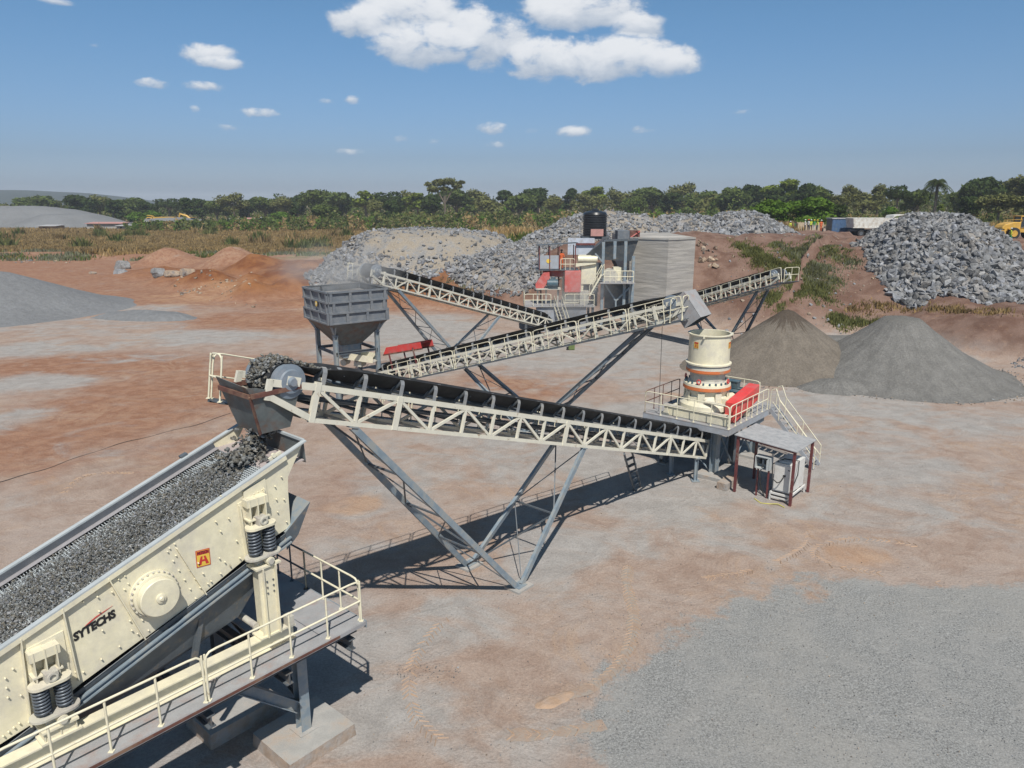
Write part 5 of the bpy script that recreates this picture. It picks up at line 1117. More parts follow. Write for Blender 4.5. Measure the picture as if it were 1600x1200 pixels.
b = MB(); p = J(953, 432, JY+1.5); b.cyl(p, p+Vector((0, .5, 0)), .75, 'cream_dusty', 20); jb_(b, 958, 972, 418, 440, JY+1.8, 1, 'cream'); jb_(b, 925, 944, 412, 430, JY+2, 1.5, 'steel_dark'); b.build('feeder', fh)
b = MB(); jb_(b, 944, 988, 444, 482, JY+2.6, .1, 'steel_dark'); b.build('back_panel', fh)
for (p, q) in (((946, 445), (962, 470)), ((986, 447), (962, 470)), ((962, 470), (962, 486)), ((930, 396), (944, 412))): b = MB(); b.bar(J(*p, JY+1.1), J(*q, JY+1.1), .14, .14, 'steel_blue'); b.build('brace', fh)
b = MB()
for k in (0, .8):
    a, c = J(921, 462, JY+.2)+Vector((k*.4, k, 0)), J(940, 429, JY+.2)+Vector((k*.4, k, 0)); b.bar(a, c, .05, .14, 'rail_cream'); b.tube([a+UPZ*.9, c+UPZ*.9], .035, 'rail_cream', 6)
    for i in range(4): e = a.lerp(c, i/3); b.tube([e, e+UPZ*.9], .03, 'rail_cream', 6)
for i in range(9): e = J(921, 462, JY+.2).lerp(J(940, 429, JY+.2), (i+.5)/9); b.box(e+Vector((.2, .4, 0)), (.25, .8, .03), 'plate_dust')
b.build('stairs', fh)
sp = thing('metal_screen', J(907, 395, JY+4.5), 'pale bluish metal screen standing behind the cabin roof', 'screen')
b = MB(); jb_(b, 887, 929, 372, 398, JY+4.5, .06, 'sheet_pale'); b.build('sheet', sp); b = MB(); jb_(b, 900, 930, 380, 383, JY+4.3, .15, 'maroon'); b.build('frame', sp)
bx = thing('steel_box', J(980, 374, 73.5), 'open grey steel box with rusty red end on top of the feed hopper wall', 'steel box')
b = MB(); jb_(b, 965, 984, 360.5, 374.3, 74, 2.0, 'bin_grey'); b.build('box_body', bx); b = MB(); jb_(b, 984, 1000, 360.5, 374.3, 74, 1.6, 'rust_red'); p = J(992, 366, 73.9); b.bar(p+Vector((-.4, 0, -.3)), p+Vector((.5, 0, .3)), .1, .1, 'red_dusty'); b.bar(p+Vector((.4, 0, -.4)), p+Vector((.2, 0, .4)), .1, .1, 'maroon'); b.build('box_end', bx)
tk = thing('water_tank', J(929, 369, 76), 'black ribbed plastic water tank above the jaw crusher', 'water tank')
c = J(929, 369, 77.2); top_ = J(929, 328, 76).z; hh = top_-c.z; r0 = 1.22
prof = [(r0, 0)]
for i in range(9): z = hh*.80*i/9; dz_ = hh*.80/9; prof += [(r0, z+.02), (r0, z+dz_*.62), (r0-.05, z+dz_*.7), (r0-.05, z+dz_*.92)]
prof += [(r0, hh*.82), (r0*.92, hh*.90), (r0*.5, hh*.96), (.35, hh*.97), (.35, hh*1.0), (.3, hh*1.01)]
b = MB(); b.lathe(c, prof, 'black_plastic', 36); b.build('tank_body', tk); b = MB(); b.lathe(c+UPZ*hh, [(.36, 0), (.36, .05), (.1, .09)], 'black_plastic', 20); b.build('lid', tk)
b = MB(); b.box(c-UPZ*1.0, (2.8, 2.6, 1.95), 'gravel_fill') if False else b.box(c-UPZ*.12, (2.7, 2.6, .22), 'steel_dark')
for x in (-1.2, 1.2):
    for y in (-1.1, 1.1): b.box(c+Vector((x, y, -.9)), (.16, .16, 1.6), 'steel_dark')
b.build('tank_stand', tk)
b = MB(); jb_(b, 923, 943, 358, 369, 75.4, .05, "tin_pink"); tag(b.build("metal_sheet"), "faded pinkish square sheet standing at the foot of the black water tank", "sheet")

# ------------------------------------------------------------------ heaps
def heap_mesh(name, cx, cy, rx, ry, zfun, m, label, cat, res=110, nz=.25, nscale=.5, rot=0., ext=1.25, smooth=True, attr=None, group=None, skirt=.12):
    """zfun(r) gives the absolute height of the heap surface; where it dips under the ground it is hidden"""
    g = np.linspace(-ext, ext, res); X, Y = np.meshgrid(g, g); ca, sa = math.cos(rot), math.sin(rot)
    x = cx+(X*rx*ca-Y*ry*sa); y = cy+(X*rx*sa+Y*ry*ca); ang = np.arctan2(Y, X); r = np.hypot(X, Y)*(1+(fbm(np.cos(ang)*1.5+cx, np.sin(ang)*1.5+cy, 3)-.5)*.28)
    tr = terrain(x, y); z = zfun(r, x, y)+(fbm(x*nscale, y*nscale, 5)-.5)*nz*2; z = np.where(z > tr, tr+(z-tr)*np.clip((1.1-r)/.22, 0, 1), z)-np.clip(r-1.06, 0, 1)*1.5; z = np.maximum(z, tr-skirt)
    V = np.stack([x.ravel(), y.ravel(), z.ravel()], 1); ii = (np.arange(res-1)[:, None]*res+np.arange(res-1)[None]).ravel()
    Fq = np.stack([ii, ii+1, ii+res+1, ii+res], 1); keep = (z-tr).ravel(); ok = (keep[Fq] > -skirt*.8).any(1); Fq = Fq[ok]
    used = np.unique(Fq); mp_ = -np.ones(len(V), int); mp_[used] = np.arange(len(used))
    base = np.array([cx, cy, float(tr[res//2, res//2])]); me = fast_mesh(name, V[used]-base, mp_[Fq], [m], nper=4, smooth=smooth); o = link_mesh(name, me); o.location = base; tag(o, label, cat, group)
    o['_w'] = [float(q) for q in base]; return o
def heap_z(cx, cy, rx, ry, zfun, x, y, rot=0.):
    ca, sa = math.cos(-rot), math.sin(-rot); dx, dy = x-cx, y-cy; X = (dx*ca-dy*sa)/rx; Y = (dx*sa+dy*ca)/ry; ang = np.arctan2(Y, X)
    r = np.hypot(X, Y)*(1+(fbm(np.cos(ang)*1.5+cx, np.sin(ang)*1.5+cy, 3)-.5)*.28); 
    z = zfun(r, x, y); tr = terrain(x, y); return np.where(z > tr, tr+(z-tr)*np.clip((1.1-r)/.22, 0, 1), z), r
def rock_heap(name, cx, cy, rx, ry, zfun, n, smin, smax, label, rot=0., fill='gravel_fill', mats=('rock_grey', 'rock_blue', 'rock_grey'), thin=None, back=.0, ext=1.15, fringe=.25):
    o = heap_mesh(name, cx, cy, rx, ry, zfun, fill, label, 'rock pile', nz=.3, nscale=.6, rot=rot, res=90, smooth=False)
    th = rng.uniform(0, 2*math.pi, n*2); rr = np.sqrt(rng.random(n*2))*1.12; ca, sa = math.cos(rot), math.sin(rot)
    X, Y = np.cos(th)*rr, np.sin(th)*rr; keep = Y < .55+back; X, Y, rr = X[keep][:n], Y[keep][:n], rr[keep][:n]
    x = cx+X*rx*ca-Y*ry*sa; y = cy+X*rx*sa+Y*ry*ca; z, r = heap_z(cx, cy, rx, ry, zfun, x, y, rot); z = z+(fbm(x*.6, y*.6, 5)-.5)*.6; tr = terrain(x, y); ok = (z > tr-.25)
    if thin is not None: ok &= rng.random(len(x)) < thin(X, Y, r, x, y)
    x, y, z, tr, r = x[ok], y[ok], z[ok], tr[ok], r[ok]; z = np.maximum(z, tr)
    s = smin+(smax-smin)*rng.random(len(x))**3.0*np.clip(.55+r*.6, .5, 1.2)
    pts = np.stack([x, y, z+s*.18], 1)
    k = stones('loose_rocks', pts, s, list(mats), rng.integers(0, len(mats), len(x)), parent=o, flat=.52, tmpl=8); k['kind'] = 'stuff'
    return o
def prof(*kp):
    rs = [a for a, _ in kp]; zs = [b for _, b in kp]
    return lambda r, x, y: np.interp(r, rs, zs)
# the large boulder heap dumped over the edge on the right
rock_heap('rock_pile', 45.4, 80.5, 10.1, 16.2, prof((0, 10.5), (.2, 10.3), (.42, 8.9), (1, 2.95), (1.3, -1)), 16000, .12, .62, 'huge pile of broken grey rock on the right beside the yellow loader', mats=('rock_grey', 'rock_blue', 'rock_grey'), back=.1,
          thin=lambda X, Y, r, x, y: np.where((X > .45) & (Y < -.35) & (Y > -.75), .45, 1.))
rock_heap('rock_pile', 58.5, 74, 9.5, 13, prof((0, 5.7), (.4, 5.2), (1, 2.9), (1.3, 0)), 5000, .13, .5, 'lower shoulder of grey broken rock at the right edge, in front of the largest pile', mats=('rock_grey', 'rock_blue'), back=.3)
rock_heap('rock_pile', 30.6, 101, 8., 12, prof((0, 10.4), (.35, 9.9), (1, 6.4), (1.3, 4)), 4800, .14, .6, 'bluish grey rock pile on the plateau behind the retaining wall, left of the workers', mats=('rock_blue', 'rock_grey'), back=.1)
rock_heap('rock_pile', 23.5, 103, 8, 12, prof((0, 10.1), (.4, 9.5), (1, 6.4), (1.3, 4)), 3000, .14, .55, 'grey rock pile on the plateau directly behind the steel box', mats=('rock_blue', 'rock_grey'))
sandy = lambda X, Y, r, x, y: np.clip(.12+.9*np.abs(fbm(x*.22, y*.22, 3)-.5)*3+np.where(r > .8, .7, 0), 0, 1)
rock_heap('rock_pile', 13.2, 101, 12.5, 13, prof((0, 10.5), (.35, 9.9), (1, 6.0), (1.3, 4)), 4500, .14, .55, 'sandy grey rock pile right behind the black water tank', fill='sand_fill', mats=('rock_blue', 'rock_grey'), thin=lambda X, Y, r, x, y: np.where(X < -.1, 1., sandy(X, Y, r, x, y)))
rock_heap('rock_pile', -11.5, 103, 15.2, 12.5, prof((0, 8.1), (.5, 7.7), (.62, 7.2), (1, 3.5), (1.3, 1)), 6500, .12, .5, 'wide tan sandy rubble pile with grey rocks round its edges, behind the storage bin', fill='sand_fill', mats=('rock_blue', 'rock_blue', 'rock_grey'),
          thin=lambda X, Y, r, x, y: np.clip(.10+np.where(r > .83, .8, 0)+np.where(X < -.5, .75, 0)+np.where(Y > -.15, .5, 0), 0, 1))
rock_heap('rock_pile', 2.5, 94, 10, 11, prof((0, 6.9), (.4, 6.5), (1, 4.2), (1.3, 2)), 5500, .12, .45, 'low spread of grey rubble between the sandy pile and the jaw crusher', mats=('rock_blue', 'rock_grey'), thin=lambda X, Y, r, x, y: np.where(r < .4, .5, 1.))
# gravel piles in the yard
def cone_mat(name, c, wet, wetr):
    m = bpy.data.materials.new(name); m.use_nodes = True; t = m.node_tree; b = t.nodes['Principled BSDF']; b.inputs['Roughness'].default_value = .95; b.inputs['Specular IOR Level'].default_value = .2
    tc = N(t, 'ShaderNodeTexCoord'); P = tc.outputs['Object']; s = N(t, 'ShaderNodeSeparateXYZ'); L(t, P, s.inputs[0])
    an = M(t, 'ARCTAN2', s.outputs[1], s.outputs[0]); q = N(t, 'ShaderNodeCombineXYZ'); L(t, M(t, 'MULTIPLY', an, 5.), q.inputs[0]); L(t, M(t, 'MULTIPLY', s.outputs[2], .35), q.inputs[1])
    st = noise(t, q.outputs[0], 2.2, 7., .65); f1 = noise(t, P, 9., 5., .75); f2 = noise(t, P, 1.2, 6., .6)
    col = MIX(t, MR(t, f2, .35, .65), tuple(x*.92 for x in c), tuple(x*1.1 for x in c))
    col = MIX(t, MR(t, M(t, 'ADD', s.outputs[2], M(t, 'MULTIPLY', st, 3.2)), wetr, wetr+.55), col, wet)
    col = MIX(t, 1., col, MIX(t, MR(t, f1, .3, .7), (.78, .78, .78), (1.2, 1.2, 1.2)), 'MULTIPLY'); col = MIX(t, 1., col, MIX(t, MR(t, st, .35, .65), (.92, .92, .92), (1.08, 1.08, 1.07)), 'MULTIPLY'); L(t, col, b.inputs['Base Color'])
    bp = N(t, 'ShaderNodeBump', inp={'Strength': .6, 'Distance': .12}); L(t, M(t, 'ADD', f1, M(t, 'MULTIPLY', st, .8)), bp.inputs['Height']); L(t, bp.outputs[0], b.inputs['Normal']); MT[name] = m
cone_mat('gravel_brown', (.16, .138, .115), (.085, .068, .054), 4.6); cone_mat('gravel_mix', (.165, .16, .152), (.14, .135, .125), 5.2)
heap_mesh('gravel_pile', 20.1, 53.3, 6.9, 6.6, prof((0, 4.25), (.06, 4.15), (.55, 1.75), (.85, .45), (1.12, -.1)), 'gravel_brown', 'steep brown gravel pile with a dark damp peak under the far conveyor', 'gravel pile', nz=.03, nscale=1., res=130)
heap_mesh('gravel_pile', 27.4, 51.2, 7.6, 8.0, prof((0, 4.15), (.16, 3.95), (.3, 3.1), (.6, 1.5), (.9, .35), (1.15, -.15)), 'gravel_mix', 'broad grey gravel pile right of the brown one, below the largest rock pile', 'gravel pile', nz=.06, nscale=.8, res=130, rot=-.35)
heap_mesh('gravel_pile', 21.3, 46.6, 2.6, 1.8, prof((0, .75), (.5, .5), (1, -.05)), 'gravel_mix', 'small low grey gravel heap at the foot of the brown pile', 'gravel pile', nz=.1, nscale=1.8, res=60)
heap_mesh('gravel_pile', 30, 62, 12, 4., prof((0, .5), (.6, .4), (1, -.1)), 'gravel_mix', 'thin spread of grey gravel between the two yard piles and the red bank', 'gravel pile', nz=.08, nscale=.8, res=90)
heap_mesh('gravel_pile', -57, 82.5, 13, 13, prof((0, 4.3), (.08, 4.1), (.6, 1.6), (.85, .55), (1.15, -.1)), 'gravel_far', 'grey gravel pile with smooth sides at the left edge of the yard', 'gravel pile', nz=.06, nscale=.5, res=120)
heap_mesh('gravel_pile', -38.5, 76.5, 6, 2.2, prof((0, .9), (.3, .7), (.7, .5), (1.1, -.1)), 'gravel_far', 'low grey gravel spill trailing right from the left gravel pile', 'gravel pile', nz=.12, nscale=.8, res=70, rot=-.15)
heap_mesh('stockpile', -230, 352, 50, 34, prof((0, 9.), (.35, 8.8), (.5, 7.4), (1, 1), (1.2, -1)), 'gravel_far', 'very large pale grey stockpile far away on the left horizon', 'gravel pile', nz=1.2, nscale=.05, res=80)
heap_mesh('stockpile', -196, 335, 30, 22, prof((0, 6.), (.4, 5.6), (1, .5), (1.2, -1)), 'gravel_far', 'lower pale grey stockpile in front of the largest one on the left horizon', 'gravel pile', nz=.8, nscale=.07, res=60)
heap_mesh('stockpile', -160, 350, 26, 18, prof((0, 4.2), (.4, 3.8), (1, .5), (1.2, -1)), 'gravel_far', 'low grey stockpile tail beside the far sheds on the left horizon', 'gravel pile', nz=.5, nscale=.09, res=50)
for (cx, cy, rad, k_, lab) in ((20.1, 53.3, 6.7, 420, 'small stones rolled to the foot of the brown gravel pile'), (27.4, 51.2, 7.6, 520, 'small stones rolled to the foot of the broad grey gravel pile')):
    an = rng.uniform(3.0, 6.5, k_); q_ = rad*rng.uniform(.86, 1.13, k_); xs, ys = cx+np.cos(an)*q_, cy+np.sin(an)*q_
    stones('loose_stones', [(a_, b2, tz(a_, b2)+.02) for a_, b2 in zip(xs, ys)], rng.uniform(.02, .09, k_), ['rock_grey', 'rock_tan'], rng.integers(0, 2, k_), lab, 'stones', 'stuff')
# single boulders on the left
def boulder(u, v, wpx, hpx, label, m='rock_grey', z=None):
    p = W(u, v, 0); 
    for _ in range(6): p = W(u, v, tz(p.x, p.y)) if z is None else W(u, v, z)
    k = p.y*1.02/F_PX; import bmesh
    bm = bmesh.new(); bmesh.ops.create_icosphere(bm, subdivisions=3, radius=1); off = random.random()*50
    for q in bm.verts:
        n = mnoise.noise(q.co*1.1+Vector((off, 0, 0)))*.35+mnoise.noise(q.co*3+Vector((off, 5, 0)))*.08; q.co *= 1+n
        for d in ((.7, -.5, .5), (-.6, -.7, .3), (0, .2, 1)): d = Vector(d).normalized(); e = q.co.dot(d)-.72; q.co -= d*max(0, e)
        q.co = Vector((q.co.x*wpx/2*k, q.co.y*wpx/2*k*.8, (q.co.z+.7)*hpx/1.55*k))
    me = bpy.data.meshes.new('boulder'); bm.to_mesh(me); bm.free(); me.materials.append(MT[m]); o = link_mesh('boulder', me); o.location = p-UPZ*.1; tag(o, label, 'boulder', 'boulders lying on the red soil')
boulder(192, 420, 22, 14, 'dark angular boulder, upper one of the leftmost pair', 'rock_grey'); boulder(190, 432, 24, 13, 'pale angular boulder, lower one of the leftmost pair', 'rock_blue'); boulder(247, 431, 22, 14, 'rounded grey boulder in the middle of the row')
boulder(270, 431, 26, 10, 'long tan boulder between two grey ones', 'rock_tan'); boulder(293, 432, 24, 14, 'brownish round boulder at the right end of the row', 'rock_tan'); boulder(213, 431, 17, 6, 'small flat pale rock beside the leftmost pair', 'rock_tan'); boulder(145, 428, 12, 5, 'small low rock left of all the boulders', 'rock_tan')
def scatter(n, u0, u1, v0, v1, s0, s1, mats, label, name='loose_stones', cat='stones'):
    pts = []
    while len(pts) < n:
        u, v = random.uniform(u0, u1), random.uniform(v0, v1); p = W(u, v, 0)
        for _ in range(4): p = W(u, v, tz(p.x, p.y))
        pts.append((p.x, p.y, tz(p.x, p.y)+.02))
    stones(name, pts, rng.uniform(s0, s1, n)*rng.random(n)**.8, mats, rng.integers(0, len(mats), n), label, cat, 'stuff')
scatter(150, 270, 400, 436, 462, .1, .42, ['rock_tan'], 'scattered tan stones on the orange soil at left'); scatter(60, 20, 110, 398, 412, .2, .6, ['rock_tan', 'rock_grey'], 'pale stones on the far red soil at left')
scatter(260, 1130, 1330, 470, 535, .08, .35, ['rock_tan', 'rock_blue'], 'small stones on the lower red bank'); scatter(70, 1578, 1620, 566, 575, .05, .2, ['rock_blue'], 'grey stones at the right edge of the bank foot')
scatter(900, 1270, 1600, 455, 505, .05, .26, ['rock_tan'], 'crumbled orange soil along the ledge below the large rock pile'); scatter(2600, 560, 1500, 640, 1190, .008, .028, ['rock_tan', 'rock_grey'], 'tiny stones strewn over the yard')
scatter(5200, 900, 1600, 930, 1195, .008, .022, ['rock_blue', 'rock_grey'], 'fine grey gravel spread in the near right corner', 'gravel_spread'); scatter(120, 620, 720, 1040, 1060, .01, .04, ['rock_grey'], 'little patch of dark crumbs near the platform')
for k, (u, v) in enumerate([(1100, 388), (1110, 410), (1098, 405), (1120, 395), (1104, 398)]): pass
rim = []
for _ in range(26):
    u, v = random.uniform(1088, 1122), random.uniform(380, 420); p = YP(u, v, 76)
    for Y in np.arange(70, 90, .25):
        p = YP(u, v, Y)
        if p.z < tz(p.x, p.y): break
    rim.append((p.x, p.y, tz(p.x, p.y)+.1))
stones('bank_boulders', rim, rng.uniform(.15, .55, 26), ['rock_tan'], [0]*26, 'brown boulders stuck in the bank right of the concrete wall', 'stones', 'stuff', .7)

# ------------------------------------------------------------------ vegetation
def leaf_cloud(cen, rad, n, size, dens=.55):
    """n small leaf clumps spread through an uneven ellipsoid shell; returns triangles"""
    cen = np.array(cen); d = rng.normal(size=(n, 3)); d /= np.linalg.norm(d, axis=1)[:, None]; r = rng.random(n)**(1/2.2)
    r = .45+.55*r; k = np.array([mnoise.noise(Vector(q*2.1)+Vector(cen*.37)) for q in d]); r = r*(1+.38*k)
    P = cen+d*r[:, None]*np.array(rad); a = rng.normal(size=(n, 3)); a /= np.linalg.norm(a, axis=1)[:, None]; up = d+rng.normal(size=(n, 3))*.7; b_ = np.cross(a, up); b_ /= np.linalg.norm(b_, axis=1)[:, None]+1e-9; c = np.cross(b_, up); c /= np.linalg.norm(c, axis=1)[:, None]+1e-9
    s = size*rng.uniform(.6, 1.4, n)[:, None]; return np.stack([P-b_*s*.5, P+b_*s*.5-c*s*.1, P+c*s*.9], 1)
def make_crown(name, blobs, n, size, m):
    tot = sum(r[0]*r[1]*r[2] for _, r in blobs)**1; T = [leaf_cloud(c, r, max(30, int(n*(r[0]*r[1]*r[2])**.8/sum((q[0]*q[1]*q[2])**.8 for _, q in blobs))), size) for c, r in blobs]; T = np.concatenate(T); V = T.reshape(-1, 3)
    return fast_mesh(name, V, np.arange(len(V)).reshape(-1, 3), [m])
def make_trunk(h, r, limbs, m='bark', lean=0.):
    b = MB(); b.tube([(0, 0, -.5), (lean*.3, 0, h*.4), (lean, 0, h)], [r*1.3, r, r*.7], m, 7)
    for (x, y, z) in limbs: b.tube([(lean*.7, 0, h*.75), (x*.5, y*.5, (h+z)/2), (x, y, z)], [r*.55, r*.4, r*.15], m, 5)
    o = b.build('trunk_tmp'); me = o.data; bpy.data.objects.remove(o); return me
TREES = {}
def tree_kind(key, H, cw, ch, trunk, n, size, m, nb=9, flat=1., bark='bark', seed=0):
    random.seed(seed); blobs = []
    for i in range(nb):
        a = random.uniform(0, 2*math.pi); q = random.random()**.6; z = random.random()
        rr = cw*(.24+.18*random.random()); blobs.append(((math.cos(a)*cw*.62*q*(1-.35*z), math.sin(a)*cw*.62*q*(1-.35*z), H-ch+ch*(.22+.62*z)), (rr, rr, rr*.72*flat)))
    crown = make_crown('crown', blobs, n, size, m); tr = make_trunk(H-ch*.75, trunk, [tuple(c) for c, _ in blobs[:7]], bark); TREES[key] = (tr, crown)
tree_kind('round_dark', 11, 6.0, 9.5, .35, 2600, .75, 'leaf_dark', seed=1); tree_kind('round_mid', 10, 5.6, 8.5, .32, 2600, .7, 'leaf_mid', seed=2); tree_kind('olive_open', 12, 6.2, 7.5, .3, 1500, .65, 'leaf_olive', seed=3, nb=8)
tree_kind('broad_mid', 10, 8., 7.5, .4, 3000, .75, 'leaf_mid', nb=12, flat=.8, seed=4); tree_kind('bright', 8, 5.5, 7.4, .35, 3200, .62, 'leaf_bright', nb=12, seed=5); tree_kind('dry_bush', 6, 4.5, 5.5, .2, 1100, .5, 'leaf_dry', seed=6)
tree_kind('tall_yellow', 12, 4.2, 8., .28, 1500, .6, 'leaf_yellow', seed=7, nb=7); tree_kind('flat_top', 12, 8., 5.5, .4, 2200, .65, 'leaf_dark', nb=11, flat=.6, seed=8); tree_kind('small_olive', 7, 4.2, 6., .2, 1500, .55, 'leaf_olive', seed=9)
tree_kind('dark_slim', 12, 3.4, 9.5, .3, 1800, .65, 'leaf_dark', nb=8, seed=10)
random.seed(21)
# the tall tree with bare pale trunk in the middle
blobs = [((-3.4, 0, 13.6), (2., 1.8, 1.2)), ((-1.5, .5, 15.8), (2.2, 2, 1.3)), ((1.5, -.4, 16.2), (2.1, 1.9, 1.2)), ((3.8, .2, 14.6), (1.7, 1.6, 1.1)), ((0, 0, 13.6), (1.7, 1.6, .9)), ((5.2, 0, 15.9), (1.1, 1, .6)), ((-4.8, 0, 15.2), (1.1, 1, .7))]
TREES['landmark'] = (make_trunk(11, .3, [c for c, _ in blobs], 'bark'), make_crown('crown', blobs, 2300, .55, 'leaf_olive'))
ORD = ['first', 'second', 'third', 'fourth', 'fifth', 'sixth', 'seventh', 'eighth', 'ninth', 'tenth', 'eleventh', 'twelfth', 'thirteenth', 'fourteenth', 'fifteenth', 'sixteenth', 'seventeenth', 'eighteenth', 'nineteenth', 'twentieth', 'twenty-first', 'twenty-second', 'twenty-third', 'twenty-fourth', 'twenty-fifth']
DESC = dict(round_dark='dark green rounded tree', round_mid='mid green rounded tree', olive_open='olive green open crowned tree', broad_mid='broad green tree', bright='bright green dense tree', dry_bush='dry brown shrub tree', tall_yellow='tall yellowish green tree', flat_top='dark flat topped tree', small_olive='small olive green tree', dark_slim='slim dark green tree')
cnt_lab = {}
def place_tree(key, u, vb, vt, Y, label=None, sx=1., name='tree', rot=None, zoff=0.):
    """u: bearing, Y: distance; vt: where the crown top stands on the sky"""
    x = YP(u, 400, Y).x; z = tz(x, Y)+zoff; ztop = YP(u, vt, Y).z; me_t, me_c = TREES[key]
    Hn = max((v.co.z for v in me_c.vertices)); s = (ztop-z)/Hn
    side = 'left of the bare trunked tree' if u < 690 else 'between bare trunked tree and truck' if u < 1380 else 'right of the dump truck'
    if label is None:
        k = (key, side); cnt_lab[k] = cnt_lab.get(k, 0)+1; label = f"{DESC[key]}, {ORD[cnt_lab[k]-1]} such from the left, {side}"
    o = thing(name, (x, Y, z), label, 'tree', 'trees beyond the yard'); del o['_w']
    o.scale = (s*sx*1.22, s*sx*1.22, s); o.rotation_euler = (0, 0, random.uniform(0, 6.28) if rot is None else rot)
    link_mesh('trunk', me_t, o); link_mesh('crown', me_c, o); return o
TL = [  # bearing, top, distance, kind, width
 (12, 318, 420, 'small_olive', 1.3), (65, 304, 430, 'round_mid', 1.4), (100, 312, 440, 'olive_open', 1.), (140, 303, 400, 'round_dark', 1.3), (165, 303, 410, 'olive_open', 1.1), (185, 311, 380, 'round_dark', 1.), (215, 307, 420, 'round_mid', 1.3), (240, 313, 400, 'round_dark', 1.),
 (222, 330, 345, 'bright', 1.3), (247, 328, 350, 'bright', 1.2), (272, 309, 420, 'flat_top', 1.1), (299, 308, 360, 'dark_slim', 1.5), (322, 309, 410, 'round_dark', 1.), (345, 312, 400, 'round_mid', 1.), (372, 300, 390, 'olive_open', 1.2), (395, 311, 400, 'round_dark', 1.1),
 (420, 306, 410, 'round_mid', 1.2), (450, 305, 400, 'olive_open', 1.2), (470, 302, 420, 'round_dark', .9), (440, 330, 330, 'bright', 1.4), (465, 322, 320, 'dark_slim', 1.2), (510, 295, 400, 'broad_mid', 1.1), (515, 318, 320, 'round_mid', 1.2), (545, 299, 410, 'round_dark', .9), (575, 297, 400, 'tall_yellow', 1.6),
 (590, 310, 350, 'olive_open', 1.1), (612, 298, 390, 'flat_top', 1.), (620, 312, 340, 'round_dark', 1.), (640, 296, 400, 'olive_open', .9), (655, 300, 380, 'tall_yellow', 1.4), (680, 302, 360, 'round_dark', 1.), (715, 292, 400, 'round_mid', 1.2), (742, 294, 410, 'olive_open', 1.1), (765, 305, 380, 'small_olive', 1.3), (790, 296, 400, 'dark_slim', 1.6),
 (812, 300, 390, 'round_mid', 1.1), (840, 292, 410, 'round_dark', 1.1), (866, 303, 380, 'olive_open', 1.1), (890, 293, 400, 'dark_slim', 1.1), (912, 300, 390, 'olive_open', 1.2), (930, 290, 420, 'tall_yellow', 1.3), (962, 295, 400, 'olive_open', 1.1), (985, 305, 360, 'broad_mid', .8), (1015, 290, 400, 'round_mid', 1.2), (1040, 300, 370, 'round_dark', 1.),
 (1066, 283, 380, 'olive_open', .9), (1090, 296, 360, 'round_mid', 1.), (1120, 300, 340, 'small_olive', 1.4), (1150, 290, 330, 'round_mid', 1.), (1175, 287, 330, 'round_dark', .9), (1222, 278, 300, 'tall_yellow', 1.3), (1205, 292, 290, 'dark_slim', 1.3), (1248, 285, 280, 'dark_slim', 1.2), (1272, 288, 280, 'round_mid', .9), (1315, 287, 270, 'olive_open', .9), (1340, 296, 270, 'small_olive', 1.2),
 (1362, 286, 270, 'olive_open', .9), (1300, 303, 230, 'olive_open', 1.1), (1392, 288, 240, 'flat_top', .75), (1420, 294, 240, 'round_mid', .8), (1384, 322, 190, 'bright', .9), (1425, 298, 260, 'round_dark', .8), (1485, 296, 250, 'round_mid', .9), (1515, 275, 240, 'round_dark', .9), (1540, 280, 240, 'flat_top', .8), (1570, 272, 235, 'olive_open', .9), (1596, 276, 230, 'round_dark', .9),
 (1550, 300, 180, 'olive_open', 1.3), (1510, 305, 190, 'round_dark', 1.0), (1590, 300, 175, 'olive_open', 1.1), (1335, 330, 200, 'small_olive', 1.2), (1460, 318, 200, 'tall_yellow', .8), (1640, 280, 200, 'round_dark', 1.), (-40, 305, 410, 'round_mid', 1.2)]
for (u, vt, Y, key, sx) in TL: place_tree(key, u, 0, vt, Y, sx=sx)
place_tree('landmark', 697, 0, 277, 333, 'tall tree with bare pale trunk and sparse crown standing above the treeline', rot=0.)
place_tree('bright', 1203, 0, 310, 150, 'bright green mango tree, left one of the pair behind the workers', sx=1.25); place_tree('bright', 1262, 0, 306, 152, 'bright green mango tree, right one of the pair behind the workers', sx=1.4); place_tree('bright', 1255, 0, 340, 138, 'small bright green tree in front of the right mango tree', sx=1.3); place_tree('round_dark', 1300, 0, 318, 158, 'dark green tree just right of the mango trees, above the container', sx=1.1)
# oil palm
def palm():
    b = MB(); b.tube([(0, 0, -.3), (.1, 0, 4), (0, 0, 8.6)], [.32, .26, .24], 'bark', 8)
    o = b.build('t'); tr = o.data; bpy.data.objects.remove(o); b = MB(); rr = random.Random(5)
    for i in range(30):
        a = 2*math.pi*i/30*2.4+rr.random(); el = rr.uniform(-.35, 1.25); L_ = rr.uniform(3.6, 4.8); d = Vector((math.cos(a), math.sin(a), 0)); pts = [Vector((0, 0, 8.6))+d*L_*t_*math.cos(el)*(1-.1*t_)+UPZ*(L_*(math.sin(el)*t_-(.75+.3*math.cos(el))*t_*t_)) for t_ in [j/9 for j in range(10)]]
        b.tube(pts, .04, 'leaf_palm', 3)
        for j in range(1, 10):
            p = pts[j]; tg_ = (pts[j]-pts[j-1]).normalized(); s_ = tg_.cross(UPZ).normalized()
            for sg in (-1, 1):
                for w2 in (0, .5): q = p-tg_*w2*.4; ln = .95*math.sin(math.pi*min(.95, j/10+.08)); e = q+s_*sg*ln*.75-UPZ*ln*.55+tg_*.25; b.add([q-tg_*.09, q+tg_*.09, e], [(0, 1, 2)], 'leaf_palm')
    o = b.build('c'); cr = o.data; bpy.data.objects.remove(o); return tr, cr
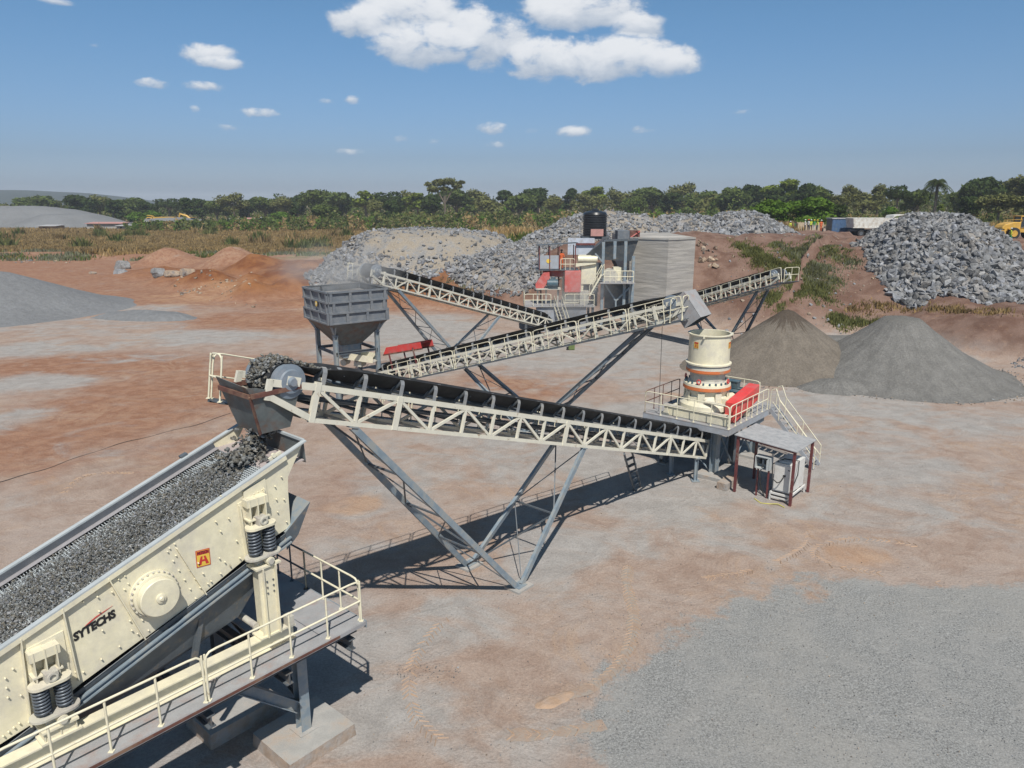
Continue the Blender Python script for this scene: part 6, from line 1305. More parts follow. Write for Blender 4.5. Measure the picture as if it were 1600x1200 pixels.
TREES['palm'] = palm(); place_tree('palm', 1450, 0, 279, 195, 'tall palm tree with drooping fronds rising behind the largest rock pile', name='palm_tree', rot=.3)
# far woodland closing the gaps between the single trees: one mass nobody could count
def wood_band(name, u0, u1, Yf, topf, n, size, mats, label):
    T = []; m = []
    for i in range(n):
        u = random.uniform(u0, u1); Y = Yf(u)*random.uniform(.96, 1.12); x = YP(u, 400, Y).x; zg = tz(x, Y); zt_ = YP(u, topf(u), Y).z
        hmax = zg+(zt_-zg)*(.62+.55*float(mnoise.noise(Vector((u*.06, Y*.01, 3)))+.35*mnoise.noise(Vector((u*.2, 1, 2)))+.25)); z = zg+(hmax-zg)*random.random()**.75
        T.append((x, Y, z)); m.append(min(len(mats)-1, int((mnoise.noise(Vector((u*.045, Y*.02, z*.1)))+.5)*len(mats)+random.random()*.8-.3)) if random.random() < .85 else random.randrange(len(mats)))
    P = np.array(T); k = len(P); a = rng.normal(size=(k, 3)); b_ = rng.normal(size=(k, 3)); a /= np.linalg.norm(a, axis=1)[:, None]; b_ /= np.linalg.norm(b_, axis=1)[:, None]; s = (size*rng.uniform(.6, 1.4, k))[:, None]
    V = np.stack([P-a*s*.5, P+a*s*.5, P+b_*s*.8], 1).reshape(-1, 3); me = fast_mesh(name, V, np.arange(len(V)).reshape(-1, 3), mats, np.clip(m, 0, len(mats)-1)); tag(link_mesh(name, me), label, 'woodland', None, 'stuff')
random.seed(4)
wood_band('far_woodland', -60, 1100, lambda u: 440, lambda u: np.interp(u, [0, 300, 700, 1100], [316, 313, 302, 300]), 30000, 1.5, ['leaf_mid', 'leaf_dark', 'leaf_olive', 'leaf_mid', 'leaf_dark'], 'distant green woodland along the horizon, left and middle')
wood_band('far_woodland', 1080, 1700, lambda u: 320, lambda u: np.interp(u, [1080, 1400, 1600], [302, 300, 292]), 18000, 1.2, ['leaf_olive', 'leaf_mid', 'leaf_dark', 'leaf_olive'], 'distant green woodland along the horizon on the right')
wood_band('bush_belt', 200, 1180, lambda u: 290, lambda u: np.interp(u, [200, 600, 1100], [344, 326, 322]), 20000, 1.1, ['leaf_mid', 'leaf_olive', 'leaf_dark', 'leaf_mid', 'leaf_bright', 'grass_brown'], 'belt of green and brown bushes at the foot of the treeline')
wood_band('bush_belt', 1100, 1650, lambda u: 190, lambda u: np.interp(u, [1100, 1350, 1600], [333, 334, 326]), 12000, .6, ['leaf_olive', 'leaf_mid', 'grass_brown', 'leaf_olive', 'grass_green'], 'olive scrub beyond the truck and the large rock pile')
# dry grass and weeds: blades in tufts
def grass(name, n, pick, hgt, mats, label, blades=4, spread=.5, wd=.09, cat='grass'):
    base = []
    while len(base) < n:
        p = pick()
        if p is not None: base.append(p)
    B0 = np.array(base); B0 = np.repeat(B0, blades, 0); k = len(B0); B0[:, :2] += rng.normal(size=(k, 2))*spread; z = terrain(B0[:, 0], B0[:, 1]); h = hgt*B0[:, 3]*rng.uniform(.5, 1.3, k) if B0.shape[1] > 3 else hgt*rng.uniform(.5, 1.3, k)
    a = rng.uniform(0, 6.28, k); w_ = wd*h/hgt*rng.uniform(.7, 1.5, k); dx, dy = np.cos(a)*w_, np.sin(a)*w_; lx, ly = rng.normal(size=k)*.28*h, rng.normal(size=k)*.28*h
    V = np.stack([np.stack([B0[:, 0]-dx, B0[:, 1]-dy, z-.05], 1), np.stack([B0[:, 0]+dx, B0[:, 1]+dy, z-.05], 1), np.stack([B0[:, 0]+lx, B0[:, 1]+ly, z+h], 1)], 1).reshape(-1, 3)
    mi = np.clip(((fbm(B0[:, 0]*.05, B0[:, 1]*.05, 4)-.5)*3.2+.5)*len(mats)+rng.normal(size=k)*.5, 0, len(mats)-1).astype(int)
    me = fast_mesh(name, V, np.arange(3*k).reshape(-1, 3), mats, mi); tag(link_mesh(name, me), label, cat, None, 'stuff')
def pick_field():
    u = random.uniform(-30, 640); v = 356+(400-356)*random.random()**.8; p = W(u, v, 0)
    if p.y < 166+8*math.sin(p.x*.1)+mnoise.noise(Vector((p.x*.05, 0, 0)))*14 and u < 480: return None
    if u > 480 and p.y < 150: return None
    return (p.x, p.y, 0, 1+.3*mnoise.noise(Vector((p.x*.04, p.y*.04, 0))))
random.seed(9)
grass('dry_grass', 34000, pick_field, .95, ['grass_brown', 'grass_dry', 'grass_brown'], 'field of tall dry brown grass beyond the red soil at left', 4, 1.3, .26)
def pick_hump():
    u = random.uniform(560, 1240); Y = 122+115*random.random()**1.3; x = YP(u, 400, Y).x
    if mnoise.noise(Vector((x*.06, Y*.06, 7))) < -.35: return None
    return (x, Y, 0, 1.)
grass('dry_grass', 16000, pick_hump, 1.1, ['grass_green', 'grass_pale', 'grass_dry', 'grass_pale', 'grass_brown'], 'pale dry grass and weeds on the hump behind the rubble piles', 4, .9, .15)
def pick_right():
    u = random.uniform(1280, 1620); Y = 165+60*random.random(); x = YP(u, 400, Y).x; return (x, Y, 0, 1.)
grass('dry_grass', 5000, pick_right, 1.2, ['grass_green', 'leaf_olive', 'grass_dry', 'grass_green'], 'greenish grass beyond the haul road on the right', 4, .9, .16)
# weeds on the red bank
def on_terrain(u, v, Y0, Y1, st=.4):
    for Y in np.arange(Y0, Y1, st):
        p = YP(u, v, Y)
        if p.z < tz(p.x, p.y): return p
    return None
def weed_patch(spec, label, hgt=.34, mats=('scrub', 'scrub', 'leaf_olive'), n=900):
    cs_ = [(on_terrain(u, v, 60, 110), r) for u, v, r in spec]; cs_ = [(p, r) for p, r in cs_ if p]
    def pick():
        p, r = random.choice(cs_); a = random.uniform(0, 6.28); q = r*abs(random.gauss(0, .8)); x, y = p.x+math.cos(a)*q*.85, p.y+math.sin(a)*q
        if random.random() < .75 and mnoise.noise(Vector((x*.8, y*.8, 2))) < 0: return None
        return (x, y, 0, max(.3, 1.1-q/r*.4))
    grass('weeds', n, pick, hgt, list(mats), label, 5, .22, .08, 'weeds')
band1 = [(1160+i*16, 388+i*10, 1.5) for i in range(9)]+[(1180+i*15, 395+i*8, 1.2) for i in range(8)]; band2 = [(1215+i*12, 385+i*8, 1.3) for i in range(8)]+[(1300, 395, 1.6), (1315, 405, 1.6), (1328, 412, 1.6), (1290, 390, 1.2), (1275, 400, 1.3), (1290, 420, 1.3), (1262, 430, 1.3), (1300, 440, 1.2), (1250, 452, 1.5), (1275, 450, 1.5)]
weed_patch(band1, 'green weeds running down the red bank right of the concrete wall', n=2600); weed_patch(band2, 'green weeds on the upper red bank left of the large rock pile', n=1900)
weed_patch([(1200, 468, .9), (1215, 474, .9), (1205, 478, .8), (1230, 445, 1.), (1245, 455, 1.)], 'small weeds low on the bank above the brown pile', n=420)
weed_patch([(1305, 500, .9), (1320, 505, 1.), (1335, 508, 1.), (1350, 508, 1.1), (1365, 506, 1.), (1310, 510, .8)], 'dark dry shrubs at the bank foot behind the gravel piles', .45, ('grass_brown', 'scrub', 'leaf_olive'), 330)
weed_patch([(1330+i*22, 478+abs(i-4)*1.5+4, 1.) for i in range(12)], 'straw coloured grass along the ledge below the large rock pile', .32, ('grass_dry', 'grass_brown'), 350)
def pick_bush():
    u = random.uniform(690, 830); Y = random.uniform(112, 124); return (YP(u, 400, Y).x, Y, 0, 1.)
grass('weeds', 1700, pick_bush, 1.3, ['leaf_bright', 'leaf_mid', 'leaf_olive'], 'bright green bushes behind the tan rubble pile', 5, .6, .14, 'weeds')
SHR = [(random.uniform(-20, 600), random.uniform(352, 394)) for _ in range(34)]
def pick_shrub():
    u, v = random.choice(SHR); p = W(u, v, 0); a = random.uniform(0, 6.28); q = abs(random.gauss(0, 1.6)); return (p.x+math.cos(a)*q*1.3, p.y+math.sin(a)*q, 0, max(.3, 1.3-q*.3))
grass('shrubs', 1500, pick_shrub, 2.2, ['leaf_olive', 'leaf_mid', 'grass_brown'], 'scattered green shrubs standing in the dry brown field', 5, .5, .25, 'shrubs')
def pick_edge():
    u = random.uniform(-20, 520); Y = random.uniform(150, 172); return (YP(u, 400, Y).x, Y, 0, 1.) if mnoise.noise(Vector((u*.03, Y*.1, 1))) > 0 else None
grass('weeds', 1500, pick_edge, .7, ['scrub', 'grass_green', 'grass_dry'], 'low green weeds along the near edge of the dry grass', 5, .8, .14, 'weeds')
def pick_soil():
    u = random.uniform(500, 840); v = random.uniform(425, 470); p = on_terrain(u, v, 80, 100); return (p.x, p.y, 0, 1.) if p and mnoise.noise(Vector((u*.03, v*.06, 4))) > .28 else None
grass('weeds', 160, pick_soil, .35, ['scrub', 'grass_brown'], 'sparse tufts on the red slope left of the jaw crusher', 6, .22, .06, 'weeds')

# ------------------------------------------------------------------ vehicles, sheds and people
def wheel(parent, c, r, w_, ax=(0, 1, 0), hub='yellow_paint'):
    A = Vector(ax); c = Vector(c)+Vector(parent['_w']) if '_w' in parent else Vector(c)
    b = MB(); b.lathe(c-A*w_/2, [(r*.55, 0), (r*.95, 0), (r, w_*.12), (r, w_*.88), (r*.95, w_), (r*.55, w_)], 'rubber', 20, A, caps=False); b.lathe(c-A*w_*.48, [(.02, .02), (r*.55, 0), (r*.55, w_*.96), (.02, w_*.94)], 'rubber' if hub is None else hub, 16, A, caps=False); return b.build('wheel', parent)
def local(root):
    o = Vector(root['_w']); ang = 0
    return lambda x, y, z: o+Vector((x, y, z))
def finish(root, rz=0., s=1.):
    root.rotation_euler = (0, 0, rz); root.scale = (s, s, s)
def dump_truck(x, y, z, label, body, cabm, rz=0., s=1.):
    r = thing('dump_truck', (x, y, z), label, 'truck'); P = local(r)
    b = MB(); Bd = [P(-3.6, -1.2, 1.35), P(2.1, -1.2, 1.15), P(2.1, 1.2, 1.15), P(-3.6, 1.2, 1.35), P(-3.9, -1.25, 2.85), P(2.3, -1.25, 2.75), P(2.3, 1.25, 2.75), P(-3.9, 1.25, 2.85)]
    for q in ((0, 1, 5, 4), (1, 2, 6, 5), (2, 3, 7, 6), (3, 0, 4, 7), (0, 1, 2, 3)): b.sheet([Bd[i] for i in q], body, .06)
    for i in range(9): xx = -3.5+i*.68; b.box(P(xx, -1.27, 2.05), (.1, .1, 1.35), body); b.box(P(xx, 1.27, 2.05), (.1, .1, 1.35), body)
    for zz in (2.8, 1.4): b.box(P(-.8, -1.29, zz), (6.1, .08, .12), body); b.box(P(-.8, 1.29, zz), (6.1, .08, .12), body)
    b.prism([P(2.25, -1.2, 2.7), P(2.5, -1.2, 3.25), P(4.1, -1.2, 3.4), P(4.1, -1.2, 3.32), P(2.7, -1.2, 3.1)], Vector((0, 2.4, 0)), body); b.build('dump_body', r)
    b = MB(); b.box(P(.2, 0, .95), (8.0, .9, .3), 'steel_dark'); b.box(P(1.3, -1., .85), (1., .4, .5), 'steel_dark'); b.build('chassis', r)
    b = MB(); b.prism([P(2.55, -1.15, .7), P(4.35, -1.15, .7), P(4.35, -1.15, 1.7), P(4.1, -1.15, 2.85), P(2.6, -1.15, 2.85)], Vector((0, 2.3, 0)), cabm); cbp = sub(b.build('cab', r), r); md = cbp.modifiers.new('b', 'BEVEL'); md.width = .06
    b = MB(); b.prism([P(3.0, -1.17, 1.8), P(4.1, -1.17, 1.8), P(3.95, -1.17, 2.6), P(3.0, -1.17, 2.6)], Vector((0, 2.34, 0)), 'glass_dark'); b.build('window', cbp); b = MB(); b.box(P(4.4, 0, .75), (.12, 2.3, .4), 'steel_dark'); b.build('bumper', cbp)
    for xx in (-2.4, -1.1, 3.4):
        for yy in (-.98, .98): wheel(r, (xx, yy, .52), .52, .42, hub='steel_dark')
    finish(r, rz, s); return r
def gz(x, y): return tz(x, y)
x = YP(1365, 375, 118).x-.3; dump_truck(x, 118, gz(x, 118), 'dusty white dump truck parked beside the blue container', 'truck_white', 'truck_white', .03)
x = YP(255, 355, 345).x; dump_truck(x, 345, gz(x, 345), 'yellow dump truck standing by the far sheds on the left', 'yellow_paint', 'yellow_paint', math.pi+.1, 1.5)
x = YP(1312, 372, 121.5).x+.7; ct = thing('container', (x, 121.5, gz(x, 121.5)), 'weathered blue container with grey roof edge left of the white dump truck', 'container'); P = local(ct)
b = MB(); b.box(P(0, 0, 1.15), (5.2, 2.3, 2.2), 'container_blue')
for i in range(22): b.box(P(-2.4+i*.228, -1.17, 1.15), (.11, .05, 2.0), 'container_blue')
b.build('container_body', ct); b = MB(); b.box(P(.3, 0, 2.32), (6.1, 2.5, .12), 'tin_roof'); b.build('roof', ct); b = MB(); b.box(P(-2.63, 0, 1.15), (.04, 2.1, 2.1), 'steel_dark'); b.build('end_door', ct)
x = YP(1264, 372, 124).x; sw = MB(); sw.box((x, 124, gz(x, 124)+.75), (4.4, .25, 1.5), 'sand_wall'); sw.box((x-2.3, 123.5, gz(x, 124)+.7), (.25, 1.3, 1.4), 'sand_wall'); tag(sw.build('low_wall'), 'low sand coloured wall behind the group of workers', 'wall')
x = YP(1590, 384, 101).x; ld = thing('wheel_loader', (x, 101, gz(x, 101)), 'yellow wheel loader at the right edge with its rear towards the rock pile', 'loader'); P = local(ld)
b = MB(); b.prism([P(-3.0, -.95, 1.05), P(-.6, -.95, 1.05), P(-.6, -.95, 2.25), P(-1.6, -.95, 2.25), P(-2.7, -.95, 1.95), P(-3.05, -.95, 1.5)], Vector((0, 1.9, 0)), 'yellow_paint'); o_ = b.build('engine_hood', ld); md = o_.modifiers.new('b', 'BEVEL'); md.width = .08
b = MB(); b.box(P(-2.9, 0, .85), (.7, 2.1, .7), 'yellow_paint'); b.box(P(-3.0, -.5, 1.1), (.55, .9, .5), 'steel_dark'); b.build('counterweight', ld)
b = MB(); b.box(P(.1, 0, 1.2), (4.4, 1.1, .6), 'yellow_paint'); b.box(P(-1.5, -1.05, 1.35), (1.7, .5, .12), 'yellow_paint'); b.box(P(-1.5, 1.05, 1.35), (1.7, .5, .12), 'yellow_paint'); b.build('frame', ld)
b = MB(); b.box(P(.1, 0, 2.3), (1.3, 1.45, 1.3), 'glass_dark'); b.box(P(.1, 0, 3.02), (1.6, 1.7, .14), 'yellow_paint')
for xx in (-.6, .8):
    for yy in (-.75, .75): b.box(P(xx-.0, yy, 2.3), (.1, .1, 1.4), 'yellow_paint')
b.build('cab', ld)
for xx in (-1.55, 1.75):
    for yy in (-1.05, 1.05): wheel(ld, (xx, yy, .78), .78, .55)
b = MB()
for yy in (-.55, .55): b.bar(P(1.2, yy, 1.9), P(3.1, yy, .8), .2, .35, 'yellow_paint')
b.build('lift_arm', ld)
b = MB(); b.prism([P(3.0, -1.5, .2), P(4.3, -1.5, .15), P(4.3, -1.5, .25), P(3.3, -1.5, .5), P(3.2, -1.5, 1.3), P(3.0, -1.5, 1.2)], Vector((0, 3, 0)), 'steel_dark'); b.build('bucket', ld)
for a, c in (((-2.9, -.9, 2.0), (-.5, -.9, 2.35)),): b = MB(); b.tube([P(*a), P(a[0], a[1], 2.5), P(c[0], c[1], 2.6), P(*c)], .03, 'yellow_paint', 6); b.build('handrail', ld)
# raised bucket of a second machine hidden behind the heap
x = YP(1540, 372, 104).x; bk = thing('loader_bucket', (x, 104, gz(x, 104)), 'dark steel loader bucket resting beside the large rock pile, left of the loader', 'bucket'); P = local(bk); b = MB()
arc = [P(-1.6+3.2*0, 0, 0)]*0; prf = [(0, .1), (1.1, .0), (1.35, .25), (1.45, .9), (1.2, 1.6), (.6, 1.95), (.1, 2.0)]
b.prism([P(-1.7, y, z) for y, z in [(0, .1), (1.1, 0), (1.45, .9), (1.2, 1.6), (.6, 1.95), (.1, 2.0), (.75, 1.0)]], Vector((.07, 0, 0)), 'steel_dark'); b.prism([P(1.63, y, z) for y, z in [(0, .1), (1.1, 0), (1.45, .9), (1.2, 1.6), (.6, 1.95), (.1, 2.0), (.75, 1.0)]], Vector((.07, 0, 0)), 'steel_dark')
for (y0, z0_), (y1, z1_) in zip(prf[:-1], prf[1:]): b.sheet([P(-1.7, y0, z0_), P(1.7, y0, z0_), P(1.7, y1, z1_), P(-1.7, y1, z1_)], 'steel_dark', .06)
for i in range(7): b.box(P(-1.5+i*.5, -.1, .1), (.16, .4, .08), 'steel_dark')
b.build('bucket_shell', bk)
# far left: excavator, sheds, shelters
x = YP(306, 350, 350).x; exv = thing('excavator', (x, 350, gz(x, 350)), 'yellow excavator with raised bent arm far away on the left', 'excavator'); P = local(exv)
for yy in (-1.2, 1.2): b = MB(); b.prism([P(-2, yy-.3, 0), P(2, yy-.3, 0), P(2.4, yy-.3, .5), P(2, yy-.3, .9), P(-2, yy-.3, .9), P(-2.4, yy-.3, .5)], Vector((0, .6, 0)), 'steel_dark'); b.build('track', exv)
b = MB(); b.box(P(.8, 0, 1.6), (3.4, 2.6, 1.1), 'yellow_paint'); b.build('engine_body', exv); b = MB(); b.box(P(-.6, -.8, 2.5), (1.5, 1., 1.8), 'glass_dark'); b.box(P(-.6, -.8, 3.42), (1.6, 1.1, .1), 'yellow_paint'); b.build('cab', exv)
b = MB(); b.tube([P(-1, .2, 1.8), P(-3.5, .2, 4.), P(-6.2, .2, 4.8)], [.45, .5, .3], 'yellow_paint', 6); b.build('boom', exv); b = MB(); b.tube([P(-6.0, .2, 5.1), P(-6.6, .2, 3.2), P(-6.3, .2, 2.)], [.35, .3, .2], 'yellow_paint', 6); b.build('stick', exv); b = MB(); b.prism([P(-6.6, -.4, 2.), P(-5.6, -.4, 1.8), P(-5.7, -.4, .9), P(-6.5, -.4, 1.)], Vector((0, 1.2, 0)), 'steel_dark'); b.build('bucket', exv); finish(exv, 0, 1.15)
def shed(u0, u1, vt, Y, hgt, wallm, roofm, label, dep=6., name='shed', door=True):
    xa, xb = YP(u0, 350, Y).x, YP(u1, 350, Y).x; z = gz((xa+xb)/2, Y); zt_ = YP((u0+u1)/2, vt, Y).z; hgt = max(2., zt_-z)
    r = thing(name, ((xa+xb)/2, Y, z), label, 'shed'); P = local(r); wd = xb-xa
    b = MB(); b.box(P(0, dep/2, hgt*.45), (wd*.94, dep*.9, hgt*.9), wallm); b.build('wall', r); b = MB(); b.prism([P(-wd/2, -.5, hgt*.86), P(wd/2, -.5, hgt*.86), P(wd/2, dep+.3, hgt), P(-wd/2, dep+.3, hgt)], UPZ*.15, roofm); b.build('roof', r)
    if door: b = MB(); b.box(P(-wd*.2, .26, hgt*.35), (wd*.12, .1, hgt*.66), 'black'); b.build('door', r)
shed(58, 88, 353, 300, 3, 'mud_wall', 'tin_roof', 'small mud walled shed with dark tin roof before the far stockpile'); shed(133, 192, 348, 310, 4, 'concrete', 'tin_pink', 'long low shed with pinkish roof right of the far stockpile'); shed(180, 206, 352, 300, 3, 'concrete', 'tin_roof', 'small grey roofed shed at the right end of the pinkish roof')
shed(213, 236, 346, 335, 4, 'maroon', 'tin_roof', 'dark red shed with grey roof just left of the yellow truck'); shed(205, 255, 343, 365, 5, 'steel_dark', 'tin_roof', 'grey roofed open shed behind the yellow truck', door=False); shed(352, 378, 342, 360, 4, 'concrete', 'tin_roof', 'pale tin roofed shelter among the trees right of the excavator', door=False)
shed(378, 394, 341, 355, 4, 'mud_wall', 'tin_pink', 'orange walled hut with pink roof right of the pale shelter'); shed(396, 408, 340, 350, 4, 'maroon', 'tin_roof', 'reddish hut with tin roof left of the black water bowser')
x = YP(429, 349, 340).x; bw = thing('water_bowser', (x, 340, gz(x, 340)), 'black tank on legs beside huts before the treeline', 'tank'); P = local(bw); b = MB(); b.cyl(P(0, 0, 1.2), P(0, 0, 5), 2.6, 'black_plastic', 20); b.lathe(P(0, 0, 5), [(2.6, 0), (1.8, .6), (.5, .8)], 'black_plastic', 20); b.build('tank_body', bw); b = MB()
b.box(P(0, 0, .6), (5, 5, 1.2), 'steel_dark'); b.build('tank_stand', bw)
# people
def body_mesh(top, legs, hair, pose):
    """one continuous skinned figure 1.75 m tall, feet at z=0"""
    J_ = dict(pelvis=(0, 0, .95), belly=(0, 0, 1.1), chest=(0, 0, 1.33), neck=(0, 0, 1.48), chin=(0, -.02, 1.56), head=(0, 0, 1.68))
    R_ = dict(pelvis=.13, belly=.12, chest=.15, neck=.06, chin=.07, head=.10)
    for k, sg in (('l', 1), ('r', -1)):
        lx, ly = pose.get('step', 0)*sg, 0
        J_.update({k+'hip': (sg*.10, 0, .90), k+'knee': (sg*.12, -.03+lx*.5, .50), k+'ank': (sg*.12, lx, .08), k+'toe': (sg*.13, lx-.15, .04), k+'sh': (sg*.19, 0, 1.40)})
        e, h = pose[k]; J_.update({k+'elb': e, k+'hand': h}); R_.update({k+'hip': .10, k+'knee': .065, k+'ank': .045, k+'toe': .04, k+'sh': .07, k+'elb': .045, k+'hand': .035})
    names = list(J_); E = [('pelvis', 'belly'), ('belly', 'chest'), ('chest', 'neck'), ('neck', 'chin'), ('chin', 'head')]
    for k in 'lr': E += [('pelvis', k+'hip'), (k+'hip', k+'knee'), (k+'knee', k+'ank'), (k+'ank', k+'toe'), ('chest', k+'sh'), (k+'sh', k+'elb'), (k+'elb', k+'hand')]
    me = bpy.data.meshes.new('p'); me.from_pydata([J_[n] for n in names], [(names.index(a), names.index(b)) for a, b in E], []); o = bpy.data.objects.new('p', me); C.objects.link(o)
    o.modifiers.new('s', 'SKIN'); 
    for i, n in enumerate(names): me.skin_vertices[0].data[i].radius = (R_[n]*(1.15 if n in ('pelvis', 'chest') else 1), R_[n]*(.8 if n in ('pelvis', 'belly', 'chest') else 1))
    me.skin_vertices[0].data[0].use_root = True; sb = o.modifiers.new('u', 'SUBSURF'); sb.levels = 1
    dg = bpy.context.evaluated_depsgraph_get(); m2 = bpy.data.meshes.new_from_object(o.evaluated_get(dg)); bpy.data.objects.remove(o); m2.materials.clear()
    for mm in (top, legs, 'skin', 'black'): m2.materials.append(MT[mm])
    for p in m2.polygons:
        z = p.center.z; far_ = min((p.center-Vector(J_['lhand'])).length, (p.center-Vector(J_['rhand'])).length)
        p.material_index = 3 if z < .1 else 2 if z > 1.49 or far_ < .12 else 0 if z > .93 else 1
        p.use_smooth = True
    return m2
STAND = dict(l=((.24, .02, 1.12), (.25, -.06, .86)), r=((-.24, .02, 1.12), (-.25, -.06, .86))); RAIL = dict(l=((.25, -.08, 1.14), (.20, -.34, 1.08)), r=((-.25, -.08, 1.14), (-.20, -.34, 1.08))); POINT = dict(l=((.26, 0, 1.14), (.22, -.2, 1.0)), r=((-.34, -.15, 1.25), (-.42, -.42, 1.3))); WALK = dict(l=((.24, .1, 1.13), (.24, .12, .88)), r=((-.24, -.05, 1.12), (-.25, -.2, .92)), step=.2)
def person(x, y, z, label, top, legs, pose, rz=0., hat='sticker_yellow', s=1., group=None):
    r = thing('person', (x, y, z), label, 'person', group); me = body_mesh(top, legs, None, pose); link_mesh('body', me, r)
    b = MB(); b.lathe((0, 0, 1.69), [(.15, 0), (.125, .005), (.12, .06), (.08, .11), (.02, .125)], hat, 16); o = b.build('helmet'); o.parent = r; finish(r, rz, s); return r
p = J(877, 420, JY+1.2); person(p.x, JY+1.25, fz+.01, 'worker in orange clothes standing under the control cabin roof', 'cloth_orange', 'cloth_orange', RAIL, 0, 'cloth_dark')
WK = [(1233, 122.5, 'lone worker in yellow vest left of the low sand wall', 'cloth_vest', 'cloth_dark', STAND, .4, 'cloth_white'), (1240, 123, 'worker in green clothes next to the left end of the sand wall', 'cloth_green', 'cloth_dark', STAND, 1.2, 'cloth_dark'),
      (1256, 119.2, 'worker in white shirt, leftmost of the group before the sand wall', 'cloth_white', 'cloth_dark', POINT, 1.0, 'cloth_white'), (1261, 119.6, 'worker in white shirt and orange helmet, second of the group before the sand wall', 'cloth_white', 'cloth_dark', STAND, 2.0, 'cloth_orange'),
      (1265, 120, 'worker in yellow vest with white helmet, middle of the group before the sand wall', 'cloth_vest', 'cloth_dark', WALK, -.6, 'cloth_white'), (1270, 119.4, 'worker in green vest, fourth of the group before the sand wall', 'cloth_green', 'cloth_white', STAND, -1.0, 'sticker_yellow'),
      (1275, 119.8, 'worker in yellow vest with blue grey trousers, right part of the group', 'cloth_vest', 'motor_blue', POINT, -1.4, 'sticker_yellow'), (1281, 119, 'worker in red clothes at the right end of the group', 'cloth_orange', 'cloth_orange', STAND, .2, 'cloth_white')]
for (u, Y, lab, tp, lg, po, rz, hat) in WK: x = YP(u, 372, Y).x; person(x, Y, tz(x, Y), lab, tp, lg, po, rz, hat)
x = YP(1577, 380, 97).x; person(x, 97, tz(x, 97), 'worker in green and yellow clothes walking in front of the yellow loader', 'cloth_vest', 'cloth_green', WALK, 1.2, 'cloth_white')
# small green box under the middle conveyor, hanging wire, long cable over the soil
pb = W(893, 541, .3); b = MB(); b.box((pb.x, pb.y, .3), (.5, .35, .5), 'olive_plastic'); b.box((pb.x-.3, pb.y, .12), (.2, .3, .24), 'black'); tag(b.build('plastic_canister'), 'small olive green canister on the ground under the middle conveyor', 'canister')
p = FF2(7.6, .62, -.1); b = MB(); b.tube([p, p+Vector((.02, 0, -2.2)), Vector((p.x+.05, p.y, .02))], .012, 'cable', 5); tag(b.build('hanging_wire'), 'thin wire hanging from the middle conveyor left of the cone crusher', 'wire')
pts = []
for i in range(60): t_ = i/59; u = -20+t_*380; v = 757-t_*112+math.sin(t_*9)*2.5+math.sin(t_*31)*.8; q = W(u, v, .015); pts.append(q)
b = MB(); b.tube(pts, .013, 'cable', 5); tag(b.build('ground_cable'), 'long thin dark cable lying across the red soil at left', 'cable')

# ------------------------------------------------------------------ tyre marks: pressed soil with raised chevrons
mat('track_base', (.32, .235, .18), .95, var=.12, vscale=3, c2=(.30, .26, .225), c2amt=.5, c2scale=2.5, c2soft=.1, bump=.4, bscale=25)
mat('track_soil', (.385, .262, .178), .95, var=.12, vscale=4, c2=(.36, .27, .21), c2amt=.4, c2scale=3, c2soft=.15, bump=.4, bscale=25)
def tyre(pts, w_, label, lug=.16, keep=.75):
    P_ = [W(*q, .004) for q in pts]; L_ = [0.]
    cr = []
    for i in range(len(P_)-1):
        a, b_, c, d = P_[max(i-1, 0)], P_[i], P_[i+1], P_[min(i+2, len(P_)-1)]; n = max(2, int((c-b_).length/lug))
        for j in range(n): t_ = j/n; cr.append(.5*((2*b_)+(c-a)*t_+(2*a-5*b_+4*c-d)*t_*t_+(3*b_-a-3*c+d)*t_**3))
    b = MB(); k = 0
    for i in range(1, len(cr)-1):
        if mnoise.noise(cr[i]*.5) < -.12-keep*.2 or random.random() > .93: continue
        d = (cr[i+1]-cr[i-1]); d.z = 0
        if d.length < 1e-4: continue
        d.normalize(); n_ = Vector((-d.y, d.x, 0)); h = random.uniform(.02, .04)
        for sg in (-1, 1):
            if random.random() < .12: continue
            m0, m1 = cr[i]+d*.06+n_*.02*sg, cr[i]-d*.10+n_*sg*w_*random.uniform(.40, .52); q = .045
            A0, A1, A2, A3 = m0-d*q, m1-d*q*.8, m1+d*q*.8, m0+d*q; z0_ = Vector((0, 0, tz(m0.x, m0.y)-.02-m0.z)); tp_ = (m0+m1)/2
            b.add([A0+z0_, A1+z0_, A2+z0_, A3+z0_, m0+UPZ*(z0_.z+h+.02), m1+UPZ*(z0_.z+h*.6+.02)], [(0, 1, 5, 4), (4, 5, 2, 3), (0, 4, 3), (1, 2, 5)], 'track_soil')
    vs, fs, prev = [], [], None
    for i in range(1, len(cr)-1):
        d = (cr[i+1]-cr[i-1]); d.z = 0
        if d.length < 1e-4 or mnoise.noise(cr[i]*.5) < -.12-keep*.2: prev = None; continue
        d.normalize(); n_ = Vector((-d.y, d.x, 0)); fade = .55+.45*mnoise.noise(cr[i]*1.7); row = []
        for k_ in (-1, -.5, 0, .5, 1): p = cr[i]+n_*w_*.5*k_*(1+random.uniform(-.14, .14))*max(.35, fade*1.3); row.append(len(vs)); vs.append(Vector((p.x, p.y, tz(p.x, p.y)+.006+(.008 if abs(k_) == .5 else 0))))
        if prev and (vs[row[2]]-vs[prev[2]]).length < .5: fs += [(prev[j], prev[j+1], row[j+1], row[j]) for j in range(4)]
        prev = row
    if fs and keep > .5: b.add(vs, fs, 'track_base', True)
    tag(b.build('tyre_track'), label, 'tyre track', None, 'stuff')
random.seed(12)
tyre([(845, 1098), (880, 1090), (925, 1072), (960, 1045), (985, 1005), (990, 960), (980, 915), (982, 880)], .42, 'orange chevron tyre track curving up beside the grey gravel corner')
tyre([(790, 1148), (840, 1148), (900, 1140), (960, 1128)], .42, 'short chevron tyre track left of the grey gravel corner')
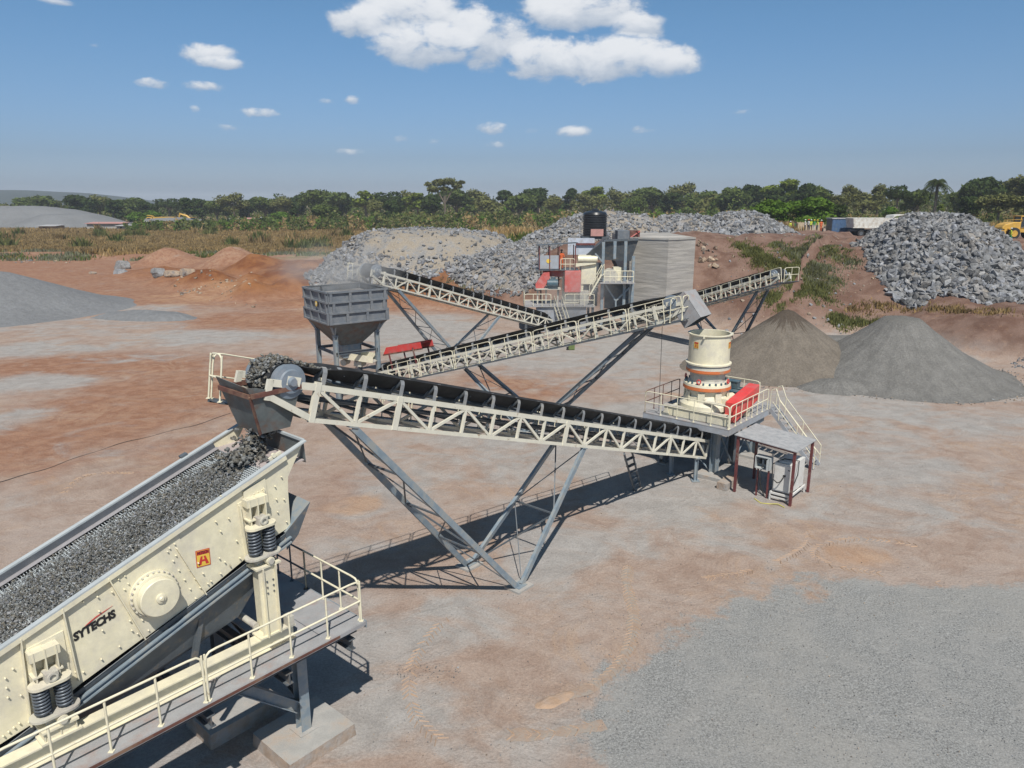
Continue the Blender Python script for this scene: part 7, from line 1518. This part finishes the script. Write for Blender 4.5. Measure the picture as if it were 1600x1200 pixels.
tyre([(1470, 912), (1400, 900), (1310, 886), (1275, 870), (1285, 852), (1340, 842), (1410, 848), (1460, 862)], .4, 'looping orange tyre track in the right foreground', keep=.3)
tyre([(1100, 905), (1180, 890), (1250, 860), (1260, 830), (1200, 800), (1120, 780)], .36, 'faint tyre track curving below the cabinet shelter', keep=.1)
tyre([(690, 1160), (650, 1120), (640, 1060), (660, 1010), (700, 960)], .4, 'faint tyre track in the lower middle of the yard', keep=.05)
tyre([(100, 770), (130, 745), (190, 738), (260, 742)], .35, 'faint tyre track left of the screen', keep=.2)
heap_mesh('soil_lump', W(870, 1094).x, W(870, 1094).y, .75, .26, prof((0, .06), (.6, .04), (1.0, -.02)), 'track_soil', 'low pressed lump of orange soil at the start of the tyre track', 'soil lump', nz=.03, nscale=5, res=50, rot=.5, skirt=.02)

# ------------------------------------------------------------------ dust hanging in the air at the bin and at the jaw crusher
def dust(name, c, rad, den, sc, label, seed=0.):
    import bmesh
    bm = bmesh.new(); bmesh.ops.create_icosphere(bm, subdivisions=3, radius=1); me = bpy.data.meshes.new(name)
    for q in bm.verts: q.co = Vector((q.co.x*rad[0], q.co.y*rad[1], q.co.z*rad[2]))
    bm.to_mesh(me); bm.free(); m = bpy.data.materials.new(name); m.use_nodes = True; t = m.node_tree; t.nodes.clear(); o_ = N(t, 'ShaderNodeOutputMaterial'); v = N(t, 'ShaderNodeVolumePrincipled', inp={'Color': (.97, .95, .93, 1), 'Anisotropy': .0}); L(t, v.outputs[0], o_.inputs[1])
    tcn = N(t, 'ShaderNodeTexCoord'); mp = N(t, 'ShaderNodeMapping', inp={3: tuple(1/r for r in rad)}); L(t, tcn.outputs['Object'], mp.inputs[0]); ln = N(t, 'ShaderNodeVectorMath', operation='LENGTH'); L(t, mp.outputs[0], ln.inputs[0])
    nz = N(t, 'ShaderNodeTexNoise', inp={'Scale': sc, 'Detail': 4.}); L(t, tcn.outputs['Object'], nz.inputs[0])
    f = M(t, 'MULTIPLY', MR(t, ln.outputs[1], .98, .1), MR(t, nz.outputs[0], .38, .72)); L(t, M(t, 'MULTIPLY', f, den), v.inputs['Density'])
    me.materials.append(m); o = link_mesh(name, me); o.location = c; tag(o, label, 'dust', None, 'stuff')
dust('dust_cloud', (-9.6, 45.6, 7.6), (3.4, 2.6, 1.8), 1.0, .5, 'pale dust drifting over the storage bin'); dust('dust_cloud', (-12.8, 47.5, 8.0), (4., 3., 2.0), .35, .35, 'thin dust blown left of the storage bin')
dust('dust_cloud', (6.0, 67.2, 3.6), (4.5, 3., 3.2), .4, .35, 'thin dust around the foot of the jaw crusher'); dust('dust_cloud', (13.5, 70.5, 3.5), (4., 3., 4.5), .13, .3, 'faint dust in front of the concrete retaining wall')

# ------------------------------------------------------------------ air between here and the horizon
b = MB(); b.box((0, 3200, 23), (11000, 7600, 70), 'black'); hz = b.build('haze'); m = bpy.data.materials.new('haze'); m.use_nodes = True; t = m.node_tree; t.nodes.clear(); o_ = N(t, 'ShaderNodeOutputMaterial')
v = N(t, 'ShaderNodeVolumePrincipled', inp={'Color': (.86, .92, 1., 1), 'Density': .00024, 'Anisotropy': .0}); L(t, v.outputs[0], o_.inputs[1]); hz.data.materials.clear(); hz.data.materials.append(m); tag(hz, kind='stuff')
hz['label'] = 'thin bluish haze in the air over the whole site'
